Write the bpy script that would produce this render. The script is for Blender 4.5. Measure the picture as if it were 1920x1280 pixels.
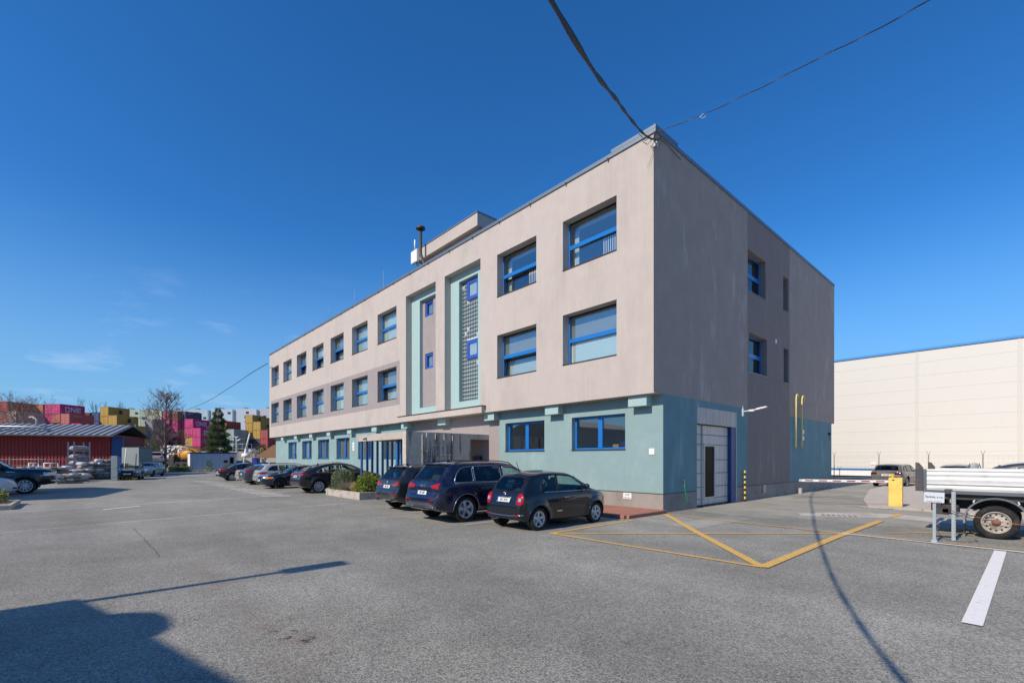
import bpy, math, random
from mathutils import Vector, Matrix
from mathutils.bvhtree import BVHTree
for o in list(bpy.data.objects): bpy.data.objects.remove(o)
S = bpy.context.scene
COL = S.collection
R = math.radians
random.seed(7)

# ------------------------------------------------------------ camera
CAM = (8.287, -14.256, 1.82)
cd = bpy.data.cameras.new('camera'); cam = bpy.data.objects.new('camera', cd); COL.objects.link(cam)
cam.location = CAM; cam.rotation_euler = (R(90), 0, math.atan2(.7439, .6683))
cd.sensor_width = 36; cd.lens = 877.7/1920*36; cd.shift_y = (859.5-640)/1920; cd.clip_end = 4000; cd.clip_start = .05
S.camera = cam

# ------------------------------------------------------------ sky and sun
SUN_EL = R(36.9); SUN_AZ = R(0.35)
W = bpy.data.worlds.new("World"); S.world = W; W.use_nodes = True
nt = W.node_tree; nt.nodes.clear()
sky = nt.nodes.new('ShaderNodeTexSky'); sky.sky_type = 'NISHITA'; sky.sun_disc = False
sky.sun_elevation = SUN_EL; sky.sun_rotation = math.pi + SUN_AZ
sky.altitude = 300; sky.air_density = 1.0; sky.dust_density = 0.3; sky.ozone_density = 4.0
hs = nt.nodes.new('ShaderNodeHueSaturation'); hs.inputs['Saturation'].default_value = 1.22; hs.inputs['Value'].default_value = 1.0
wb = nt.nodes.new('ShaderNodeMixRGB'); wb.blend_type = 'MULTIPLY'; wb.inputs[0].default_value = 1; wb.inputs[2].default_value = (.57, .97, 1.2, 1)   # white balance
nt.links.new(sky.outputs[0], hs.inputs['Color'])
# thin cirrus low in the sky
tc = nt.nodes.new('ShaderNodeTexCoord'); mp = nt.nodes.new('ShaderNodeMapping'); mp.inputs['Scale'].default_value = (3.0, 3.0, 13.0)
mp.inputs['Rotation'].default_value = (R(8), R(5), 0)
nz = nt.nodes.new('ShaderNodeTexNoise'); nz.inputs['Scale'].default_value = 2.3; nz.inputs['Detail'].default_value = 7; nz.inputs['Roughness'].default_value = .62
rp = nt.nodes.new('ShaderNodeValToRGB'); rp.color_ramp.elements[0].position = .56; rp.color_ramp.elements[1].position = .85
rp.color_ramp.elements[1].color = (.34, .34, .34, 1)
mx = nt.nodes.new('ShaderNodeMixRGB'); mx.inputs[2].default_value = (7.5, 8.2, 9.0, 1)
bg = nt.nodes.new('ShaderNodeBackground'); bg.inputs[1].default_value = 0.078
ow = nt.nodes.new('ShaderNodeOutputWorld')
L = nt.links
sx_ = nt.nodes.new('ShaderNodeSeparateXYZ')
L.new(tc.outputs['Generated'], mp.inputs[0]); L.new(mp.outputs[0], nz.inputs['Vector']); L.new(nz.outputs[0], rp.inputs[0])
cl1 = nt.nodes.new('ShaderNodeMapRange'); cl1.interpolation_type = 'SMOOTHSTEP'; cl1.inputs[1].default_value = .38; cl1.inputs[2].default_value = .12; cl1.inputs[3].default_value = 0; cl1.inputs[4].default_value = .8
cl2 = nt.nodes.new('ShaderNodeMath'); cl2.operation = 'MULTIPLY'; L.new(sx_.outputs[2], cl1.inputs[0]); L.new(cl1.outputs[0], cl2.inputs[0]); L.new(rp.outputs[0], cl2.inputs[1])
cl3 = nt.nodes.new('ShaderNodeMapRange'); cl3.interpolation_type = 'SMOOTHSTEP'; cl3.inputs[1].default_value = -.35; cl3.inputs[2].default_value = -.8; L.new(sx_.outputs[0], cl3.inputs[0])   # the cirrus bank lies to the west
cl4 = nt.nodes.new('ShaderNodeMath'); cl4.operation = 'MULTIPLY'; L.new(cl2.outputs[0], cl4.inputs[0]); L.new(cl3.outputs[0], cl4.inputs[1]); L.new(cl4.outputs[0], mx.inputs[0]); L.new(hs.outputs[0], wb.inputs[1]); 
hr = nt.nodes.new('ShaderNodeMapRange'); hr.interpolation_type = 'SMOOTHSTEP'
hr.inputs[1].default_value = .42; hr.inputs[2].default_value = -.05; hr.inputs[3].default_value = 0; hr.inputs[4].default_value = .93
hm = nt.nodes.new('ShaderNodeMixRGB'); hm.inputs[2].default_value = (1.75, 3.45, 5.6, 1)
L.new(tc.outputs['Generated'], sx_.inputs[0]); L.new(sx_.outputs[2], hr.inputs[0]); L.new(hr.outputs[0], hm.inputs[0]); L.new(wb.outputs[0], hm.inputs[1]); L.new(hm.outputs[0], mx.inputs[1]); L.new(mx.outputs[0], bg.inputs[0]); L.new(bg.outputs[0], ow.inputs[0])
sd = bpy.data.lights.new('sun', 'SUN'); sd.energy = 2.7; sd.angle = R(.53); sd.color = (1, .87, .71)
so = bpy.data.objects.new('sun', sd); COL.objects.link(so)
dv = Vector((math.sin(SUN_AZ)*math.cos(SUN_EL), math.cos(SUN_AZ)*math.cos(SUN_EL), -math.sin(SUN_EL)))
so.rotation_euler = dv.to_track_quat('-Z', 'Y').to_euler(); so.location = (0, -30, 40)
S.view_settings.view_transform = 'Standard'; S.view_settings.look = 'None'; S.view_settings.gamma = 1
S.view_settings.use_curve_mapping = False; S.view_settings.exposure = 0.8
S.render.engine = 'CYCLES'
S.cycles.max_bounces = 8; S.cycles.transparent_max_bounces = 16

# ------------------------------------------------------------ helpers
def hexc(h, k=1.0):
    h = h.lstrip('#'); o = []
    for i in (0, 2, 4):
        c = int(h[i:i+2], 16)/255
        c = c/12.92 if c <= .04045 else ((c+.055)/1.055)**2.4
        o.append(min(1, c*k))
    return tuple(o) + (1,)

def mat(name, col, rough=.6, metal=0, noise=0, scale=5, bump=0, bscale=40, coat=0, spec=.5, dirt=None, dscale=1.0, streak=False, emit=None, detail=6, dlo=.45, dhi=.75, comb=0):
    m = bpy.data.materials.new(name); m.use_nodes = True
    n = m.node_tree.nodes; l = m.node_tree.links; b = n['Principled BSDF']
    if isinstance(col, str): col = hexc(col)
    if len(col) == 3: col = tuple(col) + (1,)
    b.inputs['Base Color'].default_value = col; b.inputs['Roughness'].default_value = rough; b.inputs['Metallic'].default_value = metal
    b.inputs['Coat Weight'].default_value = coat; b.inputs['Coat Roughness'].default_value = .04; b.inputs['Specular IOR Level'].default_value = spec
    t = n.new('ShaderNodeTexCoord'); src = t.outputs['Object']
    cur = None
    if noise:
        nn = n.new('ShaderNodeTexNoise'); nn.inputs['Scale'].default_value = scale; nn.inputs['Detail'].default_value = detail; nn.inputs['Roughness'].default_value = .6
        l.new(src, nn.inputs['Vector'])
        mr = n.new('ShaderNodeMapRange'); mr.inputs[1].default_value = .25; mr.inputs[2].default_value = .75; mr.inputs[3].default_value = 1-noise; mr.inputs[4].default_value = 1+noise
        l.new(nn.outputs[0], mr.inputs[0])
        mu = n.new('ShaderNodeVectorMath'); mu.operation = 'SCALE'; mu.inputs[0].default_value = col[:3]; l.new(mr.outputs[0], mu.inputs['Scale'])
        cur = mu.outputs[0]
    if dirt is not None:
        dn = n.new('ShaderNodeTexNoise'); dn.inputs['Scale'].default_value = dscale; dn.inputs['Detail'].default_value = 8; dn.inputs['Roughness'].default_value = .65
        if streak:
            mp = n.new('ShaderNodeMapping'); mp.inputs['Scale'].default_value = (streak, streak, .35) if isinstance(streak, (int, float)) and streak is not True else (6, 6, .35); l.new(src, mp.inputs[0]); l.new(mp.outputs[0], dn.inputs['Vector'])
        else: l.new(src, dn.inputs['Vector'])
        rr = n.new('ShaderNodeMapRange'); rr.inputs[1].default_value = dlo; rr.inputs[2].default_value = dhi; l.new(dn.outputs[0], rr.inputs[0])
        mxx = n.new('ShaderNodeMixRGB'); l.new(rr.outputs[0], mxx.inputs[0])
        if cur: l.new(cur, mxx.inputs[1])
        else: mxx.inputs[1].default_value = col
        mxx.inputs[2].default_value = hexc(dirt) if isinstance(dirt, str) else tuple(dirt)+(1,)
        cur = mxx.outputs[0]
    if comb and cur:
        mp2 = n.new('ShaderNodeMapping'); mp2.inputs['Scale'].default_value = (16, 16, .5); l.new(src, mp2.inputs[0])
        cn = n.new('ShaderNodeTexNoise'); cn.inputs['Scale'].default_value = 1; cn.inputs['Detail'].default_value = 3; l.new(mp2.outputs[0], cn.inputs['Vector'])
        cr_ = n.new('ShaderNodeMapRange'); cr_.inputs[1].default_value = .3; cr_.inputs[2].default_value = .7; cr_.inputs[3].default_value = 1-comb; cr_.inputs[4].default_value = 1+comb; l.new(cn.outputs[0], cr_.inputs[0])
        cs = n.new('ShaderNodeVectorMath'); cs.operation = 'SCALE'; l.new(cur, cs.inputs[0]); l.new(cr_.outputs[0], cs.inputs['Scale']); cur = cs.outputs[0]
    if cur: l.new(cur, b.inputs['Base Color'])
    if bump:
        bn = n.new('ShaderNodeTexNoise'); bn.inputs['Scale'].default_value = bscale; bn.inputs['Detail'].default_value = 5; l.new(src, bn.inputs['Vector'])
        bp = n.new('ShaderNodeBump'); bp.inputs['Strength'].default_value = bump; bp.inputs['Distance'].default_value = .01
        l.new(bn.outputs[0], bp.inputs['Height']); l.new(bp.outputs[0], b.inputs['Normal'])
    if emit: b.inputs['Emission Color'].default_value = emit+(1,); b.inputs['Emission Strength'].default_value = 1
    return m

def glassmat(name, tint=(.75, .85, .85), rough=.02, body=0.0, bodycol=(.1, .1, .1), refl=1.0, ior=1.5):
    m = bpy.data.materials.new(name); m.use_nodes = True; n = m.node_tree.nodes; l = m.node_tree.links; n.clear()
    o = n.new('ShaderNodeOutputMaterial'); tr = n.new('ShaderNodeBsdfTransparent'); tr.inputs[0].default_value = tuple(tint)+(1,)
    gl = n.new('ShaderNodeBsdfGlossy'); gl.inputs['Roughness'].default_value = rough; gl.inputs['Color'].default_value = (refl, refl, refl, 1)
    fr = n.new('ShaderNodeFresnel'); ge = n.new('ShaderNodeNewGeometry'); mi = n.new('ShaderNodeMapRange'); mi.inputs[3].default_value = ior; mi.inputs[4].default_value = 1/ior
    l.new(ge.outputs['Backfacing'], mi.inputs[0]); l.new(mi.outputs[0], fr.inputs[0])   # both faces reflect alike
    mx = n.new('ShaderNodeMixShader'); l.new(fr.outputs[0], mx.inputs[0]); l.new(tr.outputs[0], mx.inputs[1]); l.new(gl.outputs[0], mx.inputs[2])
    if body:
        df = n.new('ShaderNodeBsdfDiffuse'); df.inputs[0].default_value = tuple(bodycol)+(1,)
        m2 = n.new('ShaderNodeMixShader'); m2.inputs[0].default_value = body; l.new(tr.outputs[0], m2.inputs[1]); l.new(df.outputs[0], m2.inputs[2]); l.new(m2.outputs[0], mx.inputs[1])
    l.new(mx.outputs[0], o.inputs[0])
    return m

class MB:
    def __init__(s): s.v = []; s.f = []; s.m = []; s.s = []
    def add(s, vs, fs, mi=0, smooth=False):
        b = len(s.v); s.v += [tuple(p) for p in vs]
        for f in fs: s.f.append(tuple(b+i for i in f)); s.m.append(mi); s.s.append(smooth)
        return s
    def box(s, x0, x1, y0, y1, z0, z1, mi=0):
        vs = [(x0,y0,z0),(x1,y0,z0),(x1,y1,z0),(x0,y1,z0),(x0,y0,z1),(x1,y0,z1),(x1,y1,z1),(x0,y1,z1)]
        return s.add(vs, [(3,2,1,0),(4,5,6,7),(0,1,5,4),(1,2,6,5),(2,3,7,6),(3,0,4,7)], mi)
    def bbox(s, x0, x1, y0, y1, z0, z1, b=.02, mi=0):
        # box chamfered on all its edges
        a = [(x0, x1), (y0, y1), (z0, z1)]; vs = []; idx = {}
        for cx in (0, 1):
            for cy in (0, 1):
                for cz in (0, 1):
                    c = (cx, cy, cz)
                    for k in range(3):
                        p = []
                        for ax in range(3):
                            e = a[ax][c[ax]]; sg = 1 if c[ax] == 0 else -1
                            p.append(e if ax == k else e+sg*b)
                        idx[(c, k)] = len(vs); vs.append(tuple(p))
        fs = []
        for k in range(3):
            o = [i for i in range(3) if i != k]
            for e in (0, 1):
                q = []
                for (p0, p1) in ((0,0),(1,0),(1,1),(0,1)):
                    c = [0,0,0]; c[k] = e; c[o[0]] = p0; c[o[1]] = p1; q.append(idx[(tuple(c), k)])
                if (e == 1) ^ (k == 1): fs.append(tuple(q))
                else: fs.append(tuple(reversed(q)))
        import itertools
        for k in range(3):
            o = [i for i in range(3) if i != k]
            for (p0, p1) in itertools.product((0,1),(0,1)):
                c0 = [0,0,0]; c0[o[0]] = p0; c0[o[1]] = p1; c1 = list(c0); c1[k] = 1
                fs.append((idx[(tuple(c0), o[0])], idx[(tuple(c1), o[0])], idx[(tuple(c1), o[1])], idx[(tuple(c0), o[1])]))
        for c in itertools.product((0,1),(0,1),(0,1)): fs.append((idx[(c,0)], idx[(c,1)], idx[(c,2)]))
        return s.add(vs, fs, mi)
    def cyl(s, p0, p1, r, n=12, mi=0, r2=None, caps=True, smooth=True):
        p0 = Vector(p0); p1 = Vector(p1); d = (p1-p0)
        if d.length < 1e-6: return s
        r2 = r if r2 is None else r2
        q = d.to_track_quat('Z', 'Y'); vs = []
        for p, rr in ((p0, r), (p1, r2)):
            for i in range(n):
                a = 2*math.pi*i/n; vs.append(p + q @ Vector((rr*math.cos(a), rr*math.sin(a), 0)))
        s.add(vs, [(i, (i+1) % n, n+(i+1) % n, n+i) for i in range(n)], mi, smooth)
        if caps: s.add(vs, [tuple(range(n-1, -1, -1)), tuple(range(n, 2*n))], mi)
        return s
    def tube(s, path, r, n=6, mi=0, smooth=True, closed=False):
        P = [Vector(p) for p in path]; k = len(P); vs = []
        up = Vector((0, 0, 1)); prev = None
        for i, p in enumerate(P):
            if closed: d = P[(i+1) % k]-P[i-1]
            else: d = P[min(i+1, k-1)]-P[max(i-1, 0)]
            if d.length < 1e-9: d = Vector((0, 0, 1))
            d.normalize()
            if prev is None:
                a = up if abs(d.z) < .9 else Vector((1, 0, 0)); u = d.cross(a).normalized()
            else:
                u = prev - d*prev.dot(d)
                u = u.normalized() if u.length > 1e-6 else d.cross(up).normalized()
            prev = u; w = d.cross(u); rr = r[i] if isinstance(r, (list, tuple)) else r
            for j in range(n):
                a = 2*math.pi*j/n; vs.append(p + u*rr*math.cos(a) + w*rr*math.sin(a))
        fs = []
        for i in range(k if closed else k-1):
            i2 = (i+1) % k
            for j in range(n): fs.append((i*n+j, i*n+(j+1) % n, i2*n+(j+1) % n, i2*n+j))
        if not closed: fs += [tuple(range(n-1, -1, -1)), tuple((k-1)*n+j for j in range(n))]
        return s.add(vs, fs, mi, smooth)
    def lathe(s, prof, n=24, mi=0, o=(0, 0, 0), axis='Z', smooth=True):
        vs = []; fs = []; k = len(prof)
        for i in range(n):
            a = 2*math.pi*i/n; c = math.cos(a); t = math.sin(a)
            for (r, h) in prof:
                p = (r*c, r*t, h) if axis == 'Z' else ((r*c, h, r*t) if axis == 'Y' else (h, r*c, r*t))
                vs.append((p[0]+o[0], p[1]+o[1], p[2]+o[2]))
        for i in range(n):
            for j in range(k-1): fs.append((i*k+j, ((i+1) % n)*k+j, ((i+1) % n)*k+j+1, i*k+j+1))
        return s.add(vs, fs, mi, smooth)
    def prism(s, poly, a0, a1, axis='Y', mi=0):
        # poly of 2D points; axis Y: (x,z); axis X: (y,z); axis Z: (x,y)
        def P(p, a): return (p[0], a, p[1]) if axis == 'Y' else ((a, p[0], p[1]) if axis == 'X' else (p[0], p[1], a))
        n = len(poly); vs = [P(p, a0) for p in poly]+[P(p, a1) for p in poly]
        return s.add(vs, [tuple(range(n)), tuple(range(2*n-1, n-1, -1))]+[(i, (i+1) % n, n+(i+1) % n, n+i) for i in range(n)], mi)
    def quad(s, a, b, c, d, mi=0): return s.add([a, b, c, d], [(0, 1, 2, 3)], mi)
    def mesh(s, name, mats):
        me = bpy.data.meshes.new(name); me.from_pydata(s.v, [], s.f)
        for m in (mats if isinstance(mats, (list, tuple)) else [mats]): me.materials.append(m)
        me.polygons.foreach_set('material_index', s.m); me.polygons.foreach_set('use_smooth', s.s); me.update()
        return me
    def build(s, name, mats, parent=None, loc=(0, 0, 0), rot=(0, 0, 0), fix=True):
        me = s.mesh(name, mats)
        if fix:
            import bmesh
            bm = bmesh.new(); bm.from_mesh(me); bmesh.ops.recalc_face_normals(bm, faces=bm.faces); bm.to_mesh(me); bm.free()
        return link(name, me, parent, loc, rot)

def link(name, me, parent=None, loc=(0, 0, 0), rot=(0, 0, 0)):
    o = bpy.data.objects.new(name, me); COL.objects.link(o); o.location = loc; o.rotation_euler = rot
    if parent: o.parent = parent
    return o
def thing(name, label, cat, loc=(0, 0, 0), rotz=0, group=None):
    o = bpy.data.objects.new(name, None); COL.objects.link(o); o.location = loc; o.rotation_euler = (0, 0, rotz); o.empty_display_size = .3
    return tag(o, label, cat, group)
def tag(o, label, cat, group=None):
    o['label'] = label; o['category'] = cat
    if group: o['group'] = group
    return o
def struct(o): o['kind'] = 'structure'; return o
def stuff(o): o['kind'] = 'stuff'; return o
def text(name, s, size, m, parent=None, loc=(0, 0, 0), rot=(0, 0, 0), ext=.002, bold=0, sx=1, align='CENTER'):
    c = bpy.data.curves.new(name, 'FONT'); c.body = s; c.size = size; c.extrude = ext; c.offset = bold; c.align_x = align; c.align_y = 'CENTER'
    c.resolution_u = 2; t = bpy.data.objects.new(name, c); COL.objects.link(t)
    dg = bpy.context.evaluated_depsgraph_get(); me = bpy.data.meshes.new_from_object(t.evaluated_get(dg)); bpy.data.objects.remove(t)
    me.materials.clear(); me.materials.append(m)
    for v in me.vertices: v.co.x *= sx
    return link(name, me, parent, loc, rot)
def copy_thing(src, loc, rotz, label):
    r = src.copy(); COL.objects.link(r); r.location = loc; r.rotation_euler = (0, 0, rotz); r['label'] = label
    def rec(a, b):
        for ch in list(a.children):
            c = ch.copy(); COL.objects.link(c); c.parent = b; rec(ch, c)
    rec(src, r); return r
# camera pixel rays of the survey, used only to work out positions in metres
_F, _A, _B = 877.7, .6683, .7439
def at(u, v, d):
    x = (u-960)/_F; return (CAM[0]+(x*_A-_B)*d, CAM[1]+(x*_B+_A)*d, CAM[2]+(859.5-v)/_F*d)

# ------------------------------------------------------------ materials
M = {}
M['plaster'] = mat('plaster_beige', '#b9afa8', .9, comb=.028, noise=.05, scale=2.2, bump=.35, bscale=120, dirt='#a39992', dscale=.8, streak=1.0, dlo=.5, dhi=.95)
M['plaster2'] = mat('plaster_grey', '#999190', .9, comb=.025, noise=.05, scale=3, bump=.35, bscale=120, dirt='#847c7c', dscale=.8, streak=True, dlo=.5, dhi=.9)
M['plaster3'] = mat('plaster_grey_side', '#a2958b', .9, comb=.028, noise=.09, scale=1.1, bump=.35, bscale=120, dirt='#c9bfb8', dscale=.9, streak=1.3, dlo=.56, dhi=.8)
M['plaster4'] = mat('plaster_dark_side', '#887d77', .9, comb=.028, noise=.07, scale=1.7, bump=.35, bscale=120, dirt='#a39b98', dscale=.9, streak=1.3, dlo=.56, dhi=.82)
M['teal'] = mat('plaster_teal', '#859fa0', .9, comb=.02, noise=.05, scale=1.5, bump=.3, bscale=120, dirt='#9ab2b2', dscale=.9, dlo=.5, dhi=.9)
M['teal2'] = mat('plaster_teal_light', '#9fb9b8', .9, noise=.03, scale=2, bump=.3, bscale=120)
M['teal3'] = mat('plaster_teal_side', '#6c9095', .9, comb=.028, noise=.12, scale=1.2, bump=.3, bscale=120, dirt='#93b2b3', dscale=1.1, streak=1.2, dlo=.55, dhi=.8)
M['plinth'] = mat('plinth_render', '#98928b', .95, noise=.1, scale=3, bump=.5, bscale=90, dirt='#7c756e', dscale=1.5)
M['coping'] = mat('coping_zinc', '#7e8890', .45, metal=.6, noise=.06)
M['darkmetal'] = mat('dark_flashing', '#4a4745', .6, metal=.3)
M['blue'] = mat('blue_frame', (.012, .16, .50), .3, coat=.3)
M['blue2'] = mat('cobalt_frame', (.03, .09, .42), .45)
M['post'] = mat('blue_post_paint', (.015, .12, .32), .45, coat=.2, noise=.1)
M['blackrub'] = mat('black_gasket', '#14161a', .6)
M['white'] = mat('white_paint', '#e4e4e0', .5, noise=.03)
M['concrete'] = mat('stained_concrete', '#b9b2a6', .95, noise=.16, scale=4, bump=.5, bscale=50, dirt='#35332f', dscale=.9, streak=3.0, dlo=.52, dhi=.64)
M['concrete2'] = mat('pale_concrete', '#b3aba0', .95, noise=.12, scale=6, bump=.4, bscale=60, dirt='#7d7468', dscale=3, dlo=.5, dhi=.8)
M['glass'] = glassmat('window_glass', (.93, .96, .96), ior=2.4)
M['sglass'] = glassmat('side_window_glass', (.55, .6, .62), ior=1.4)
M['blind'] = mat('blind_fabric', '#c9d6cf', .85, noise=.03)
M['blind2'] = mat('screen_fabric', '#8d8f8c', .9, noise=.03)
M['room'] = mat('room_wall', '#b3b5b1', .9)
M['steel'] = mat('galvanised_steel', '#9aa2a6', .45, metal=.75, noise=.12, scale=8)
M['black'] = mat('black_plastic', '#141517', .5)
M['yellow'] = mat('yellow_paint', '#e2c566', .5, noise=.04, dirt='#c7a43d', dscale=3)
M['pipeyel'] = mat('pipe_yellow', '#ead77c', .6)
M['brick'] = mat('red_paver', '#9c6a58', .9, noise=.14, scale=9, bump=.3, bscale=60)
M['paver'] = mat('grey_paver', '#b5aaa1', .95, noise=.1, scale=6, bump=.3, bscale=60)
M['kerb'] = mat('kerb_stone', '#a8a29a', .95, noise=.12, scale=6, bump=.4, bscale=60)
# ------------------------------------------------------------ ground
def sheet(name, poly, z, m):
    return struct(MB().add([(x, y, z) for x, y in poly], [tuple(range(len(poly)))]).build(name, m))

def asphalt(name, base, base2, agg=.35, crack=True, tint=(1, 1, 1)):
    m = bpy.data.materials.new(name); m.use_nodes = True; n = m.node_tree.nodes; l = m.node_tree.links; b = n['Principled BSDF']
    b.inputs['Roughness'].default_value = .82; b.inputs['Specular IOR Level'].default_value = .18
    t = n.new('ShaderNodeTexCoord'); src = t.outputs['Object']
    def noise(sc, det=6, ro=.6, vec=None):
        q = n.new('ShaderNodeTexNoise'); q.inputs['Scale'].default_value = sc; q.inputs['Detail'].default_value = det; q.inputs['Roughness'].default_value = ro
        l.new(vec or src, q.inputs['Vector']); return q.outputs[0]
    def mrange(s, a, b_, c, d):
        q = n.new('ShaderNodeMapRange'); q.inputs[1].default_value = a; q.inputs[2].default_value = b_; q.inputs[3].default_value = c; q.inputs[4].default_value = d
        l.new(s, q.inputs[0]); return q.outputs[0]
    def mul(a, b_):
        q = n.new('ShaderNodeMath'); q.operation = 'MULTIPLY'; l.new(a, q.inputs[0]); l.new(b_, q.inputs[1]); return q.outputs[0]
    big = mrange(noise(.16, 5, .6), .35, .65, .86, 1.14)
    mid = mrange(noise(1.3, 6, .65), .3, .7, .9, 1.1)
    # tyre-polished bands run along the yard
    mp = n.new('ShaderNodeMapping'); mp.inputs['Scale'].default_value = (.05, .5, 1); mp.inputs['Rotation'].default_value = (0, 0, R(4)); l.new(src, mp.inputs[0])
    band = mrange(noise(1.0, 4, .5, mp.outputs[0]), .35, .65, .9, 1.1)
    v = n.new('ShaderNodeTexVoronoi'); v.inputs['Scale'].default_value = 75; l.new(src, v.inputs['Vector'])
    sep = n.new('ShaderNodeSeparateColor'); l.new(v.outputs['Color'], sep.inputs[0])
    st = mrange(sep.outputs[0], 0, 1, 1-agg, 1+agg)
    st2 = mrange(noise(240, 2, .5), .3, .7, 1-agg*.7, 1+agg*.7)
    k = mul(mul(mul(big, mid), mul(band, st)), st2)
    sc = n.new('ShaderNodeVectorMath'); sc.operation = 'SCALE'; sc.inputs[0].default_value = base; l.new(k, sc.inputs['Scale'])
    cur = sc.outputs[0]
    # brownish worn areas
    k = mul(k, mrange(noise(.8, 5, .62), .60, .74, 1, .78))
    wr = mrange(noise(.45, 7, .7), .54, .72, 0, .55)
    mx = n.new('ShaderNodeMixRGB'); l.new(wr, mx.inputs[0]); l.new(cur, mx.inputs[1])
    s2 = n.new('ShaderNodeVectorMath'); s2.operation = 'SCALE'; s2.inputs[0].default_value = base2; l.new(k, s2.inputs['Scale']); l.new(s2.outputs[0], mx.inputs[2]); cur = mx.outputs[0]
    bp = n.new('ShaderNodeBump'); bp.inputs['Strength'].default_value = .55; bp.inputs['Distance'].default_value = .006
    hgt = v.outputs['Distance']
    if crack:
        # ravelled, brownish patches where the top layer has worn off
        for (cx_, cy_, rx_, ry_) in ((3.1, -12.75, 1.5, .55), (.2, -12.9, 2.2, .35), (-3.5, -12.6, 2.5, .3)):
            mq = n.new('ShaderNodeMapping'); mq.inputs['Location'].default_value = (-cx_/rx_, -cy_/ry_, 0); mq.inputs['Scale'].default_value = (1/rx_, 1/ry_, 1); l.new(src, mq.inputs[0])
            ln_ = n.new('ShaderNodeVectorMath'); ln_.operation = 'LENGTH'; l.new(mq.outputs[0], ln_.inputs[0])
            w1 = mrange(ln_.outputs['Value'], .1, 1.1, 1, 0); w2 = mrange(noise(2.2, 6, .7), .42, .6, 0, 1); w3 = mul(w1, w2)
            gr_ = mrange(noise(38, 3, .6), .42, .58, .45, 1.25)
            s3 = n.new('ShaderNodeVectorMath'); s3.operation = 'SCALE'; s3.inputs[0].default_value = (.27, .24, .20); l.new(gr_, s3.inputs['Scale'])
            m3 = n.new('ShaderNodeMixRGB'); l.new(w3, m3.inputs[0]); l.new(cur, m3.inputs[1]); l.new(s3.outputs[0], m3.inputs[2]); cur = m3.outputs[0]
        # short deeper breaks inside them
        b1 = n.new('ShaderNodeMapping'); b1.inputs['Location'].default_value = (-3.2/1.1, 12.7/.32, 0); b1.inputs['Scale'].default_value = (1/1.1, 1/.32, 1); l.new(src, b1.inputs[0])
        b2 = n.new('ShaderNodeVectorMath'); b2.operation = 'LENGTH'; l.new(b1.outputs[0], b2.inputs[0])
        b3 = mul(mrange(b2.outputs['Value'], .2, 1, 1, 0), mrange(noise(5.5, 8, .75), .56, .60, 0, 1))
        b4 = n.new('ShaderNodeMixRGB'); l.new(b3, b4.inputs[0]); l.new(cur, b4.inputs[1]); b4.inputs[2].default_value = (.06, .052, .042, 1); cur = b4.outputs[0]
        # wavy cracks and ravelled patches
        ds = n.new('ShaderNodeTexNoise'); ds.inputs['Scale'].default_value = 1.3; ds.inputs['Detail'].default_value = 6; l.new(src, ds.inputs['Vector'])
        va = n.new('ShaderNodeVectorMath'); va.operation = 'MULTIPLY_ADD'; l.new(ds.outputs['Color'], va.inputs[0]); va.inputs[1].default_value = (1.1, 1.1, 0); l.new(src, va.inputs[2])
        vc = n.new('ShaderNodeTexVoronoi'); vc.feature = 'DISTANCE_TO_EDGE'; vc.inputs['Scale'].default_value = .33; l.new(va.outputs[0], vc.inputs['Vector'])
        cr = mrange(vc.outputs['Distance'], .0, .006, 1, 0)
        gate = mrange(noise(.35, 3, .5), .64, .72, 0, .5)
        cm = mul(cr, gate)
        c2 = n.new('ShaderNodeMixRGB'); l.new(cm, c2.inputs[0]); l.new(cur, c2.inputs[1]); c2.inputs[2].default_value = (.07, .065, .058, 1); cur = c2.outputs[0]
    l.new(cur, b.inputs['Base Color']); l.new(hgt, bp.inputs['Height']); l.new(bp.outputs[0], b.inputs['Normal'])
    return m
M['asphalt'] = asphalt('asphalt_yard', (.270, .264, .231), (.276, .258, .217), .5)
M['asphalt2'] = asphalt('asphalt_side', (.34, .33, .285), (.32, .30, .255), .18)
M['asphalt3'] = asphalt('asphalt_patch', (.325, .315, .27), (.31, .29, .245), .22, crack=False)
M['seam'] = asphalt('asphalt_seam', (.50, .49, .43), (.46, .44, .39), .35, crack=False)
M['asphalt4'] = asphalt('asphalt_tar', (.15, .145, .138), (.15, .142, .132), .25, crack=False)
M['earth'] = mat('earth', '#8a7f6c', .95, noise=.2, scale=.3)
M['lineyel'] = mat('line_yellow', '#dcb05c', .8, noise=.1, scale=30, dirt=(.25, .23, .20), dscale=24, dlo=.52, dhi=.7)
M['linewht'] = mat('line_white', '#ebe9e3', .8, noise=.06, scale=30, dirt=(.35, .34, .33), dscale=14, dlo=.58, dhi=.75)
M['linewear'] = mat('line_white_worn', '#b9b5ae', .85, noise=.1, scale=30, dirt=(.25, .24, .23), dscale=9, dlo=.53, dhi=.75)
sheet('ground', [(-1500, -1500), (1500, -1500), (1500, 1500), (-1500, 1500)], -.05, M['earth'])
sheet('asphalt_yard', [(-75, -60), (40, -60), (40, 1.9), (0, 1.9), (-76, 1.9)], 0, M['asphalt'])
sheet('side_road', [(0, 1.9), (40, 1.9), (40, 60), (-6, 60), (-6, 19.6), (0, 19.6)], 0, M['asphalt2'])
def strip(name, pts, w, z, m):
    mb = MB()
    for (a, b_) in zip(pts, pts[1:]):
        d = Vector((b_[0]-a[0], b_[1]-a[1])); nn = Vector((-d.y, d.x)).normalized()*w/2
        mb.add([(a[0]-nn.x, a[1]-nn.y, z), (b_[0]-nn.x, b_[1]-nn.y, z), (b_[0]+nn.x, b_[1]+nn.y, z), (a[0]+nn.x, a[1]+nn.y, z)], [(0, 1, 2, 3)])
    return struct(mb.build(name, m))
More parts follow.
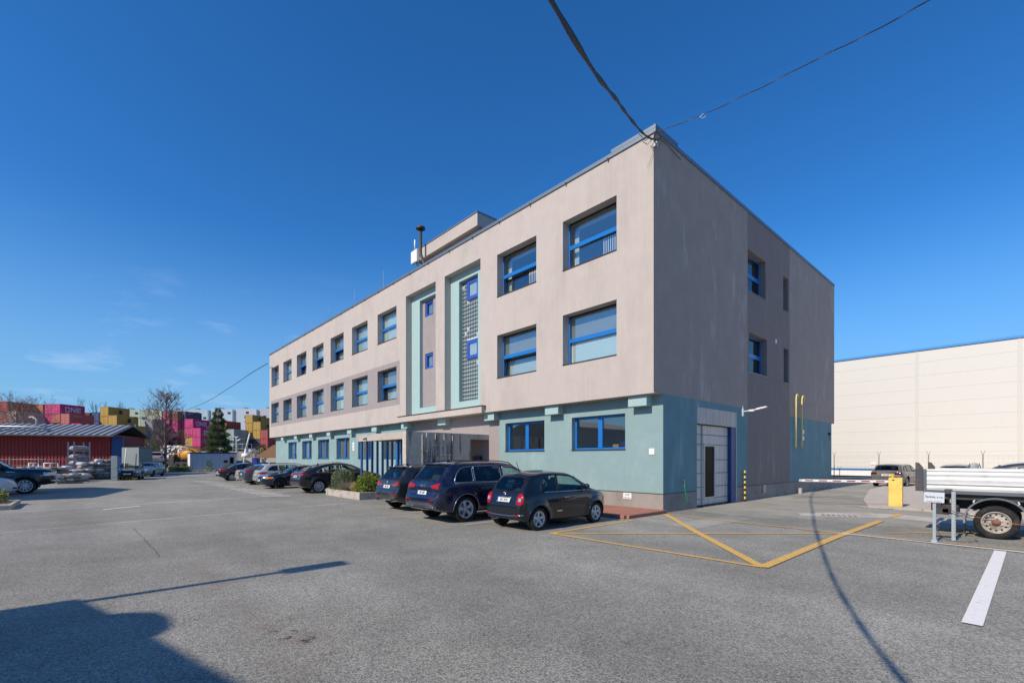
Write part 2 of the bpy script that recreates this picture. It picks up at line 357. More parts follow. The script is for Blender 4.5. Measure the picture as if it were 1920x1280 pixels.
# asphalt repairs and seams
sheet('asphalt_patch', [(1.55, -2.6), (2.45, -2.7), (2.6, .8), (1.75, 1.0)], .004, M['asphalt3'])
sheet('asphalt_patch', [(.35, 1.2), (3.1, .9), (3.2, 2.2), (.3, 2.4)], .004, M['asphalt3'])
for a, b_, w in (((-14.3, -19), (-17.2, -5.2), .12), ((-8.4, -17), (-10.6, -6.2), .09)):
    strip('asphalt_seam', [a, b_], w, .004, M['seam'])
strip('tar_joint', [(5.2, 12.4), (1.6, 7.6), (4.6, 7.1)], .035, .008, M['asphalt4'])
strip('tar_joint', [(2.4, 13.3), (.9, 9.8)], .06, .008, M['asphalt4'])
random.seed(3)
def crackline(a, b_, n=24, w=.02, j=.06):
    pts = []
    for i in range(n+1):
        t = i/n; pts.append((a[0]+(b_[0]-a[0])*t+random.uniform(-j, j), a[1]+(b_[1]-a[1])*t+random.uniform(-j, j)))
    return strip('asphalt_crack', pts, w, .0045, M['asphalt4'])
crackline((-7.44, -13.44), (-2.6, -13.3), 60, .012, .03)
M['oil'] = asphalt('oil_stain', (.13, .125, .11), (.14, .13, .11), .35, crack=False)
random.seed(19)
for (x_, y_, r_) in ((-.8, -4.3, .3), (-3.6, -4.9, .35), (-20.6, -6.4, .35), (-25.6, -7.2, .3)):
    sheet('oil_stain', [(x_+r_*random.uniform(.6, 1.25)*math.cos(2*math.pi*i/14), y_+r_*random.uniform(.6, 1.25)*math.sin(2*math.pi*i/14)) for i in range(14)], .0042, M['oil'])
# concrete channel, kerb, pavers
M['channel'] = mat('channel_concrete', '#c2bcb2', .9, noise=.12, scale=4, dirt='#8d867c', dscale=1.2, dlo=.45, dhi=.8)
strip('concrete_channel', [(1.2, -.2+.9), (3.0, 3.2), (4.7, 6.1), (9.5, 5.0), (16, 3.4)], .75, .006, M['channel']) if False else None
sheet('concrete_channel', [(3.0, 3.4), (3.35, 2.55), (5.4, 3.9), (8.2, 3.2), (16, 1.9), (16, 3.2), (8.8, 4.5), (5.4, 5.35), (4.2, 4.9)], .006, M['channel'])
dg_ = thing('drain_grate', 'row of dark drain slots in the pale concrete channel', 'drain', (3.75, 3.35, 0))
for i in range(7): MB().box(-.02, .02, -.16, .16, .007, .012).build('slot', M['asphalt4'] if False else M['blackrub'], dg_, (.13*i, .06*i-.02, 0), (0, 0, R(25)))
kb = thing('kerb', 'pale concrete kerb along the paved strip behind the yellow barrier', 'kerb', (0, 0, 0))
kp = [(4.2, 7.0), (4.9, 7.35), (6.6, 7.0), (10, 6.3), (14, 5.5), (18, 4.7)]
for (a, b_) in zip(kp, kp[1:]):
    L_ = math.dist(a, b_); k = max(1, round(L_/1.0)); an = math.atan2(b_[1]-a[1], b_[0]-a[0])
    for i in range(k):
        p = (a[0]+(b_[0]-a[0])*i/k, a[1]+(b_[1]-a[1])*i/k)
        MB().bbox(.006, L_/k-.006, -.06, .06, -.02, .09, .012).build('kerb_stone', M['kerb'], kb, (p[0], p[1], 0), (0, 0, an))
pv = bpy.data.materials.new('paver_field'); pv.use_nodes = True
n = pv.node_tree.nodes; l = pv.node_tree.links; b = n['Principled BSDF']; b.inputs['Roughness'].default_value = .9
t = n.new('ShaderNodeTexCoord'); mp = n.new('ShaderNodeMapping'); mp.inputs['Rotation'].default_value = (0, 0, R(8)); l.new(t.outputs['Object'], mp.inputs[0])
br = n.new('ShaderNodeTexBrick'); br.inputs['Scale'].default_value = 1; br.inputs['Brick Width'].default_value = .2; br.inputs['Row Height'].default_value = .1; br.inputs['Mortar Size'].default_value = .006
br.inputs['Color1'].default_value = hexc('#d3c8bc'); br.inputs['Color2'].default_value = hexc('#bfb4a9'); br.inputs['Mortar'].default_value = hexc('#8a8279')
l.new(mp.outputs[0], br.inputs[0]); l.new(br.outputs[0], b.inputs['Base Color'])
bp = n.new('ShaderNodeBump'); bp.inputs['Distance'].default_value = .01; bp.inputs['Strength'].default_value = .6; bp.invert = True; l.new(br.outputs['Fac'], bp.inputs['Height']); l.new(bp.outputs[0], b.inputs['Normal'])
sheet('paved_strip', [(4.2, 7.1), (4.9, 7.42), (6.6, 7.07), (10, 6.37), (14, 5.57), (40, 1), (40, 36), (-2, 36), (1.5, 30), (2.0, 19), (3.4, 10.5)], .05, pv)
sheet('side_gutter', [(3.6, 7.6), (4.2, 6.9), (4.95, 7.25), (4.6, 7.9)], .012, M['paver'])

# painted markings (yellow bay cross, white bay lines)
A_, B_, C_, D_, E_ = (.45, -5.96), (.26, -.32), (5.27, -5.92), (5.2, -.72), (5.32, 2.9)
for zi, (p, w) in enumerate((([A_, (.39, -2.35)], .1), ([A_, D_], .1), ([A_, C_], .1), ([B_, D_], .1), ([B_, (2.7, -3.1), C_], .17), ([C_, (5.24, -1.6), E_], .17))):
    strip('yellow_line', p, w, .010+zi*.0012, M['lineyel'])
strip('yellow_line', [(5.3, -.55), (8.3, -.5), (16, -.35)], .08, .0105, M['lineyel'])
strip('yellow_line', [(5.9, .2), (7.25, 1.75), (16, 1.3)], .09, .0105, M['lineyel'])
strip('yellow_line', [(5.35, 4.2), (5.4, 5.4)], .2, .0145, M['lineyel'])
strip('white_line', [(5.2, -.72), (8.2, -.85), (18, -1.05)], .1, .0165, M['linewht'])
strip('white_line', [(7.86, -1.0), (7.84, -7.1)], .17, .0165, M['linewht'])
M['linehatch'] = mat('line_hatch', '#d6d2ca', .85, noise=.1, scale=20, dirt=(.3, .29, .27), dscale=6, dlo=.58, dhi=.8)
# worn hatch stripes
for i in range(12):
    x = -16.6-i*(1.02+.07*i); w = .30+.012*i
    sheet('hatch_stripe', [(x, -8.1), (x-w-.08, -8.1), (x-w+.8, -7.05), (x+.88, -7.05)], .012, M['linehatch'])
sheet('hatch_stripe', [(-27, -7.45), (-39.5, -7.95), (-38.5, -7.0), (-37.5, -7.4), (-27, -7.2)], .0125, M['linewear']) if False else None
for x in (-2.1, -5.6, -16.0, -18.9, -21.6, -24.5, -27.2, -29.9, -34, -39): strip('bay_line', [(x, -6.7), (x, -1.9)], .1, .0115, M['linewear'])
sheet('bay_dash', [(-13.9, -13.95), (-13.7, -13.95), (-14.5, -12.85), (-14.7, -12.85)], .0115, M['linewht'])

# red brick apron with its edge, in front of the facade
ap = thing('brick_apron', 'low red brick apron along the foot of the teal facade', 'paving', (0, 0, 0))
MB().box(-11.4, .05, -2.2, -.02, 0, .075).build('apron_bed', M['plinth'], ap)
paver = MB().bbox(.004, .196, .004, .096, .0, .03, .004).mesh('brick', M['brick'])
cnt = 0
for j in range(22):
    for i in range(8):
        if cnt < 176:
            link('brick', paver, ap, (-.37-.2*i+(.1 if j % 2 else 0)-.0, -2.2+.1*j-.002, .076)); cnt += 1
mb = MB()
for j in range(22):
    for i in range(50): mb.box(-2.0-.2*i+(.1 if j % 2 else 0)-.0+.003, -2.0-.2*i+(.1 if j % 2 else 0)+.197-.003, -2.2+.1*j+.003, -2.2+.1*j+.097, .076, .105)
stuff(mb.build('brick_field', M['brick'], ap, fix=False))
for j in range(22):
    if j % 2 == 0: MB().bbox(-.166, -.074, -2.2+.1*j+.003, -2.2+.1*j+.095, .076, .106, .004).build('brick', M['brick'], ap)
for j in range(11): MB().bbox(-.066, .056, -2.2+.2*j+.004, -2.2+.2*j+.196, .0, .108, .006).build('edge_stone', M['brick'], ap)
for i in range(12): MB().bbox(-11.35+.95*i+.004, -11.35+.95*(i+1)-.004, -2.32, -2.21, 0, .11, .01).build('edge_stone', M['brick'], ap)
for i in range(2): MB().bbox(.06, .15, -2.2+1.08*i, -2.2+1.08*(i+1)-.008, 0, .11, .01).build('edge_stone', M['brick'], ap)

# ------------------------------------------------------------ office building
OB = thing('office_building', 'three-storey office block with beige upper floors, teal ground floor and blue windows', 'building', (0, 0, 0))
YF, YG = -.49, -.135          # upper facade plane, window plane
ZS, ZT = 3.99, 12.52
XL, YR = -44.75, 19.6
def wallgrid(xs, zs, holes, mf, plane, pos, flip=False):
    """rectangles of a wall at y=pos (plane 'Y') or x=pos (plane 'X'); holes = (a0,a1,z0,z1)"""
    xs = sorted(set(xs+[h[0] for h in holes]+[h[1] for h in holes])); zs = sorted(set(zs+[h[2] for h in holes]+[h[3] for h in holes]))
    mb = MB()
    for a, b_ in zip(xs, xs[1:]):
        for c, d in zip(zs, zs[1:]):
            mx_, mz = (a+b_)/2, (c+d)/2
            if any(h[0] < mx_ < h[1] and h[2] < mz < h[3] for h in holes): continue
            q = [(a, c), (b_, c), (b_, d), (a, d)]
            if plane == 'Y': vs = [(x, pos, z) for x, z in q]
            else: vs = [(pos, x, z) for x, z in q]
            mb.add(vs, [(0, 1, 2, 3)], mf(mx_, mz))
    return mb
def reveal(mb, a0, a1, z0, z1, p0, p1, mi, plane='Y', bottom=True):
    def P(a, p, z): return (a, p, z) if plane == 'Y' else (p, a, z)
    for q in ([(a0, z0), (a0, z1)], [(a0, z1), (a1, z1)], [(a1, z1), (a1, z0)], [(a1, z0), (a0, z0)]):
        (xa, za), (xb, zb) = q
        mb.add([P(xa, p0, za), P(xb, p0, zb), P(xb, p1, zb), P(xa, p1, za)], [(0, 1, 2, 3)], mi)
ux = [-4.05-4*k for k in (0, 1)] + [-20.05-4*k for k in range(7)]
rows = [(9.16, 11.1), (5.47, 7.43)]
holesU = [(x, x+2.53, z0, z1) for x in ux for (z0, z1) in rows]
n1, n2 = (-16.38, -13.18, 4.32, 11.35), (-12.32, -9.28, 4.32, 11.35)
band = (-44.3, -17.12, 5.07, 7.73)
mf = lambda x, z: 1 if band[0] < x < band[1] and band[2] < z < band[3] else 0
mb = wallgrid([XL, 0, band[0], band[1]], [ZS, ZT, band[2], band[3]], holesU+[n1, n2], mf, 'Y', YF)
for h in holesU: reveal(mb, *h, YF, YG+.06, mf(h[0]+.1, h[2]+.3))
for h in (n1, n2): reveal(mb, *h, YF, -.1, 0)
mb.quad((XL, YF, ZS), (0, YF, ZS), (0, 0.001, ZS), (XL, .001, ZS), 0)
mb.quad((XL, YF, ZS), (XL, YF, ZT), (XL, YR+.49, ZT), (XL, YR+.49, ZS), 0)
mb.quad((XL, YR+.49, ZS), (0, YR+.49, ZS), (0, YR+.49, ZT), (XL, YR+.49, ZT), 0)
mb.quad((XL, YR, ZS), (0, YR, ZS), (0, YR+.49, ZS), (XL, YR+.49, ZS), 0)
mb.build('upper_front_wall', [M['plaster'], M['plaster2']], OB, fix=False)
# side wall
sw = [(6.97, 8.99, 9.12, 10.93), (7.1, 9.15, 5.6, 7.34), (11.28, 12.0, 9.17, 10.9), (11.35, 12.05, 5.59, 7.34)]
door = (2.36, 5.73, 0, 3.75)
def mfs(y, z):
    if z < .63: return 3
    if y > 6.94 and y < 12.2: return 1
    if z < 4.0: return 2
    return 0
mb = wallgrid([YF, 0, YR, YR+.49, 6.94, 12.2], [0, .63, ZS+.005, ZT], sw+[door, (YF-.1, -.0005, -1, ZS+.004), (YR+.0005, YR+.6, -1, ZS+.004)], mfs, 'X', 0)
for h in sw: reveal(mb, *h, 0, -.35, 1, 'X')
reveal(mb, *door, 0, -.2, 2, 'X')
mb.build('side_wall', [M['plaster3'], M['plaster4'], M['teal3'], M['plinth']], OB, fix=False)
# ground floor front wall
gw = [(-4.01, -1.5, 2.15, 3.45), (-8.04, -5.53, 2.15, 3.45)] + [(-4.13-4*k, -1.63-4*k, 1.82, 3.4) for k in (4, 5, 6, 7, 8, 9)]
gdoor = (-15.2, -12.6, .1, 2.6)
def mfg(x, z):
    if z < .63 and not (-16.7 < x < -8.48): return 2
    if -16.7 < x < -8.48: return 1
    return 0
mb = wallgrid([XL+.45, 0, -16.7, -8.48], [0, .63, ZS], gw+[gdoor], mfg, 'Y', 0)
for h in gw: reveal(mb, *h, 0, .3, 0)
reveal(mb, *gdoor, 0, .3, 1)
mb.quad((XL+.45, 0, 0), (XL+.45, YR, 0), (XL+.45, YR, ZS), (XL+.45, 0, ZS), 0)
mb.quad((XL+.45, YR, 0), (0, YR, 0), (0, YR, ZS), (XL+.45, YR, ZS), 0)
mb.build('ground_floor_wall', [M['teal'], M['plaster2'], M['plinth']], OB, fix=False)
MB().box(XL+.46, -16.7, -.012, 0, .62, .645).box(-8.47, .012, -.012, 0, .62, .645).box(.0005, .012, .001, 2.3, .62, .645).box(.0005, .012, 5.8, YR, .62, .645).build('base_rail', M['darkmetal'], OB)
# corbels under the overhang
cb = MB().box(-.73, 0, -.34, -.001, 3.62, ZS-.002).mesh('corbel', M['teal2'])
for k in range(11): link('corbel', cb, OB, (-.42-4.02*k, 0, 0))
# roof and parapet
MB().box(XL+.02, -.02, YF+.02, YR+.47, ZT-.5, ZT-.35).build('roof_slab', M['darkmetal'], OB)
cp = MB()
cp.box(XL-.04, .04, YF-.05, YF+.3, ZT, ZT+.13); cp.box(-.3, .04, YF+.3, YR+.15, ZT, ZT+.13); cp.box(XL-.04, .04, YR+.15, YR+.54, ZT, ZT+.13); cp.box(XL-.04, XL+.3, YF+.3, YR+.15, ZT, ZT+.13)
cp.box(-1.72, .045, YF-.055, YF+.31, ZT+.13, ZT+.24); cp.box(-.31, .045, YF+.31, .9, ZT+.13, ZT+.24)
cp.build('parapet_coping', M['coping'], OB)
mb = MB()
for i in range(22): mb.box(-1.9-2*i, -1.84-2*i, YF-.075, YF-.05, ZT-.06, ZT+.02)
stuff(mb.build('coping_clips', M['darkmetal'], OB))
# penthouse
ph = MB(); ph.box(-20.9, -14.35, 3.35, 9, ZT-.4, 15.85, 0); ph.build('penthouse_wall', M['plaster'], OB)
ph = MB(); ph.box(-21.26, -14.04, 3, 9.4, 15.85, 16.62, 0); ph.build('penthouse_cap', M['plaster'], OB)
MB().box(-21.3, -14.0, 2.96, 9.44, 16.62, 16.7).build('penthouse_coping', M['coping'], OB)
# chimney pipe and antenna box on the penthouse
MB().tube([(-19.0, 2.5, 12.6), (-19.0, 2.5, 14.6), (-19.5, 2.55, 15.3), (-19.9, 2.6, 15.9), (-19.9, 2.6, 17.6)], .11, 10).cyl((-19.9, 2.6, 17.6), (-19.9, 2.6, 17.72), .32, 12).build('flue_pipe', M['darkmetal'], OB)
MB().bbox(-21.5, -20.7, 2.75, 2.98, 15.7, 16.6, .04).tube([(-21.0, 2.8, 16.6), (-21.0, 2.8, 17.3)], .06).build('antenna_box', M['white'], OB)
MB().tube([(-20.9, 2.85, 15.7), (-20.6, 2.9, 15.2), (-20.4, 3.2, 14.2), (-20.4, 3.2, 12.6)], .05).build('antenna_cable', M['black'], OB)
for x in (-20.6, -25.2, -30.2, -36, -43): MB().cyl((x, .2, 12.2), (x, .2, 14.3), .022, 6, r2=.01).build('lightning_rod', M['steel'], OB)
MB().box(-16.94, -8.92, YF-.22, YF-.001, 3.97, 4.29).build('ledge', M['plaster'], OB)
MB().box(-17.0, -8.86, YF-.27, YF, 4.29, 4.315).build('ledge_flashing', M['darkmetal'], OB)
# niches: teal frame standing in the recess, panel or glass blocks behind it
NB = -.1
def niche(x0, x1, ix0, ix1, mi_back, name):
    mb = MB(); iz0, iz1 = 4.75, 10.95
    for (a, b_, c, d) in ((x0, ix0, 4.3, 11.35), (ix1, x1, 4.3, 11.35), (ix0, ix1, 4.3, iz0), (ix0, ix1, iz1, 11.35)): mb.quad((a, NB, c), (b_, NB, c), (b_, NB, d), (a, NB, d), 0)
    reveal(mb, ix0, ix1, iz0, iz1, NB, .16, 0)
    mb.build(name, M['teal2'], OB, fix=False)
niche(-16.38, -13.18, -15.47, -13.75, 0, 'niche_frame')
niche(-12.32, -9.28, -11.57, -9.98, 0, 'niche_frame')
sq = [(-15.2, -14.35, 9.97, 10.85), (-15.2, -14.35, 6.97, 7.85)]
mb = wallgrid([-15.47, -13.75], [4.75, 10.95], sq, lambda a, b_: 0, 'Y', .1)
for h in sq: reveal(mb, *h, .1, .28, 0)
mb.build('niche_panel', M['plaster2'], OB, fix=False)
MB().box(-15.47, -13.75, .06, .1, 4.75, 4.79).build('niche_sill', M['darkmetal'], OB)
def squarewin(x0, x1, z0, z1, y, w=.16, d=.09):
    f = MB()
    f.box(x0, x1, y-d, y+.03, z0, z0+w).box(x0, x1, y-d, y+.03, z1-w, z1).box(x0, x0+w, y-d, y+.03, z0+w, z1-w).box(x1-w, x1, y-d, y+.03, z0+w, z1-w)
    o = f.build('window', M['blue2'], OB)
    MB().box(x0+w, x1-w, y-.02, y-.01, z0+w, z1-w).build('pane', M['glass'], o)
    MB().box(x0+.01, x1-.01, y+.04, y+.06, z0+.01, z1-.01).build('blind', M['blind2'], o)
for h in sq: squarewin(h[0], h[1], h[2], h[3], .24, .13)
wb = [(-11.12, -10.12, 9.9, 11.0-.1), (-11.12, -10.12, 6.9, 7.85)]
for h in wb: squarewin(h[0], h[1], h[2], h[3], .1, .17, .035)
# glass blocks, one by one
gbm = glassmat('glass_block', (.3, .36, .36), .1, body=.5, bodycol=(.13, .17, .17), ior=1.8)
gbm2 = glassmat('glass_block_pale', (.5, .56, .56), .12, body=.7, bodycol=(.6, .66, .64))
mortar = mat('block_mortar', '#c4c9c4', .9)
bw = 1.59/8; rz = 6.2/31
blk = [MB().bbox(.02, bw-.02, 0, .035, .02, rz-.02, .012).mesh('glass_block', g) for g in (gbm, gbm2)]
for j in range(31):
    for i in range(8):
        x = -11.57+bw*i; z = 4.75+rz*j; cx = x+bw/2; cz = z+rz/2
        if any(h[0]-.05 < cx < h[1]+.05 and h[2]-.05 < cz < h[3]+.05 for h in wb): continue
        link('glass_block', blk[1 if random.random() < .035 else 0], OB, (x, .105, z))
MB().box(-11.57, -9.98, .135, .16, 4.75, 10.95).build('block_mortar', mortar, OB)

# upper windows
def upperwin(x0, z0, z1, tilt=False, kind=0, y=YG, w=2.53):
    f = MB(); x1 = x0+w; zt = z0+(z1-z0)*.505; j = .055
    f.box(x0+.004, x0+j, y, y+.07, z0+.003, z1-.003).box(x1-j, x1-.004, y, y+.07, z0+.003, z1-.003)
    f.box(x0+j, x1-j, y, y+.07, z1-.05, z1-.003, 1).box(x0+j, x1-j, y, y+.07, z0+.003, z0+.045)
    f.box(x0+j, x1-j, y-.015, y+.07, zt-.078, zt+.078)
    o = f.build('window', [M['blue'], M['blackrub']], OB)
    MB().box(x0+j, x1-j, y+.02, y+.03, zt+.09, z1-.05).build('pane', M['glass'], o)
    s = MB(); h = zt-.09-(z0+.045)
    if tilt:
        s.box(j, w-j, 0, .05, 0, .05, 1).box(j, w-j, 0, .05, h-.06, h-.005, 1).box(j, j+.05, 0, .05, .05, h-.06, 1).box(w-j-.05, w-j, 0, .05, .05, h-.06, 1)
    else: s.box(j, w-j, 0, .03, 0, .02, 1)
    s.box(j+.05, w-j-.05, .02, .03, .05, h-.06, 0)
    s.build('sash', [M['glass'], M['blackrub']], o, (x0, y+.02, z0+.045), (-R(9) if tilt else 0, 0, 0))
    if kind != 3:
        bmu, bml = {0: ('blind2', 'blind'), 1: ('blind', 'blind'), 2: ('blind2', 'blind2')}[kind]
        for (za, zb, bmn) in ((zt, z1, bmu), (z0, zt, bml)):
            bm = MB(); nf = 12
            fo = .016 if (bmn == 'blind' and int(x0*7) % 3 == 0) else 0
            yo = y+.12+(.22 if (tilt and za == z0) else 0)
            for i in range(nf):
                xa = x0+(w)*i/nf; xb = x0+(w)*(i+1)/nf
                bm.add([(xa+.001, yo+fo, za), (xb-.001, yo, za), (xb-.001, yo, zb), (xa+.001, yo+fo, zb)], [(0, 1, 2, 3)])
            bm.build('blind', M[bmn], o)
    else:
        bm = MB()
        for i in range(9): bm.box(x1-.95+.1*i, x1-.91+.1*i, y+.15, y+.16, z0, zt-.1)
        bm.build('blind', M['white'], o)
        c = MB(); c.box(x0, x0+.28, y+.3, y+.33, z0, z1); c.box(x0, x1, y+.3, y+.33, z1-.2, z1); c.build('curtain', M['blind'], o)
    MB().box(x0-.005, x1+.005, YF-.035, y-.002, z0-.0, z0+.022).build('sill', M['darkmetal'], o)
tilts = {(0, 1), (0, 4), (0, 5), (0, 6), (1, 1), (1, 2)}
kinds = {(0, 0): 3, (0, 1): 3, (1, 0): 0, (1, 1): 0, (0, 2): 1, (1, 2): 0, (1, 3): 1, (0, 5): 1}
for r, (z0, z1) in enumerate(rows):
    for i, x in enumerate(ux): upperwin(x, z0, z1, (r, i) in tilts, kinds.get((r, i), (i+r) % 2))
# ground floor windows with two casements
def groundwin(x0, x1, z0, z1, y, dark=True):
    f = MB(); w = .09; xm = x0+(x1-x0)*.5
    f.box(x0+.004, x1-.004, y, y+.07, z0+.003, z0+w).box(x0+.004, x1-.004, y, y+.07, z1-w, z1-.003)
    for a in (x0+.004, x1-w): f.box(a, a+w-.004, y, y+.07, z0+w, z1-w)
    f.box(xm-.1, xm+.1, y-.01, y+.07, z0+w, z1-w)
    o = f.build('window', M['blue'], OB)
    for a, b_ in ((x0+w, xm-.1), (xm+.1, x1-w)):
        MB().box(a, b_, y+.03, y+.04, z0+w, z1-w).build('pane', M['glass'], o)
    if not dark: MB().box(x0, x1, y+.1, y+.11, z0, z1).build('blind', M['blind2'], o)
    MB().box(x0-.02, x1+.02, -.05, y-.002, z0, z0+.022).build('sill', M['darkmetal'], o)
for i, h in enumerate(gw): groundwin(*h, .2, dark=(i < 2))
tag(MB().bbox(-2.25, -1.98, .28, .5, 2.18, 2.36, .01).build('cardboard_box', mat('cardboard', '#b08a5c', .9)), 'small brown cardboard box on the sill inside the ground floor corner window', 'box')
tag(MB().bbox(-1.95, -1.55, .32, .52, 2.18, 2.45, .01).build('parts_box', mat('blue_card', '#1b2a5c', .7)), 'dark blue box behind the glass of the ground floor corner window', 'box')
# rooms behind the windows
rm = MB()
rm.quad((XL+.1, 3, .1), (-.1, 3, .1), (-.1, 3, ZT-.5), (XL+.1, 3, ZT-.5), 0)
for z in (.1, 4.3, 8.2): rm.quad((XL+.6, .4, z), (-.4, .4, z), (-.4, 3, z), (XL+.6, 3, z), 0)
for z in (3.75, 7.95, 11.9): rm.quad((XL+.6, .35, z), (-.4, .35, z), (-.4, 3, z), (XL+.6, 3, z), 0)
for x in (-.35, -8.5, -17, -20, -24, -28, -32, -36, -40, -44.2): rm.quad((x, .35, .1), (x, 3, .1), (x, 3, 12), (x, .35, 12), 0)
rm.quad((-.5, .3, .1), (-.5, 19, .1), (-.5, 19, 12), (-.5, .3, 12), 0) if False else None
rm.quad((-3, 3, .1), (-3, 19, .1), (-3, 19, 12), (-3, 3, 12), 0)
rm.build('interior', M['room'], OB, fix=False)
# side windows
for k, h in enumerate(sw):
    y0, y1, z0, z1 = h; x = -.32; f = MB(); w = .07; zm = z0+(z1-z0)*.5
    f.box(x, x+.06, y0, y1, z0, z0+w).box(x, x+.06, y0, y1, z1-w, z1).box(x, x+.06, y0, y0+w, z0+w, z1-w).box(x, x+.06, y1-w, y1, z0+w, z1-w)
    if k < 2: f.box(x, x+.07, y0+w, y1-w, zm-.09, zm+.09)
    o = f.build('window', M['blue'] if k < 2 else M['plaster4'], OB)
    MB().box(x+.01, x+.02, y0+w, y1-w, z0+w, z1-w).build('pane', M['sglass'] if k < 2 else M['blackrub'], o)
    if k < 2: MB().box(x-.12, x-.1, y0, y1, zm if k == 0 else z0, z1).build('blind', M['blind2'], o)
    MB().box(x+.061, .035, y0-.01, y1+.01, z0, z0+.02).build('sill', M['steel'], o)
# loading door
dr = MB(); dr.box(-.02, .006, 2.37, 5.72, 3.12, 3.74); dr.build('door_fascia', mat('fascia_sheet', '#b9b5ae', .5, noise=.06, dirt='#8d8a86', dscale=2, streak=True), OB)
dm = mat('sectional_door', '#d3cdc2', .5, noise=.04, dirt='#aaa59c', dscale=1.5, streak=True)
dl = MB()
for (z0, z1_, full) in ((.04, .28, 1), (.28, .74, 0), (.74, 1.26, 0), (1.26, 1.78, 0), (1.78, 2.36, 0), (2.36, 2.74, 1), (2.74, 3.11, 1)):
    if full: MB().bbox(-.19, -.15, 2.362, 5.3, z0+.008, z1_-.008, .012).build('door_panel', dm, OB)
    else: MB().bbox(-.19, -.15, 2.362, 3.2, z0+.008, z1_-.008, .012).bbox(-.19, -.15, 4.15, 5.3, z0+.008, z1_-.008, .012).build('door_panel', dm, OB)
fr = MB(); fr.box(-.188, -.13, 3.2, 3.27, .28, 2.36).box(-.188, -.13, 4.08, 4.15, .28, 2.36).box(-.188, -.13, 3.27, 4.08, .28, .34).box(-.188, -.13, 3.27, 4.08, 2.3, 2.36)
o = fr.build('door_window', dm, OB); MB().box(-.175, -.165, 3.27, 4.08, .34, 2.3).build('pane', mat('door_glass', '#08090a', .5, spec=.1), o)
MB().box(-.2, -.002, 5.31, 5.72, 0, 3.11).build('door_jamb', mat('jamb_blue', '#123f78', .5), OB)
MB().box(.001, .02, 5.73, 5.8, .1, 3.75).build('door_trim', M['teal2'], OB)
MB().box(-.25, 0.0, 2.36, 5.3, -.02, .03).build('door_threshold', M['darkmetal'], OB)
# plaques and fittings on the walls
MB().bbox(-.53, -.32, -.02, -.001, 1.96, 2.17, .004).build('wall_plate', M['white'], OB)
vt = MB().bbox(-1.57, -1.22, -.03, -.001, .38, .6, .006).build('gas_box', M['white'], OB)
text('lettering', 'HUP', .1, M['black'], vt, (-1.395, -.032, .53), (R(90), 0, 0))
MB().box(-1.53, -1.26, -.033, -.03, .42, .44).build('marking', M['black'], vt)
mbp = MB().bbox(.001, .05, 8.6, 8.95, .25, .62, .01).build('meter_box', M['steel'], OB)
MB().bbox(.001, .04, 10.15, 10.33, 7.36, 7.56, .008).build('vent_cover', M['white'], OB)
for y, z0 in ((12.71, 2.38), (13.62, 2.4)):
    MB().tube([(.14, y, z0), (.14, y, 4.9), (.14, y+.06, 5.08), (.14, y+.18, 5.14), (.14, y+.3, 5.08), (.14, y+.34, 4.95)], .035, 8).build('vent_pipe', M['pipeyel'], OB)
    for z in (2.8, 3.7, 4.6): MB().box(.001, .14, y-.02, y+.02, z, z+.03).build('pipe_bracket', M['steel'], OB)
for z in (3.15, 2.8): MB().bbox(.001, .09, 13.95, 14.2, z, z+.22, .02).build('junction_box', M['white'], OB)
MB().bbox(.001, .12, 18.9, 19.05, 3.25, 3.4, .02).tube([(.05, 19, 3.25), (.05, 19, 2.9)], .01).build('security_camera', M['black'], OB)
# round vent and grey drain post near the wall
tag(MB().bbox(.16, .3, 13.0, 13.2, 0, .3, .01).build('stub_post', M['concrete2']), 'stubby pale concrete post at the foot of the side wall under the yellow pipes', 'post')
# address signs on the wall by the porch
for z in (2.83, 2.62, 2.41): MB().bbox(-25.05, -24.72, -.03, -.001, z, z+.19, .003).build('sign_plate', M['white'], OB)
MB().box(-.3, -.1, -.02, -.001, 1, 1.1) if False else None
# entrance door
o = MB().box(-15.2, -12.6, .2, .26, .1, 2.6, 0).build('entrance_door', M['blue2'], OB)
MB().box(-15.1, -13.95, .19, .2, .3, 2.5).build('pane', M['glass'], o); MB().box(-13.85, -12.7, .19, .2, .3, 2.5).build('pane', M['glass'], o)
MB().box(-11.4, -8.5, -2.2, 0, .075, .106) if False else None

# ------------------------------------------------------------ concrete porch
PO = thing('entrance_porch', 'stained concrete entrance porch with relief wall and thin blue posts', 'porch', (0, 0, 0))
PW = -9.24; PF = -4.47
mb = MB()
mb.box(PW-.3, PW, PF, -1.11, 0, 2.97); mb.box(PW-.3, PW, -1.11, -.002, 2.73, 2.97)
mb.build('side_wall', M['concrete'], PO)
MB().box(-14.0, PW-.3, PF, PF+.3, 2.66, 2.97).box(-14.0, -13.6, PF+.3, -.02, 2.7, 2.97).build('beam', M['concrete2'], PO)
MB().box(-13.6, PW-.3, PF+.3, -.02, 2.78, 2.93).build('roof_slab', M['concrete'], PO)
random.seed(11)
y = -3.7
rel = [(-3.72, 1.5, 2.85), (-3.5, 1.8, 2.95), (-3.28, 1.3, 2.5), (-3.05, 1.75, 2.92), (-2.82, 1.4, 2.6), (-2.6, 1.9, 2.9), (-2.38, 1.35, 2.55), (-2.15, 1.6, 2.85)]
for (yy, za, zb) in rel:
    MB().bbox(PW+.0005, PW+.045, yy, yy+.09, za, zb, .008).build('relief_bar', M['concrete'], PO)
for (ya, yb, z) in ((-3.72, -3.1, 2.1), (-3.3, -2.6, 2.35), (-2.9, -2.2, 1.95), (-3.6, -2.9, 1.7), (-2.7, -2.1, 1.65)):
    MB().bbox(PW+.0005, PW+.05, ya, yb, z, z+.07, .008).build('relief_bar', M['concrete'], PO)
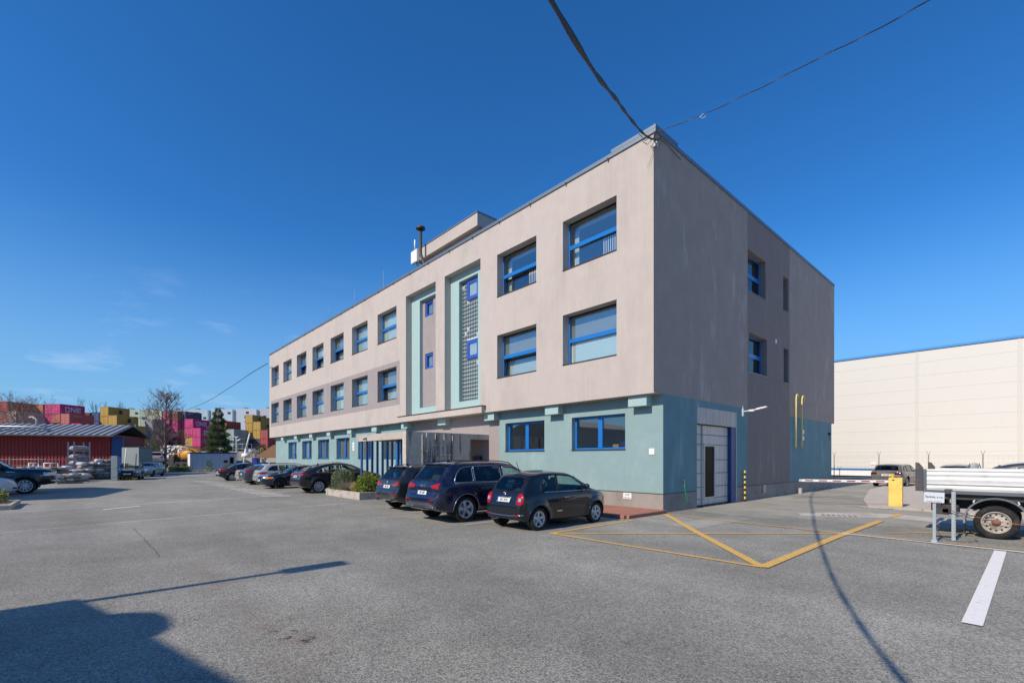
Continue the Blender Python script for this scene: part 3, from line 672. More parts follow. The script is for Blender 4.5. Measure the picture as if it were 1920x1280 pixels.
for yy in (-4.36, -4.07, -3.81, -3.53, -3.25, -2.98, -2.72):
    MB().bbox(-13.86, -13.74, yy-.04, yy+.04, 0, 2.69, .006).build('post', M['post'], PO)
MB().bbox(-10.54, -10.38, -4.26, -4.14, .1, 2.77, .006).build('post', M['post'], PO)
MB().bbox(-11.25, -11.15, -3.65, -3.55, .1, 2.77, .006).build('post', M['post'], PO)
MB().bbox(-9.05-2.0, -9.05-1.7, -.14, -.003, 1.5, 2.0, .01).build('notice', M['white'], PO) if False else None
MB().cyl((-13.0, PF-.0, 2.8), (-13.05, PF-.16, 2.74), .05, 8).build('lamp', M['steel'], PO)
tag(MB().bbox(-10.35, -9.75, -.16, -.004, 1.05, 1.95, .02).build('mailbox', mat('navy_box', '#101c38', .4)), 'dark blue mailbox on the grey wall seen through the porch opening', 'mailbox')
tag(MB().bbox(-9.95, -9.78, -.175, -.161, 1.3, 1.75, .003).build('notice_card', M['white']), 'white notice card hanging on the dark mailbox in the porch', 'notice')
# ------------------------------------------------------------ vehicles
def paint(name, col, flake=.25, rough=.32, dust=None, dlo=.4, dhi=.8):
    return mat(name, col, rough, metal=flake*.5, coat=1.0, spec=.2, dirt=dust, dscale=2.2, dlo=dlo, dhi=dhi)
M['cglass'] = glassmat('car_glass', (.62, .74, .70))
M['cglassd'] = glassmat('car_glass_dark', (.16, .18, .2))
M['chrome'] = mat('chrome', '#c9ccd0', .14, metal=1)
M['satin'] = mat('satin_trim', '#9fa3a8', .3, metal=.9)
M['tyre'] = mat('tyre_rubber', '#1c1c1d', .85, noise=.2, scale=14, dirt='#4a4744', dscale=5, dlo=.5, dhi=.8)
M['rim'] = mat('alloy_rim', '#d0d3d6', .35, metal=.15, dirt='#8d8a86', dscale=6)
M['rimd'] = mat('dark_rim', '#2b2d31', .4, metal=.7)
M['red'] = mat('red_lens', (.33, .006, .004), .25, coat=.35, spec=.2)
M['redd'] = mat('dark_red_lens', (.07, .004, .008), .12, coat=1)
M['orange'] = mat('orange_lens', (.85, .24, .02), .15, coat=1)
M['lens'] = mat('clear_lens', '#b8c0c6', .1, metal=.5, coat=1)
M['lensd'] = mat('smoked_lens', '#3d444b', .1, metal=.5, coat=1)
M['plate'] = mat('number_plate', '#dcdcd8', .4)
M['plateblue'] = mat('plate_blue', '#1b3f9a', .4)
M['ink'] = mat('plate_ink', '#101112', .5)
M['cabin'] = mat('cabin_trim', '#2a2b2e', .9)
M['seat'] = mat('seat_cloth', '#3b3c40', .9)
M['liner'] = mat('wheel_well', '#0d0d0e', .95)
M['clad'] = mat('grey_cladding', '#34373b', .6, dirt='#5a5753', dscale=3)

def poly(pts, x):
    if x <= pts[0][0]: return pts[0][1]
    for (a, b), (c, d) in zip(pts, pts[1:]):
        if x <= c: return b+(d-b)*(x-a)/max(1e-9, c-a)
    return pts[-1][1]
def chaikin(p, n=2):
    for _ in range(n):
        q = [p[0]]
        for a, b in zip(p, p[1:]):
            q.append(tuple(.75*a[i]+.25*b[i] for i in range(len(a)))); q.append(tuple(.25*a[i]+.75*b[i] for i in range(len(a))))
        q.append(p[-1]); p = q
    return p
def resample(p, st):
    o = [p[0]]; acc = 0
    for a, b in zip(p, p[1:]):
        L_ = math.dist(a, b)
        if L_ < 1e-9: continue
        t = st-acc
        while t <= L_: o.append((a[0]+(b[0]-a[0])*t/L_, a[1]+(b[1]-a[1])*t/L_)); t += st
        acc = L_-(t-st)
    o.append(p[-1]); return o
def sm(t): t = max(0, min(1, t)); return t*t*(3-2*t)

def car(name, label, cat, loc, rotz, sp, group='parked cars'):
    """sp: top (x,z) silhouette from tail to nose, belt, bot, W half width, tum, plan, wheels..."""
    T = thing(name, label, cat, loc, rotz, group)
    W_ = sp['W']; top = chaikin(sp['top'], 2); st = resample(top, sp.get('step', .04))
    xs = []; last = -1
    for (x, z) in st:
        if x <= last+.0015: x = last+.0015
        xs.append((x, z)); last = x
    L_ = xs[-1][0]; bot = chaikin(sp['bot'], 2); belt = chaikin(sp['belt'], 2); plan = chaikin(sp['plan'], 2)
    wh = sp['wheels']; r = sp['r']; ra = r*sp.get('arch', 1.17); tum = sp.get('tum', .76); crown = sp.get('crown', .02); sh = sp.get('shoulder', .95)
    rings = []
    for (x, zt) in xs:
        zb = min(poly(bot, x), zt-.02); B = min(poly(belt, x), zt-.03); Wm = W_*poly(plan, x)
        t = sm((zt-poly(belt, x))/.33); h = B-zb
        Wt = Wm*((1-t)*.86+t*tum); dz = (1-t)*.02+t*.075
        c = [(0, zb), (Wm*.8, zb), (Wm*.955, zb+h*.05), (Wm*.985, zb+h*.28), (Wm, zb+h*.55), (Wm*(.995), zb+h*.8), (Wm*(sh+.015), B-.0*h), (Wm*sh*(1-t)+t*Wm*(sh-.012), B+.012*t+.004),
             (Wt+(Wm*sh-Wt)*.42, B+(zt-B)*.5), (Wt*1.0+.02*t, zt-dz), (Wt*(.93), zt-dz*.28), (Wt*.62, zt-.003), (0, zt+crown*t)]
        c = chaikin(c, 2); half = [(y, z) for (y, z) in c]
        ring = [(x, -y, z) for (y, z) in half] + [(x, y, z) for (y, z) in reversed(half[1:-1])]
        rings.append(ring)
    k = len(rings[0]); V = []
    for ring in rings:
        for (x, y, z) in ring:
            for wx in wh:
                d = math.hypot(x-wx, z-r)
                if abs(y) > W_*.7 and z < poly(belt, x)-.05:
                    fl = sp.get('flare', .025)*math.exp(-((d-ra*1.03)/.09)**2)
                    y += math.copysign(fl, y)
                    if abs(d-ra) < .022 and d > .01:
                        q = ra/d; x2 = wx+(x-wx)*q; z2 = r+(z-r)*q
                        x, z = x2, z2
            V.append((x, y, z))
    F_ = []
    n = len(rings)
    for i in range(n-1):
        for j in range(k): F_.append((i*k+j, (i+1)*k+j, (i+1)*k+(j+1) % k, i*k+(j+1) % k))
    F_.append(tuple(range(k))); F_.append(tuple((n-1)*k+j for j in reversed(range(k))))
    bvh = BVHTree.FromPolygons([Vector(v) for v in V], F_)
    LX = L_
    def hit(view, u, v, s=1):
        if view == 'side': o, d = Vector((u, s*4, v)), Vector((0, -s, 0))
        elif view == 'rear': o, d = Vector((-4, u, v)), Vector((1, 0, 0))
        elif view == 'front': o, d = Vector((LX+4, u, v)), Vector((-1, 0, 0))
        else: o, d = Vector((u, v, 5)), Vector((0, 0, -1))
        p, nn, _, _ = bvh.ray_cast(o, d)
        if p is None:
            p, nn, _, _ = bvh.find_nearest(o+d*4)
        if nn.dot(d) > 0: nn = -nn
        return p, nn
    def patch(nm, m, view, lo, hi, s=1, off=.004, nu=14, nv=7, parent=None, thick=0):
        lo = lo; hi = hi; u0 = max(lo[0][0], hi[0][0]); u1 = min(lo[-1][0], hi[-1][0]); vs = []; fs = []
        for i in range(nu+1):
            u = u0+(u1-u0)*i/nu
            a, b = poly(lo, u), poly(hi, u)
            for j in range(nv+1):
                p, nn = hit(view, u, a+(b-a)*j/nv, s); vs.append(p+nn*off)
        for i in range(nu):
            for j in range(nv): fs.append((i*(nv+1)+j, (i+1)*(nv+1)+j, (i+1)*(nv+1)+j+1, i*(nv+1)+j+1))
        return MB().add(vs, fs, 0, True).build(nm, m, parent or T)
    def outline(view, lo, hi, s=1, off=.006, nu=14):
        u0 = max(lo[0][0], hi[0][0]); u1 = min(lo[-1][0], hi[-1][0]); P = []
        for i in range(nu+1): u = u0+(u1-u0)*i/nu; P.append((u, poly(lo, u)))
        for j in range(1, 6): P.append((u1, poly(lo, u1)+(poly(hi, u1)-poly(lo, u1))*j/6))
        for i in range(nu, -1, -1): u = u0+(u1-u0)*i/nu; P.append((u, poly(hi, u)))
        for j in range(5, 0, -1): P.append((u0, poly(lo, u0)+(poly(hi, u0)-poly(lo, u0))*j/6))
        o = []
        for (u, v) in P:
            p, nn = hit(view, u, v, s); o.append(p+nn*off)
        return o
    def line(nm, m, view, pts, rad=.006, s=1, off=0, parent=None, closed=False, sub=6):
        P = []
        for a, b in zip(pts, pts[1:]):
            for i in range(sub): P.append((a[0]+(b[0]-a[0])*i/sub, a[1]+(b[1]-a[1])*i/sub))
        P.append(pts[-1]); o = []
        for (u, v) in P:
            p, nn = hit(view, u, v, s); o.append(p+nn*off)
        return MB().tube(o, rad, 5, closed=closed).build(nm, m, parent or T, fix=False)
    # body with window and wheel openings
    def inside(u, v, lo, hi, g):
        u0 = max(lo[0][0], hi[0][0])+g; u1 = min(lo[-1][0], hi[-1][0])-g
        return u0 < u < u1 and poly(lo, u)+g < v < poly(hi, u)-g
    FF = []; body_dark = []
    for f in F_:
        c = sum((Vector(V[i]) for i in f), Vector())/len(f)
        nn = (Vector(V[f[2]])-Vector(V[f[0]])).cross(Vector(V[f[3]])-Vector(V[f[1]])) if len(f) == 4 else Vector((1, 0, 0))
        if nn.length > 0: nn.normalize()
        kill = False
        if len(f) == 4:
            for wx in wh:
                if abs(c.y) > W_*.62 and math.hypot(c.x-wx, c.z-r) < ra-.002: kill = True
            if abs(nn.y) > .45:
                for w in sp['side']:
                    if inside(c.x, c.z, w[0], w[1], .012): kill = True
            elif c.x < L_*.5 and sp.get('rearwin') and c.z > poly(belt, c.x)-.3 and abs(nn.x) > .12:
                if inside(c.y, c.z, *sp['rearwin'], .012): kill = True
            elif c.x > L_*.5 and sp.get('frontwin') and abs(nn.x) > .12:
                if inside(c.y, c.z, *sp['frontwin'], .012): kill = True
        if not kill: FF.append(f)
    me = bpy.data.meshes.new('body'); me.from_pydata(V, [], FF); me.materials.append(sp['paint']); me.polygons.foreach_set('use_smooth', [len(f) == 4 for f in FF]); me.update()
    import bmesh
    bm = bmesh.new(); bm.from_mesh(me); bmesh.ops.recalc_face_normals(bm, faces=bm.faces); bm.to_mesh(me); bm.free()
    link('body', me, T)
    gm = sp.get('glass', M['cglass'])
    for w in sp['side']:
        gl = M[w[2]] if len(w) > 2 and w[2] else gm
        for s in (-1, 1):
            g = patch('window', gl, 'side', w[0], w[1], s, .002)
            MB().tube(outline('side', w[0], w[1], s), w[3] if len(w) > 3 else .011, 5, closed=True).build('window_trim', M[w[4]] if len(w) > 4 else M['black'], g, fix=False)
    for nm, key, view in (('rear_window', 'rearwin', 'rear'), ('windscreen', 'frontwin', 'front')):
        if sp.get(key):
            g = patch(nm, gm, view, *sp[key], 1, .003, 16, 9); MB().tube(outline(view, *sp[key]), .012, 5, closed=True).build('window_trim', M['black'], g, fix=False)
    # wheels
    tw = sp.get('tw', .21); yo = W_-.02
    for wx in wh:
        for s in (-1, 1):
            if wx in sp.get('skipw', ()): continue
            lm = MB(); N = 20; a0, a1 = -.35, math.pi+.35
            vs = []
            for i in range(N+1):
                a = a0+(a1-a0)*i/N
                for yy in (W_*sp.get('lin', .93), W_-.42): vs.append((wx+(ra+.004)*math.cos(a), s*yy, r+(ra+.004)*math.sin(a)))
            lm.add(vs, [(2*i, 2*i+1, 2*i+3, 2*i+2) for i in range(N)])
            lm.add([vs[2*i+1] for i in range(N+1)], [tuple(range(N+1))])
            lm.build('wheel_arch', M['liner'], T)
            # arch lip follows the body
            lip = []
            for i in range(N+1):
                a = -.12+(math.pi+.24)*i/N
                u, v = wx+(ra+.02)*math.cos(a), r+(ra+.02)*math.sin(a)
                if v < .14: continue
                p, nn = hit('side', u, v, s); lip.append(Vector((u, p.y, v)))
            MB().tube(lip, sp.get('lipr', .016), 6).build('arch_trim', sp.get('lipm', sp['paint']), T, fix=False)
            wheel(T, (wx, s*yo, r), s, r, tw, sp.get('rimstyle', 5), sp.get('rimm', M['rim']))
    # cabin
    cb = MB(); cx0, cx1 = sp['cabin']; zf = .34
    cb.box(cx0, cx1, -W_*.82, W_*.82, zf-.03, zf)
    for (x0, row) in zip(sp['seats'], range(9)):
        for y in ((-.36, .36) if W_ > .75 else (-.32, .32)):
            zt_ = sp.get('seatz', .62)
            cb.bbox(x0, x0+.5, y-.23, y+.23, zf, zt_-.1, .05, 1); cb.bbox(x0-.12, x0+.06, y-.22, y+.22, zt_-.12, zt_+.47, .05, 1); cb.bbox(x0-.1, x0-.01, y-.12, y+.12, zt_+.5, zt_+.66, .03, 1)
    cb.box(cx1-.1, cx1+.12, -W_*.8, W_*.8, zf, poly(belt, cx1)-.06)
    cb.tube([(cx1-.3+.1*math.cos(a)*.4, .36+.18*math.sin(a), poly(belt, cx1)-.06+.17*math.cos(a)) for a in [2*math.pi*i/14 for i in range(14)]], .014, 5, closed=True)
    cb.build('interior', [M['cabin'], M['seat']], T)
    # mirrors
    if sp.get('mirror'):
        mx_, mz = sp['mirror']
        for s in (-1, 1):
            p, _ = hit('side', mx_, mz, s); q = MB()
            q.cyl((mx_, p.y-s*.01, mz-.02), (mx_+.02, p.y+s*.08, mz+.02), .022, 6)
            q.lathe([(0, -.05), (.06, -.045), (.085, -.01), (.08, .03), (.045, .07), (0, .08)], 12, o=(mx_+.02, p.y+s*.13, mz+.06), axis='X')
            q.build('mirror', sp.get('mirm', sp['paint']), T)
    if sp.get('handles'):
        for (hx, hz) in sp['handles']:
            for s in (-1, 1):
                p, nn = hit('side', hx, hz, s); MB().bbox(hx-.09, hx+.09, min(p.y, p.y+s*.035), max(p.y, p.y+s*.035), hz-.014, hz+.014, .008).build('door_handle', sp.get('handm', sp['paint']), T)
    for pts in sp.get('seams', ()):
        for s in (-1, 1): line('door_seam', M['liner'], 'side', pts, .0045, s)
    for pts in sp.get('rearseams', ()): line('tailgate_seam', M['liner'], 'rear', pts, .005)
    if sp.get('rails'):
        x0, x1 = sp['rails'][:2]
        for s in (-1, 1):
            P = []
            for i in range(13):
                u = x0+(x1-x0)*i/12; y = s*W_*tum*.9*poly(plan, u); p, _ = hit('top', u, y); P.append((u, y, p.z+(.045 if 0 < i < 12 else .0)))
            MB().tube(P, .016, 6).build('roof_rail', sp['rails'][2], T)
    T['_'] = 0; del T['_']
    return T, hit, patch, line, outline

def wheel(T, c, s, r, w, style, rm, lug=5):
    """tyre with rim, spokes and hub; s = side it faces"""
    x, y, z = c
    rr = r*.70
    prof = [(rr, -w+.01), (rr+.02, -w), (r-.03, -w+.002), (r-.006, -w+.02), (r, -w+.05), (r, -.05), (r-.006, -.02), (r-.03, -.003), (rr+.03, .006), (rr+.008, 0), (rr, -.012)]
    pr = [(a, b*s) for a, b in prof]
    t = MB().lathe(pr, 30, 0, axis='Y').build('wheel', M['tyre'], T, (x, y, z))
    q = MB()
    q.lathe([(rr, -w*.9*s), (rr, -.012*s), (rr-.012, -.002*s), (rr-.028, -.012*s), (rr-.034, -.05*s), (rr-.036, -w*.9*s)], 30, 0, axis='Y')
    q.lathe([(0, -w*.55*s), (rr-.02, -w*.55*s)], 24, 1, axis='Y'); q.lathe([(0, -w*.40*s), (rr*.62, -w*.40*s), (rr*.62, -w*.5*s)], 24, 2, axis='Y')
    hub = r*.15
    q.lathe([(0, -.02*s), (hub*.5, -.02*s), (hub*.9, -.03*s), (hub*1.05, -.06*s)], 18, 0, axis='Y')
    def spoke(a, w0, w1, dep0=.035, dep1=.02):
        ca, sa = math.cos(a), math.sin(a)
        def P(rad, off, d): return (ca*rad-sa*off, -d*s, sa*rad+ca*off)
        r0, r1 = hub*.6, rr-.02
        vs = [P(r0, -w0, dep0), P(r0, w0, dep0), P(r1, w1, dep1), P(r1, -w1, dep1), P(r0, -w0*1.1, .09), P(r0, w0*1.1, .09), P(r1, w1*1.1, .07), P(r1, -w1*1.1, .07)]
        q.add(vs, [(0, 1, 2, 3), (7, 6, 5, 4), (0, 4, 5, 1), (1, 5, 6, 2), (2, 6, 7, 3), (3, 7, 4, 0)], 0)
    if style == 5:
        for i in range(5): spoke(2*math.pi*i/5+.3, r*.085, r*.075)
    elif style == 6:
        for i in range(5): spoke(2*math.pi*i/5+.5, r*.06, r*.13)
    elif style == 10:
        for i in range(10): spoke(2*math.pi*i/10+.1, r*.03, r*.062)
    elif style == 20:
        for i in range(10):
            for o in (-.1, .1): spoke(2*math.pi*i/10+o, r*.02, r*.03)
    elif style == 12:
        for i in range(12): spoke(2*math.pi*i/12, r*.028, r*.04)
    for i in range(5):
        a = 2*math.pi*i/5+.7; q.cyl((math.cos(a)*hub*.62, -.035*s, math.sin(a)*hub*.62), (math.cos(a)*hub*.62, -.012*s, math.sin(a)*hub*.62), r*.018, 6, 1)
    q.build('rim', [rm, M['liner'], M['satin']], t)
    return t
def numplate(T, loc, rot, s, w=.52, h=.11):
    p = MB().bbox(-w/2, w/2, -.008, .004, -h/2, h/2, .003).build('number_plate', M['plate'], T, loc, rot)
    MB().box(-w/2+.004, -w/2+.05, -.0105, -.009, -h/2+.006, h/2-.006).build('plate_band', M['plateblue'], p)
    text('plate_lettering', s, h*.86, M['ink'], p, (.02, -.0105, -.002), (R(90), 0, 0), .001, bold=.002, sx=.8)
    return p
def ring(T, name, m, loc, rot, r, rad, n=18):
    return MB().tube([(r*math.cos(2*math.pi*i/n), 0, r*math.sin(2*math.pi*i/n)) for i in range(n)], rad, 5, closed=True).build(name, m, T, loc, rot, fix=False)
def rearrot(pn): # rotation so that local -Y faces the body normal (pointing backwards, -x)
    el = math.atan2(pn.z, -pn.x); return (0, 0, -math.pi/2), el
def onrear(hit, y, z, off=.01, view='rear'):
    p, nn = hit(view, y, z); p = p+nn*off
    yaw = math.atan2(nn.y, nn.x)+math.pi/2; el = math.asin(max(-1, min(1, nn.z)))
    return tuple(p), (-el, 0, yaw)
UP = R(90)
# ---- small rounded hatchback
P_fiat = paint('slate_paint', (.007, .009, .015), .2, .3, dust=(.018, .02, .024), dlo=.58, dhi=.85)
sp = dict(W=.80, tum=.74, r=.295, wheels=(.58, 2.88), paint=P_fiat, flare=.035, tw=.185, rimstyle=5, shoulder=.93, crown=.025,
 top=[(0, .50), (0, .62), (.03, .70), (.06, .76), (.10, .90), (.15, .97), (.24, 1.12), (.34, 1.27), (.46, 1.38), (.56, 1.43), (.8, 1.47), (1.2, 1.49), (1.65, 1.475), (2.0, 1.42), (2.3, 1.29), (2.6, 1.12), (2.82, 1.0), (3.0, .96), (3.2, .90), (3.38, .80), (3.5, .66), (3.56, .52), (3.57, .42)],
 bot=[(0, .30), (.2, .24), (.6, .2), (3, .2), (3.4, .22), (3.57, .3)], belt=[(0, .86), (.3, .94), (1.2, .955), (2.6, .94), (3.57, .8)],
 plan=[(0, .72), (.03, .83), (.12, .91), (.35, .975), (.8, 1), (2.6, 1), (3.1, .96), (3.4, .86), (3.57, .62)],
 side=[([(.70, .97), (1.3, .972)], [(.70, 1.03), (.75, 1.18), (.84, 1.28), (.98, 1.355), (1.3, 1.395)], None, .009, 'black'),
       ([(1.37, .972), (2.54, .965)], [(1.37, 1.395), (1.72, 1.385), (2.0, 1.31), (2.27, 1.16), (2.54, .98)], None, .009, 'black')],
 rearwin=([(-.52, 1.03), (-.3, .985), (.3, .985), (.52, 1.03)], [(-.52, 1.2), (-.46, 1.31), (-.3, 1.345), (.3, 1.345), (.46, 1.31), (.52, 1.2)]),
 frontwin=([(-.6, 1.04), (.6, 1.04)], [(-.6, 1.2), (-.5, 1.34), (.5, 1.34), (.6, 1.2)]),
 cabin=(.7, 2.45), seats=(.95, 1.6), seatz=.66, mirror=(2.36, .99), mirm=P_fiat, handles=[(1.58, .80)], handm=M['chrome'],
 seams=[[(1.34, .96), (1.36, .5), (1.45, .33), (2.45, .31), (2.6, .45), (2.62, .9)]], rearseams=[[(-.55, .98), (-.6, .75), (-.55, .6), (.55, .6), (.6, .75), (.55, .98)]])
T, hit, patch, line, outline = car('hatchback_car', 'small rounded black three-door hatchback with five-spoke wheels, nearest the building corner', 'car', (-.83, -6.41, 0), UP, sp)
for s in (-1, 1):
    lo = [(-.70, .70), (-.66, .665), (-.55, .66), (-.49, .7)]; hi = [(-.70, .84), (-.64, .93), (-.55, .95), (-.49, .86)]
    lo, hi = ([(s*-a, b) for a, b in lo], [(s*-a, b) for a, b in hi])
    if s == 1: lo, hi = lo[::-1], hi[::-1]
    lo.sort(); hi.sort()
    patch('tail_lamp', M['red'], 'rear', lo, hi, 1, .012, 8, 8)
    c = s*.60
    patch('lamp_insert', M['lens'], 'rear', [(c-.045, .745), (c+.045, .745)], [(c-.045, .83), (c+.045, .83)], 1, .017, 4, 4)
    patch('reflector', M['red'], 'rear', [(s*.56-.06, .385), (s*.56+.06, .385)], [(s*.56-.06, .42), (s*.56+.06, .42)], 1, .024, 4, 2)
line('bumper_strip', M['chrome'], 'rear', [(-.7, .42), (-.3, .385), (.3, .385), (.7, .42)], .016, 1, .004)
line('boot_trim', M['chrome'], 'rear', [(-.27, .83), (0, .845), (.27, .83)], .018, 1, .004)
p, rt = onrear(hit, 0, .765, .012); numplate(T, p, rt, '5AC 8155', .50, .11)
p, rt = onrear(hit, 0, .925, .012); ring(T, 'badge', M['chrome'], p, rt, .042, .01); MB().cyl((0, .0, 0), (0, -.006, 0), .036, 14).build('badge_disc', mat('badge_red', '#8c1f24', .3), T, p, rt)
for s in (-1, 1):
    line('belt_trim', M['chrome'], 'side', [(.8, .958), (2.62, .952)], .009, s, .003)
    p, _ = hit('side', 1.3, .46, s); MB().box(1.22, 1.42, min(p.y, p.y+s*.008), max(p.y, p.y+s*.008), .44, .475).build('side_badge', M['chrome'], T)
p, _ = hit('top', .62, 0); MB().cyl(p, p+Vector((-.12, .0, .26)), .008, 6).build('antenna', M['black'], T)
p, _ = hit('rear', -.02, 1.0); MB().tube([(p.x-.01, 0, .985), (p.x+.01, .12, 1.0), (p.x+.02, .33, 1.02)], .010, 5).build('wiper', M['black'], T)
MB().cyl((-.02, .38, .27), (.25, .38, .27), .034, 12).cyl((-.025, .38, .27), (-.02, .38, .27), .028, 12, 1).build('exhaust_pipe', [M['chrome'], M['liner']], T)
for s in (-1, 1): patch('headlamp', M['lens'], 'front', sorted([(s*.5, .66), (s*.66, .67)]), sorted([(s*.5, .8), (s*.66, .79)]), 1, .01, 5, 5)

# ---- big navy SUV
P_q7 = paint('navy_paint', (.005, .009, .04), .35, .25, dust=(.045, .05, .07), dlo=.45, dhi=.8)
sp = dict(W=.97, tum=.76, r=.375, wheels=(.98, 3.98), paint=P_q7, flare=.03, tw=.26, rimstyle=6, shoulder=.955, crown=.02, arch=1.13,
 top=[(0, .55), (0, .66), (.04, .78), (.10, .82), (.13, 1.02), (.18, 1.16), (.34, 1.36), (.50, 1.55), (.60, 1.65), (.68, 1.69), (1.0, 1.72), (1.7, 1.745), (2.4, 1.735), (2.9, 1.68), (3.3, 1.5), (3.7, 1.29), (3.95, 1.17), (4.3, 1.13), (4.7, 1.06), (4.92, .96), (5.02, .8), (5.06, .6)],
 bot=[(0, .42), (.3, .3), (.8, .26), (4.2, .26), (4.8, .28), (5.06, .38)], belt=[(0, 1.04), (.4, 1.1), (1.5, 1.105), (3.6, 1.09), (5.06, .95)],
 plan=[(0, .78), (.03, .87), (.12, .93), (.4, .98), (.9, 1), (4, 1), (4.6, .95), (4.9, .85), (5.06, .66)],
 side=[([(.62, 1.14), (1.28, 1.14)], [(.62, 1.2), (.72, 1.38), (.86, 1.52), (1.0, 1.57), (1.28, 1.595)], 'cglassd', .012, 'satin'),
       ([(1.34, 1.14), (2.36, 1.135)], [(1.34, 1.597), (1.9, 1.61), (2.2, 1.6), (2.36, 1.59)], 'cglassd', .012, 'satin'),
       ([(2.46, 1.135), (3.6, 1.125)], [(2.46, 1.59), (2.75, 1.57), (3.1, 1.44), (3.35, 1.3), (3.6, 1.16)], None, .012, 'satin')],
 rearwin=([(-.68, 1.19), (.68, 1.19)], [(-.68, 1.22), (-.6, 1.55), (-.5, 1.59), (.5, 1.59), (.6, 1.55), (.68, 1.22)]), frontwin=([(-.7, 1.24), (.7, 1.24)], [(-.7, 1.3), (-.6, 1.6), (.6, 1.6), (.7, 1.3)]),
 cabin=(.6, 3.5), seats=(.9, 1.7, 2.6), seatz=.85, mirror=(3.4, 1.17), handles=[(1.75, .98), (2.85, .97)], glass=M['cglass'],
 rails=(.75, 3.0, M['black']), seams=[[(1.3, 1.14), (1.32, .9), (1.55, .5), (1.7, .34), (3.55, .34), (3.62, .6), (3.6, 1.1)], [(2.42, 1.14), (2.44, .36)]],
 rearseams=[[(-.72, 1.16), (-.74, .9), (-.68, .56), (.68, .56), (.74, .9), (.72, 1.16)], [(-.7, .93), (.7, .93)]], lipm=M['satin'], lipr=.01, handm=P_q7)
T, hit, patch, line, outline = car('suv_car', 'large dark blue SUV with chrome window line, between small black hatchback and grey SUV', 'car', (-3.52, -7.24, 0), UP, sp)
for s in (-1, 1):
    patch('tail_lamp', M['red'], 'rear', sorted([(s*.44, .985), (s*.82, .96)]), sorted([(s*.44, 1.055), (s*.82, 1.13)]), 1, .012, 10, 5)
    patch('reflector', M['redd'], 'rear', sorted([(s*.4, .63), (s*.8, .635)]), sorted([(s*.4, .665), (s*.8, .69)]), 1, .012, 8, 3)
    patch('reflector', M['red'], 'rear', sorted([(s*.52, .64), (s*.74, .645)]), sorted([(s*.52, .658), (s*.74, .675)]), 1, .016, 8, 3)
patch('lower_bumper', M['clad'], 'rear', [(-.82, .44), (-.3, .40), (.3, .40), (.82, .44)], [(-.82, .50), (-.55, .585), (.55, .585), (.82, .50)], 1, .012, 14, 5)
line('skid_trim', M['satin'], 'rear', [(-.76, .46), (-.62, .52), (.62, .52), (.76, .46)], .012, 1, .012)
for s in (-1, 1): line('exhaust_trim', M['satin'], 'rear', [(s*.35, .46), (s*.62, .45), (s*.68, .49)], .012, 1, .012)
p, rt = onrear(hit, .0, .845, .012); numplate(T, p, rt, '7AP 1207', .50, .11)
for i in range(4):
    p, rt = onrear(hit, .10-.067*i, 1.045, .014); ring(T, 'badge', M['chrome'], p, rt, .042, .006)
p, _ = hit('rear', 0, 1.22); MB().tube([(p.x-.015, 0, 1.2), (p.x-.0, -.18, 1.22), (p.x+.01, -.42, 1.225)], .012, 5).build('wiper', M['black'], T)
MB().bbox(.52, .80, -.62, .62, 1.62, 1.675, .02).build('spoiler', P_q7, T)
for s in (-1, 1): line('belt_trim', M['satin'], 'side', [(.62, 1.118), (3.7, 1.1)], .012, s, .003)
p, _ = hit('top', .95, 0); MB().prism([(0, 0), (.16, 0), (.02, .07)], -.015, .015, 'Y').build('antenna', P_q7, T, tuple(p))
for s in (-1, 1): patch('headlamp', M['lens'], 'front', sorted([(s*.55, .84), (s*.82, .88)]), sorted([(s*.55, .92), (s*.82, .98)]), 1, .01, 5, 5)

# ---- compact grey SUV
P_x1 = paint('graphite_paint', (.022, .026, .032), .45, .28)
sp = dict(W=.91, tum=.75, r=.345, wheels=(.86, 3.52), paint=P_x1, flare=.03, tw=.23, rimstyle=10, crown=.02,
 top=[(0, .55), (0, .66), (.05, .74), (.09, .80), (.12, .98), (.16, 1.08), (.32, 1.28), (.44, 1.45), (.52, 1.52), (.6, 1.55), (1.0, 1.585), (1.7, 1.6), (2.3, 1.57), (2.7, 1.47), (3.1, 1.26), (3.4, 1.1), (3.8, 1.05), (4.2, .96), (4.38, .82), (4.44, .6)],
 bot=[(0, .42), (.3, .3), (.7, .25), (3.8, .25), (4.2, .28), (4.44, .36)], belt=[(0, .98), (.4, 1.03), (1.5, 1.03), (3.1, 1.01), (4.44, .85)],
 plan=[(0, .78), (.03, .87), (.12, .93), (.4, .98), (.9, 1), (3.5, 1), (4.1, .94), (4.44, .66)],
 side=[([(.6, 1.06), (1.0, 1.06)], [(.6, 1.1), (.75, 1.3), (1.0, 1.42)], 'cglassd', .01, 'black'), ([(1.05, 1.06), (1.95, 1.055)], [(1.05, 1.43), (1.5, 1.46), (1.95, 1.45)], 'cglassd', .01, 'black'), ([(2.03, 1.055), (3.0, 1.045)], [(2.03, 1.45), (2.4, 1.42), (2.75, 1.27), (3.0, 1.08)], None, .01, 'black')],
 rearwin=([(-.62, 1.1), (.62, 1.1)], [(-.62, 1.13), (-.55, 1.4), (-.46, 1.44), (.46, 1.44), (.55, 1.4), (.62, 1.13)]), frontwin=([(-.62, 1.16), (.62, 1.16)], [(-.62, 1.2), (-.54, 1.46), (.54, 1.46), (.62, 1.2)]),
 cabin=(.6, 3.0), seats=(.95, 2.0), seatz=.75, mirror=(2.85, 1.09), handles=[(1.3, .93), (2.35, .92)], rails=(.65, 2.5, M['satin']),
 seams=[[(1.02, 1.06), (1.05, .8), (1.25, .4), (3.0, .34), (3.05, 1.0)]], rearseams=[[(-.68, 1.07), (-.7, .85), (-.62, .55), (.62, .55), (.7, .85), (.68, 1.07)]])
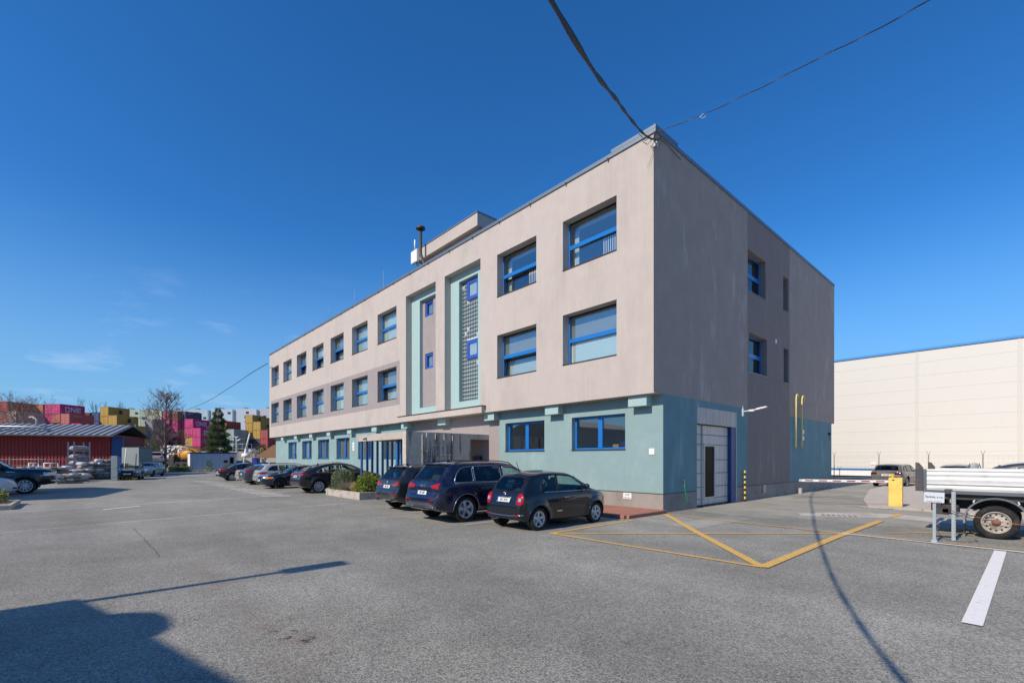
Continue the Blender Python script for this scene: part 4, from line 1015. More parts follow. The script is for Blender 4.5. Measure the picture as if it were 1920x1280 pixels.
T, hit, patch, line, outline = car('suv_car', 'graphite grey compact SUV with silver roof rails, between the planter and the dark blue SUV', 'car', (-6.9, -6.62, 0), UP, sp)
for s in (-1, 1):
    patch('tail_lamp', M['red'], 'rear', sorted([(s*.34, .89), (s*.78, .9)]), sorted([(s*.34, .93), (s*.6, 1.0), (s*.78, 1.03)]), 1, .012, 10, 5)
    line('lamp_line', M['lens'], 'rear', [(s*.36, .895), (s*.74, .9)], .008, 1, .014)
    patch('reflector', M['red'], 'rear', sorted([(s*.55, .56), (s*.78, .58)]), sorted([(s*.55, .6), (s*.78, .62)]), 1, .012, 8, 3)
    line('bumper_crease', M['clad'], 'rear', [(s*.3, .69), (s*.5, .56), (s*.78, .5)], .02, 1, .004)
    MB().cyl((-.02, s*.52, .38), (.2, s*.52, .38), .045, 12).cyl((-.026, s*.52, .38), (-.021, s*.52, .38), .036, 12, 1).build('exhaust_pipe', [M['chrome'], M['liner']], T)
patch('lower_bumper', M['clad'], 'rear', [(-.7, .44), (.7, .44)], [(-.7, .5), (-.4, .54), (.4, .54), (.7, .5)], 1, .008, 12, 4)
p, rt = onrear(hit, .02, .845, .012); numplate(T, p, rt, '2BF 7338', .50, .11)
p, rt = onrear(hit, 0, 1.0, .012); MB().cyl((0, 0, 0), (0, -.008, 0), .04, 14).build('badge_disc', M['lens'], T, p, rt)
p, _ = hit('rear', 0, 1.12); MB().tube([(p.x-.015, 0, 1.11), (p.x, -.16, 1.13), (p.x+.01, -.36, 1.135)], .012, 5).build('wiper', M['black'], T)
MB().bbox(.38, .66, -.6, .6, 1.49, 1.545, .02).build('spoiler', P_x1, T)
p, _ = hit('top', .85, 0); MB().prism([(0, 0), (.16, 0), (.02, .07)], -.02, .02, 'Y').build('antenna', P_x1, T, tuple(p))

# ---- black coupe SUV beside the planter
P_x4 = paint('black_paint', (.012, .012, .018), .3, .25)
sp = dict(W=.95, tum=.74, r=.36, wheels=(.95, 3.78), paint=P_x4, flare=.03, tw=.25, rimstyle=10, crown=.02, arch=1.13,
 top=[(0, .56), (0, .7), (.04, .84), (.08, 1.0), (.14, 1.1), (.25, 1.14), (.5, 1.24), (.9, 1.40), (1.3, 1.53), (1.8, 1.61), (2.3, 1.62), (2.75, 1.54), (3.15, 1.36), (3.5, 1.18), (3.8, 1.1), (4.2, 1.03), (4.5, .92), (4.63, .78), (4.67, .6)],
 bot=[(0, .42), (.3, .3), (.8, .25), (4, .25), (4.4, .28), (4.67, .36)], belt=[(0, 1.04), (.5, 1.09), (1.5, 1.07), (3.4, 1.05), (4.67, .9)],
 plan=[(0, .76), (.03, .86), (.12, .92), (.4, .975), (.95, 1), (3.8, 1), (4.3, .94), (4.67, .66)],
 side=[([(.86, 1.115), (1.18, 1.1)], [(.86, 1.15), (1.0, 1.24), (1.18, 1.32)], None, .014, 'satin'), ([(1.22, 1.1), (2.1, 1.09)], [(1.22, 1.335), (1.6, 1.44), (1.9, 1.485), (2.1, 1.49)], None, .014, 'satin'), ([(2.2, 1.09), (3.4, 1.08)], [(2.2, 1.49), (2.5, 1.465), (2.9, 1.34), (3.4, 1.1)], None, .014, 'satin')],
 rearwin=([(-.6, 1.16), (.6, 1.16)], [(-.6, 1.2), (-.5, 1.46), (.5, 1.46), (.6, 1.2)]), frontwin=([(-.65, 1.2), (.65, 1.2)], [(-.65, 1.24), (-.55, 1.5), (.55, 1.5), (.65, 1.24)]),
 cabin=(.9, 3.3), seats=(1.25, 2.2), seatz=.78, mirror=(3.2, 1.12), mirm=P_x4, handles=[(1.5, .97), (2.5, .96)], rails=None,
 seams=[[(1.2, 1.1), (1.3, .7), (1.5, .38), (3.3, .34), (3.4, 1.0)], [(2.15, 1.1), (2.2, .36)]], rearseams=[[(-.68, 1.1), (-.7, .9), (-.6, .72), (.6, .72), (.7, .9), (.68, 1.1)]])
T, hit, patch, line, outline = car('coupe_suv_car', 'black coupe-roofed SUV with bright window trim, partly behind the weeping shrub of the planter', 'car', (-17.72, -6.3, 0), UP, sp)
for s in (-1, 1):
    patch('tail_lamp', M['red'], 'rear', sorted([(s*.4, .93), (s*.83, .9)]), sorted([(s*.4, 1.0), (s*.83, 1.06)]), 1, .012, 10, 5)
    patch('tail_lamp', M['red'], 'side', [(.07, .95), (.42, 1.0)], [(.07, 1.05), (.42, 1.05)], s, .01, 8, 4)
    patch('reflector', M['redd'], 'rear', sorted([(s*.6, .6), (s*.8, .61)]), sorted([(s*.6, .66), (s*.8, .67)]), 1, .012, 8, 3)
patch('lower_bumper', M['clad'], 'rear', [(-.76, .43), (.76, .43)], [(-.76, .5), (.76, .5)], 1, .01, 12, 3)
p, rt = onrear(hit, .02, .885, .012); numplate(T, p, rt, '6AH 4402', .50, .11)
p, rt = onrear(hit, 0, 1.07, .012); MB().cyl((0, 0, 0), (0, -.008, 0), .04, 14).build('badge_disc', M['lens'], T, p, rt)
p, _ = hit('top', 1.15, 0); MB().prism([(0, 0), (.16, 0), (.02, .07)], -.02, .02, 'Y').build('antenna', P_x4, T, tuple(p))

# ---- sedans and hatchbacks, generic builder
def generic(name, label, loc, rz, pm, kind, L_=4.6, H=1.45, W_=.88, r=.32, rim=10, extra=None, rimm=None, glass=None, lamp=None, trim='black', plate='4AK 5521', cat='car', group='parked cars', lampm=None):
    k = L_/4.6; h = H/1.45
    if kind == 'sedan':
        top = [(0, .5), (0, .68), (.04, .9), (.12, .98), (.45, 1.02), (.75, 1.05), (1.1, 1.25), (1.45, 1.38), (1.9, 1.44), (2.3, 1.44), (2.65, 1.36), (3.0, 1.16), (3.25, 1.0), (3.6, .95), (4.2, .86), (4.48, .74), (4.57, .6), (4.6, .48)]
        side = [([(1.0, 1.0), (1.25, .985)], [(1.0, 1.06), (1.25, 1.2)]), ([(1.29, .985), (2.08, .97)], [(1.29, 1.22), (1.7, 1.33), (2.08, 1.345)]), ([(2.16, .97), (3.1, .95)], [(2.16, 1.345), (2.5, 1.3), (2.8, 1.15), (3.1, .98)])]
        rw = ([(-.55, 1.08), (.55, 1.08)], [(-.55, 1.11), (-.46, 1.34), (.46, 1.34), (.55, 1.11)])
    elif kind == 'wagon':
        top = [(0, .5), (0, .66), (.04, .82), (.08, .94), (.14, 1.02), (.34, 1.24), (.46, 1.36), (.56, 1.4), (1.0, 1.43), (1.8, 1.45), (2.3, 1.44), (2.65, 1.36), (3.0, 1.16), (3.25, 1.0), (3.6, .95), (4.2, .86), (4.48, .74), (4.57, .6), (4.6, .48)]
        side = [([(.52, 1.0), (1.15, .985)], [(.52, 1.04), (.66, 1.2), (.85, 1.3), (1.15, 1.32)]), ([(1.2, .985), (2.08, .97)], [(1.2, 1.32), (1.7, 1.345), (2.08, 1.345)]), ([(2.16, .97), (3.1, .95)], [(2.16, 1.345), (2.5, 1.3), (2.8, 1.15), (3.1, .98)])]
        rw = ([(-.6, 1.04), (.6, 1.04)], [(-.6, 1.07), (-.5, 1.32), (.5, 1.32), (.6, 1.07)])
    else:
        top = [(0, .5), (0, .66), (.04, .8), (.1, .96), (.2, 1.05), (.5, 1.2), (.75, 1.32), (1.1, 1.4), (1.8, 1.45), (2.3, 1.44), (2.65, 1.36), (3.0, 1.16), (3.25, 1.0), (3.6, .95), (4.2, .86), (4.48, .74), (4.57, .6), (4.6, .48)]
        side = [([(.7, 1.01), (1.15, .99)], [(.7, 1.04), (.95, 1.18), (1.15, 1.25)]), ([(1.2, .985), (2.08, .97)], [(1.2, 1.27), (1.7, 1.335), (2.08, 1.345)]), ([(2.16, .97), (3.1, .95)], [(2.16, 1.345), (2.5, 1.3), (2.8, 1.15), (3.1, .98)])]
        rw = ([(-.55, 1.06), (.55, 1.06)], [(-.55, 1.1), (-.45, 1.32), (.45, 1.32), (.55, 1.1)])
    S_ = lambda q: [(a*k, b*h) for a, b in q]
    V_ = lambda q: [(a*W_/.88, b*h) for a, b in q]
    sp = dict(W=W_, tum=.74, r=r, wheels=(.93*k, 3.65*k), paint=pm, flare=.02, tw=.21, rimstyle=rim, rimm=rimm or M['rim'], top=S_(top),
      bot=S_([(0, .38), (.3, .25), (.8, .21), (3.9, .21), (4.3, .23), (4.6, .3)]), belt=S_([(0, .92), (.5, .97), (1.5, .955), (3.1, .93), (4.6, .8)]),
      plan=S_([(0, .74), (.03, .85), (.12, .92), (.4, .975), (.95, 1), (3.7, 1), (4.2, .94), (4.6, .64)]) , step=.05,
      side=[(S_(a), S_(b), None, .01, trim) for a, b in side], rearwin=(V_(rw[0]), V_(rw[1])), frontwin=(V_([(-.62, 1.06), (.62, 1.06)]), V_([(-.62, 1.1), (-.5, 1.36), (.5, 1.36), (.62, 1.1)])),
      cabin=(.8*k, 3.0*k), seats=(1.15*k, 2.1*k), seatz=.6*h, mirror=(2.95*k, 1.0*h), handles=[(1.45*k, .86*h), (2.4*k, .85*h)], glass=glass or M['cglass'],
      seams=[S_([(1.18, .98), (1.25, .6), (1.4, .3), (3.1, .27), (3.15, .6), (3.1, .92)]), S_([(2.12, .97), (2.14, .3)])], rearseams=[V_([(-.66, .98), (-.66, .8), (-.6, .62), (.6, .62), (.66, .8), (.66, .98)])])
    sp['plan'] = [(a, b/h) for a, b in sp['plan']]
    if extra: sp.update(extra)
    T, hit, patch, line, outline = car(name, label, cat, loc, rz, sp, group)
    ww = W_/.88
    l0 = lamp or (.46, .78, .78, .90)
    for s in (-1, 1):
        patch('tail_lamp', lampm or M['red'], 'rear', sorted([(s*l0[0]*ww, l0[2]*h), (s*l0[1]*ww, l0[2]*h)]), sorted([(s*l0[0]*ww, l0[3]*h), (s*l0[1]*ww, l0[3]*h)]), 1, .012, 8, 5)
        patch('headlamp', M['lens'], 'front', sorted([(s*.42*ww, .64*h), (s*.74*ww, .66*h)]), sorted([(s*.42*ww, .74*h), (s*.74*ww, .78*h)]), 1, .012, 8, 5)
        patch('fog_lamp', M['lensd'], 'front', sorted([(s*.45*ww, .37*h), (s*.66*ww, .37*h)]), sorted([(s*.45*ww, .45*h), (s*.66*ww, .45*h)]), 1, .012, 5, 4)
    patch('grille', M['liner'], 'front', [(-.34, .6*h), (.34, .6*h)], [(-.3, .74*h), (.3, .74*h)], 1, .01, 8, 4)
    patch('lower_grille', M['liner'], 'front', [(-.4, .33*h), (.4, .33*h)], [(-.4, .45*h), (.4, .45*h)], 1, .01, 8, 4)
    p, rt = onrear(hit, 0, .74*h, .014); numplate(T, p, rt, plate)
    p, rt = onrear(hit, 0, .52*h, .014, 'front'); numplate(T, p, rt, plate)
    return T, hit, patch, line, sp

P_e39 = paint('deep_blue_paint', (.007, .012, .03), .3, .25)
T, hit, patch, line, sp = generic('sedan_car', 'black older saloon parked nose out with orange indicator lamps and black wheels', (-23.05, -1.95, 0), -UP, P_e39, 'sedan', 4.78, 1.42, .9, .32, 12, rimm=M['rimd'], plate='1AE 7702')
for s in (-1, 1): patch('indicator', M['orange'], 'front', sorted([(s*.70, .60), (s*.86, .62)]), sorted([(s*.70, .72), (s*.86, .72)]), 1, .02, 6, 5); patch('indicator', M['orange'], 'side', [(4.42, .62), (4.6, .62)], [(4.42, .7), (4.6, .7)], s, .012, 5, 4)
P_sil = paint('silver_paint', (.42, .43, .42), .55, .3)
T, hit, patch, line, sp = generic('estate_car', 'silver estate car with roof rails between the coupe SUV and the dark blue hatchback', (-25.9, -6.25, 0), UP, P_sil, 'wagon', 4.75, 1.5, .9, .33, 10, extra=dict(rails=(.6, 2.9, M['satin'])), lamp=(.5, .84, .80, .92), trim='satin', plate='3AU 6190')
P_blg = paint('steel_blue_paint', (.06, .075, .10), .4, .3)
generic('hatchback_car', 'steel blue hatchback with high red tail lamps between the beige saloon and the silver estate', (-28.65, -6.5, 0), UP, P_blg, 'hatch', 4.37, 1.45, .89, .32, 10, lamp=(.55, .8, .88, 1.06), plate='5AS 2046')
P_bei = paint('champagne_paint', (.47, .43, .34), .4, .33)
generic('sedan_car', 'champagne beige saloon in the row beyond the silver estate', (-31.35, -6.2, 0), UP, P_bei, 'sedan', 4.5, 1.44, .88, .31, 10, lamp=(.42, .8, .74, .86), plate='2AN 3351')
P_meg = paint('aubergine_black_paint', (.016, .014, .02), .3, .25)
T, hit, patch, line, sp = generic('sedan_car', 'dark saloon with grey bumper and silver wheels, last in the row by the building', (-36.35, -6.6, 0), UP, P_meg, 'sedan', 4.5, 1.46, .88, .31, 10, lamp=(.55, .84, .80, .96), plate='8A4 1123')
patch('bumper_strip', mat('bumper_grey', '#9a9da0', .4), 'rear', [(-.74, .55), (.74, .55)], [(-.74, .66), (.74, .66)], 1, .012, 10, 4)

# ---- cars at the far end of the yard
P_vw = paint('ink_blue_paint', (.01, .018, .04), .3, .25)
T, hit, patch, line, sp = generic('estate_car', 'dark blue car facing the camera behind the yellow and black barrier blocks', (-47.3, -11.4, 0), R(-8), P_vw, 'wagon', 4.6, 1.48, .88, .32, 10, plate='7AB 9940', group='cars at the far side of the yard')
P_lb = paint('pale_blue_paint', (.10, .17, .23), .45, .3)
generic('estate_car', 'light metallic blue estate car seen from its side beyond the dark blue car', (-54.9, -9.0, 0), R(-21), P_lb, 'wagon', 4.9, 1.45, .88, .32, 12, rimm=M['rimd'], plate='9AC 5007', group='cars at the far side of the yard')
P_rose = paint('pale_rose_paint', (.5, .42, .4), .3, .35)
# ---- grey cars beyond the barrier
P_gr = paint('dusty_grey_paint', (.11, .105, .105), .3, .45, dust=(.20, .18, .16), dlo=.4, dhi=.75)
T, hit, patch, line, sp = generic('estate_car', 'dusty grey estate car seen from behind past the yellow barrier box', (1.95, 23.7, 0), R(84), P_gr, 'wagon', 4.6, 1.5, .9, .33, 10, glass=M['cglassd'], plate='6AD 2288', lampm=M['redd'], group='grey cars on the paved strip')
patch('tail_lamp', M['redd'], 'side', [(.05, .84), (.3, .86)], [(.05, .96), (.3, .95)], -1, .01)
generic('hatchback_car', 'dusty brown-grey car whose roof shows over the truck bed', (5.2, 22.0, 0), R(84), P_gr, 'hatch', 4.4, 1.5, .9, .33, 10, glass=M['cglassd'], plate='4AE 7715', group='grey cars on the paved strip')
P_rs = paint('anthracite_paint', (.05, .052, .06), .4, .3)
generic('hatchback_car', 'anthracite hatchback at the right edge behind the truck bed', (6.75, 9.6, .05), R(0), P_rs, 'hatch', 4.6, 1.68, .92, .34, 10, plate='5AP 3308', group='grey cars on the paved strip')
# ---- white car nose at the left edge
P_wh = paint('white_car_paint', (.62, .65, .70), .1, .3)
T, hit, patch, line, sp = generic('hatchback_car', 'white car whose nose reaches in at the left edge behind the shrub', (-24.8, -21.1, 0), UP, P_wh, 'hatch', 4.2, 1.5, .88, .31, 10, plate='1AX 4410')
# ------------------------------------------------------------ white warehouse behind
WY = 37.15
WH = thing('warehouse', 'long cream white warehouse of horizontal sandwich panels with a thin blue roof edge', 'building', (0, 0, 0))
M['cream'] = mat('cream_panel', '#cecbc3', .6, noise=.012, scale=3)
M['cream2'] = mat('cream_post', '#c8c5bd', .6)
zs = [2.0, 3.1, 4.22, 5.34, 6.48, 7.6, 8.72, 9.84, 10.75]
xsw = [-30, -21.9, -14.1, -6.1, 1.78, 7.62, 13.6, 21.4, 29.2, 37]
for a, b_ in zip(xsw, xsw[1:]):
    for c, d in zip([.95]+zs, zs):
        MB().bbox(a+.09, b_-.09, WY, WY+.12, c+.002, d-.002, .006).build('wall_panel', M['cream'], WH)
    MB().box(a-.088, a+.088, WY-.01, WY+.1, .95, 10.8).build('joint_cover', M['cream2'], WH)
MB().box(-30, 37, WY+.06, 70, .3, 10.8).build('wall_core', M['cream2'], WH)
MB().box(-30, 37, WY-.03, WY+.06, .3, .78).build('base_wall', M['white'], WH)
MB().box(-30, 37, WY-.06, WY+.058, .782, .95).build('base_flashing', mat('flashing_blue', '#2f6ea5', .5), WH)
MB().box(-30.1, 37.1, WY-.08, 70.1, 10.8, 10.98).build('roof_edge', mat('roof_blue', '#3c86c4', .4), WH)
MB().bbox(-1.35, -.95, WY-.06, WY-.001, 1.3, 1.5, .01).build('wall_sign', M['white'], WH)
MB().box(-30, 37, WY-1.2, WY-.06, -.03, .16).build('footing', M['concrete2'], WH)
# security fence in front of it
FN = thing('wire_fence', 'thin wire mesh fence with dark posts and barbed tips before the warehouse', 'fence', (0, 0, 0))
FY = 35.4; mesh_ = MB()
fx = [-3.55, .06, 3.06, 5.9, 9, 12, 15]
fx = []
for u in (1564, 1648, 1741, 1843, 1955, 2080):
    x_ = (u-960)/_F; d = (FY-CAM[1])/(x_*_B+_A); fx.append(CAM[0]+(x_*_A-_B)*d)
for x in fx:
    MB().cyl((x, FY, 0), (x, FY, 2.15), .035, 6).tube([(x, FY, 2.1), (x-.12, FY, 2.42)], .014, 4).tube([(x, FY, 2.1), (x+.12, FY, 2.42)], .014, 4).build('post', M['plaster4'], FN)
for z in (.1, .45, .8, 1.15, 1.5, 1.85, 2.1, 2.38): mesh_.tube([(fx[0], FY, z), (fx[-1], FY, z)], .0035, 3)
n_ = int((fx[-1]-fx[0])/.25)
for i in range(n_): mesh_.cyl((fx[0]+.25*i, FY, .1), (fx[0]+.25*i, FY, 2.1), .0022, 3, caps=False)
stuff(mesh_.build('fence_wires', M['steel'], FN, fix=False))

# ------------------------------------------------------------ barrier
BR = thing('barrier_gate', 'yellow parking barrier box with red and white boom and small lamp', 'barrier', (4.9, 7.83, 0), R(0))
bx = thing('x', '', '') if False else None
def place(o, loc, rz): o.location = loc; o.rotation_euler = (0, 0, rz)
bz = math.atan2(6.28-7.64, 2.27-4.70)
MB().bbox(-.2, .2, -.16, .16, .06, 1.12, .012).build('cabinet', M['yellow'], BR, (0, 0, 0), (0, 0, R(4)))
MB().bbox(-.3, .3, -.24, .24, 0, .06, .01).build('base', M['concrete2'], BR, (0, 0, 0), (0, 0, R(4)))
MB().cyl((0, 0, 1.12), (0, 0, 1.16), .06, 12).lathe([(.055, 1.16), (.06, 1.2), (.045, 1.25), (0, 1.27)], 12).build('warning_lamp', mat('lamp_yellow', '#c9b21a', .2, coat=1), BR, (-.09, -.05, 0))
MB().box(-.1, -.02, -.168, -.161, 1.02, 1.05).build('lock', M['black'], BR, (0, 0, 0), (0, 0, R(4)))
arm = MB(); ux_, uy_ = math.cos(bz), math.sin(bz); LA = 3.0
segs = 22
for i in range(segs):
    a = .12+(LA)*i/segs; b_ = .12+LA*(i+1)/segs
    arm.bbox(a, b_-.0005, -.022, .022, .93, 1.02, .003, 0)
arm.build('boom', M['white'], BR, (0, 0, 0), (0, 0, bz))
for i in range(6):
    a = .35+.46*i; MB().box(a, a+.27, -.025, .025, .955, .995).build('boom_stripe', M['red'], BR, (0, 0, 0), (0, 0, bz))

# ------------------------------------------------------------ striped post, wall lamp, tap and hose
SP_ = thing('striped_post', 'thin yellow and black striped post beside the loading door', 'post', (.1, 6.42, 0))
for i in range(12): MB().box(-.03, .03, -.03, .03, .11*i, .11*(i+1)).build('stripe', M['yellow'] if i % 2 else M['black'], SP_)
WL = thing('wall_lamp', 'white outdoor lamp on a bracket over the loading door', 'lamp', (0, 6.35, 3.82))
MB().bbox(.002, .07, -.06, .06, -.2, .14, .01).build('bracket', M['white'], WL)
MB().tube([(.05, 0, 0), (.4, 0, .03), (.62, 0, .06)], .025, 8).bbox(.3, .5, -.05, .05, -.02, .06, .01).tube([(.03, 0, .14), (.03, 0, .24)], .02).build('arm', M['white'], WL)
MB().prism([(.6, .03), (.98, .10), (1.02, .14), (.98, .15), (.62, .1)], -.09, .09, 'Y').build('lamp_head', M['white'], WL)
TP = thing('hose_tap', 'wall tap with a short hanging green hose left of the loading door', 'hose', (0, 1.28, 1.05))
MB().cyl((.002, 0, 0), (.1, 0, 0), .02, 8).box(.04, .08, -.09, .09, -.015, .015).cyl((.08, 0, 0), (.08, 0, -.14), .016, 8).build('tap', M['satin'], TP)
MB().tube([(.08, 0, -.12), (.085, .03, -.3), (.1, .08, -.55), (.12, .17, -.75), (.13, .24, -.86)], .017, 8).build('hose', mat('hose_green', '#128a5a', .5), TP)

# ------------------------------------------------------------ dropside truck
TR = thing('tipper_truck', 'white dropside truck with grey wheel arch parked at the right edge', 'truck', (0, 0, 0))
M['alu'] = mat('white_aluminium', '#cdcecd', .45, metal=0, noise=.03, scale=3, dirt='#9a9b9b', dscale=2.5, dlo=.5, dhi=.9)
M['truckdark'] = mat('chassis_dark', '#2c2d31', .75, dirt='#5a554f', dscale=3)
M['rust'] = mat('rusty_steel', '#45454a', .7, dirt='#7a4c35', dscale=7, dlo=.52, dhi=.72)
x0, x1, y0, y1 = 6.5, 10.6, .86, 2.95
def board(n, ya, yb, s):
    prof = [(1.07, 0), (1.09, .014), (1.17, .014), (1.185, .03), (1.235, .03), (1.25, .014), (1.30, .014), (1.31, .0), (1.40, .0), (1.41, .014), (1.47, .014), (1.48, 0), (1.53, .0), (1.54, .02), (1.57, .02)]
    pts = [(ya-s*b, z) for z, b in prof]+[(yb, 1.57), (yb, 1.07)]
    return MB().prism(pts, x0+.06, x1, 'X', 0)
for j, (za, zb) in enumerate(((1.07, 1.18), (1.185, 1.245), (1.25, 1.39), (1.395, 1.5), (1.505, 1.57))):
    pr = [(y0+.03, za), (y0+.03, zb), (y0-.004, zb), (y0-(.05 if j in (1,) else .02), (za+zb)/2), (y0-.004, za)]
    MB().prism(pr, x0+.06, x1, 'X').build('side_rib', M['alu'], TR)
    pr = [(y1-.03, za), (y1-.03, zb), (y1+.004, zb), (y1+.012, (za+zb)/2), (y1+.004, za)]
    MB().prism(pr, x0+.06, x1, 'X').build('side_rib', M['alu'], TR)
MB().box(x0+.01, x0+.058, y0-.012, y0+.05, 1.05, 1.56).build('corner_post', M['satin'], TR)
MB().box(x0, x1, y0-.015, y1+.015, .99, 1.065).build('bed_floor', M['satin'], TR)
for yy in (y0-.02, y1-.06):
    MB().prism([(x0-.15, 1.03), (x0-.01, 1.03), (x0-.01, 1.6), (x0-.09, 1.72), (x0-.15, 1.73)], yy, yy+.08, 'Y').build('gate_post', M['rust'], TR)
MB().box(x0-.1, x0-.04, y0+.07, y1-.07, 1.05, 1.5).build('tail_gate', M['alu'], TR)
MB().box(x0-.155, x0-.15, y0+.0, y0+.03, 1.2, 1.42).build('gate_latch', M['truckdark'], TR)
for xx in (x0+.45, x0+1.75, x0+3.0): MB().bbox(xx-.07, xx+.07, y0-.05, y0-.016, 1.02, 1.10, .01).box(xx-.02, xx+.02, y0-.07, y0-.05, 1.0, 1.08).build('board_latch', M['rust'], TR)
MB().box(x0+.45, x1+.2, 1.35, 1.5, .62, .86).box(x0+.45, x1+.2, 2.3, 2.45, .62, .86).box(x0+.3, x1, y0+.1, y1-.1, .86, .985).build('chassis', M['truckdark'], TR)
MB().bbox(x0+.15, x0+.45, 1.0, 2.8, .48, .64, .02).bbox(x0+.3, x0+.62, 1.0, 1.25, .5, .72, .03).build('rear_bumper', M['truckdark'], TR)
MB().box(x0+.12, x0+.148, 1.02, 1.22, .56, .76).box(x0+.12, x0+.148, 2.55, 2.75, .56, .76).build('tail_lamp', M['redd'], TR)
MB().box(x0+.15, x0+.3, 1.0, 2.8, .64, .82).build('light_bar', M['truckdark'], TR)
MB().tube([(x0+.5, .98, .5), (x0+.9, .97, .45), (x0+1.2, .97, .42)], .02).tube([(x0+.5, .98, .56), (x0+1.2, .97, .48)], .02).cyl((x0+.55, 1.15, .45), (x0+.55, 1.0, .45), .05).build('side_guard', M['steel'], TR)
wc = (7.73, .93, .375)
def truckwheel(c, s=-1):
    r = .375; w = .22
    t = MB().lathe([(.25, (-w+.01)*s), (.28, -w*s), (r-.03, (-w)*s), (r, (-w+.04)*s), (r, -.04*s), (r-.015, -.01*s), (r-.05, .002*s), (.28, .012*s), (.262, .0), (.25, -.02*s)], 40, axis='Y').build('wheel', M['tyre'], TR, c)
    tr = MB()
    for i in range(60):
        a = 2*math.pi*i/60
        for yy in (-.03, -.09, -.15): tr.add([(math.cos(a+q)*rr_, (yy+dy)*s, math.sin(a+q)*rr_) for rr_ in (r+.006,) for q, dy in ((0, 0), (.06, 0), (.05, -.04), (-.01, -.04))], [(0, 1, 2, 3)])
    stuff(tr.build('tread', M['tyre'], t, fix=False))
    q = MB(); q.lathe([(.25, -w*.9*s), (.25, -.02*s), (.237, -.004*s), (.225, -.02*s), (.215, -.05*s), (.17, -.06*s), (.11, -.03*s), (.08, -.03*s)], 40, 0, axis='Y')
    q.build('rim', mat('truck_rim', '#aca79d', .55, dirt='#7d6a58', dscale=6), t)
    MB().lathe([(0, .012*s), (.06, .01*s), (.068, -.005*s), (.08, -.03*s)], 18, axis='Y').build('hub', mat('rusty_hub', '#7b5648', .8, noise=.2, scale=20), t)
    h = MB()
    for i in range(12): a = 2*math.pi*i/12; h.cyl((.178*math.cos(a), -.052*s, .178*math.sin(a)), (.178*math.cos(a), -.06*s-.003*s+.012*s, .178*math.sin(a)), .02, 10)
    h.build('rim_hole', M['liner'], t)
    h = MB()
    for i in range(6): a = 2*math.pi*i/6+.3; h.cyl((.1*math.cos(a), -.045*s, .1*math.sin(a)), (.1*math.cos(a), -.012*s, .1*math.sin(a)), .012, 6)
    h.build('wheel_nut', M['steel'], t)
truckwheel(wc, -1); truckwheel((7.73, 2.9, .375), 1); truckwheel((11.3, .98, .375), -1); truckwheel((11.3, 2.9, .375), 1)
fe = MB(); N = 22; vs = []
for i in range(N+1):
    a = R(-8)+R(196)*i/N
    for (rr_, yy) in ((.50, y0-.0), (.535, y0-.03), (.535, y0+.26), (.50, y0+.26)): vs.append((wc[0]+rr_*math.cos(a), yy, .40+rr_*math.sin(a)))
fe.add(vs, [(4*i+j, 4*i+(j+1) % 4, 4*i+4+(j+1) % 4, 4*i+4+j) for i in range(N) for j in range(4)], 0, False)
fe.build('fender', mat('grey_fender', '#8f979f', .55), TR)
MB().tube([(wc[0]-.52, .95, .36), (wc[0]-.5, .95, .2), (wc[0]-.38, .98, .08)], .015).box(wc[0]-.52, wc[0]-.5, .88, 1.1, .1, .36).build('mud_flap', M['black'], TR)
for dx in (-.33, .33): MB().tube([(wc[0]+dx, y0-.01, .78), (wc[0]+dx*1.1, y0-.03, .83), (wc[0]+dx*1.02, y0-.01, .87)], .012).build('rope_hook', M['white'], TR)
# cab beyond the frame
MB().prism([(10.75, .5), (10.75, 2.35), (12.0, 2.35), (12.6, 1.6), (12.75, 1.2), (12.75, .45), (11.8, .42), (11.72, .7), (11.3, .85), (10.88, .7), (10.8, .42)], .93, 2.9, 'Y').build('cab', M['white'], TR)
MB().prism([(11.1, 1.45), (11.1, 2.15), (11.9, 2.15), (12.3, 1.5)], .922, .93, 'Y').build('cab_window', M['cglassd'], TR)
tag(MB().tube([(6.95, -.66, .92), (6.98, -.5, .82), (7.15, 0, .62), (7.4, .7, .5), (7.9, .84, .40), (8.6, .84, .33), (9.5, .84, .36)], .006, 5).build('orange_strap', mat('orange_rope', '#c4764a', .8)), 'thin orange rope from the sign post across the truck wheel', 'rope')
tag(MB().tube([(6.93, -.66, .5), (6.9, -.5, .2), (7.0, -.3, .04), (7.25, -.2, .02), (7.5, .1, .02), (7.42, .3, .03)], .006, 5).build('loose_rope', mat('brown_rope', '#6d4233', .8)), 'short brown rope hanging beside the white sign post to the ground', 'rope')
# name sign on its post, perforated post
M['zinc'] = mat('zinc_paint', '#99a3a8', .6, metal=0, noise=.06)
SG = thing('name_sign', 'white board lettered 7points, s.r.o. on a slim grey post before the truck', 'sign', (6.86, -.68, 0))
MB().bbox(-.028, .028, -.028, .028, 0, .9, .004).build('post', M['zinc'], SG)
MB().box(-.07, .07, -.06, .2, 0, .012).bbox(-.05, .05, -.05, .04, .012, .07, .004).build('foot', M['zinc'], SG)
bd = MB().bbox(-.165, .165, -.008, .008, -.11, .11, .003).build('board', mat('sign_white', '#c9ced6', .5), SG, (0, -.045, .985), (0, R(1.5), R(12)))
text('lettering', '7points, s.r.o.', .064, M['ink'], bd, (0, -.0095, .012), (R(90), 0, 0), .001, bold=.0012, sx=.85)
MB().box(-.14, .14, -.0095, -.0085, -.1, -.088).box(-.1, .12, -.0095, -.0085, -.082, -.074).build('small_print', M['ink'], bd) if False else text('small_print', 'Parking s povolením', .03, M['ink'], bd, (0, -.0095, -.085), (R(90), 0, 0), .0008)
PP = thing('perforated_post', 'taller perforated galvanised post right of the name sign', 'post', (7.11, -.02, 0))
MB().bbox(-.035, .035, -.035, .035, 0, 1.09, .004).build('post', M['zinc'], PP)
h = MB()
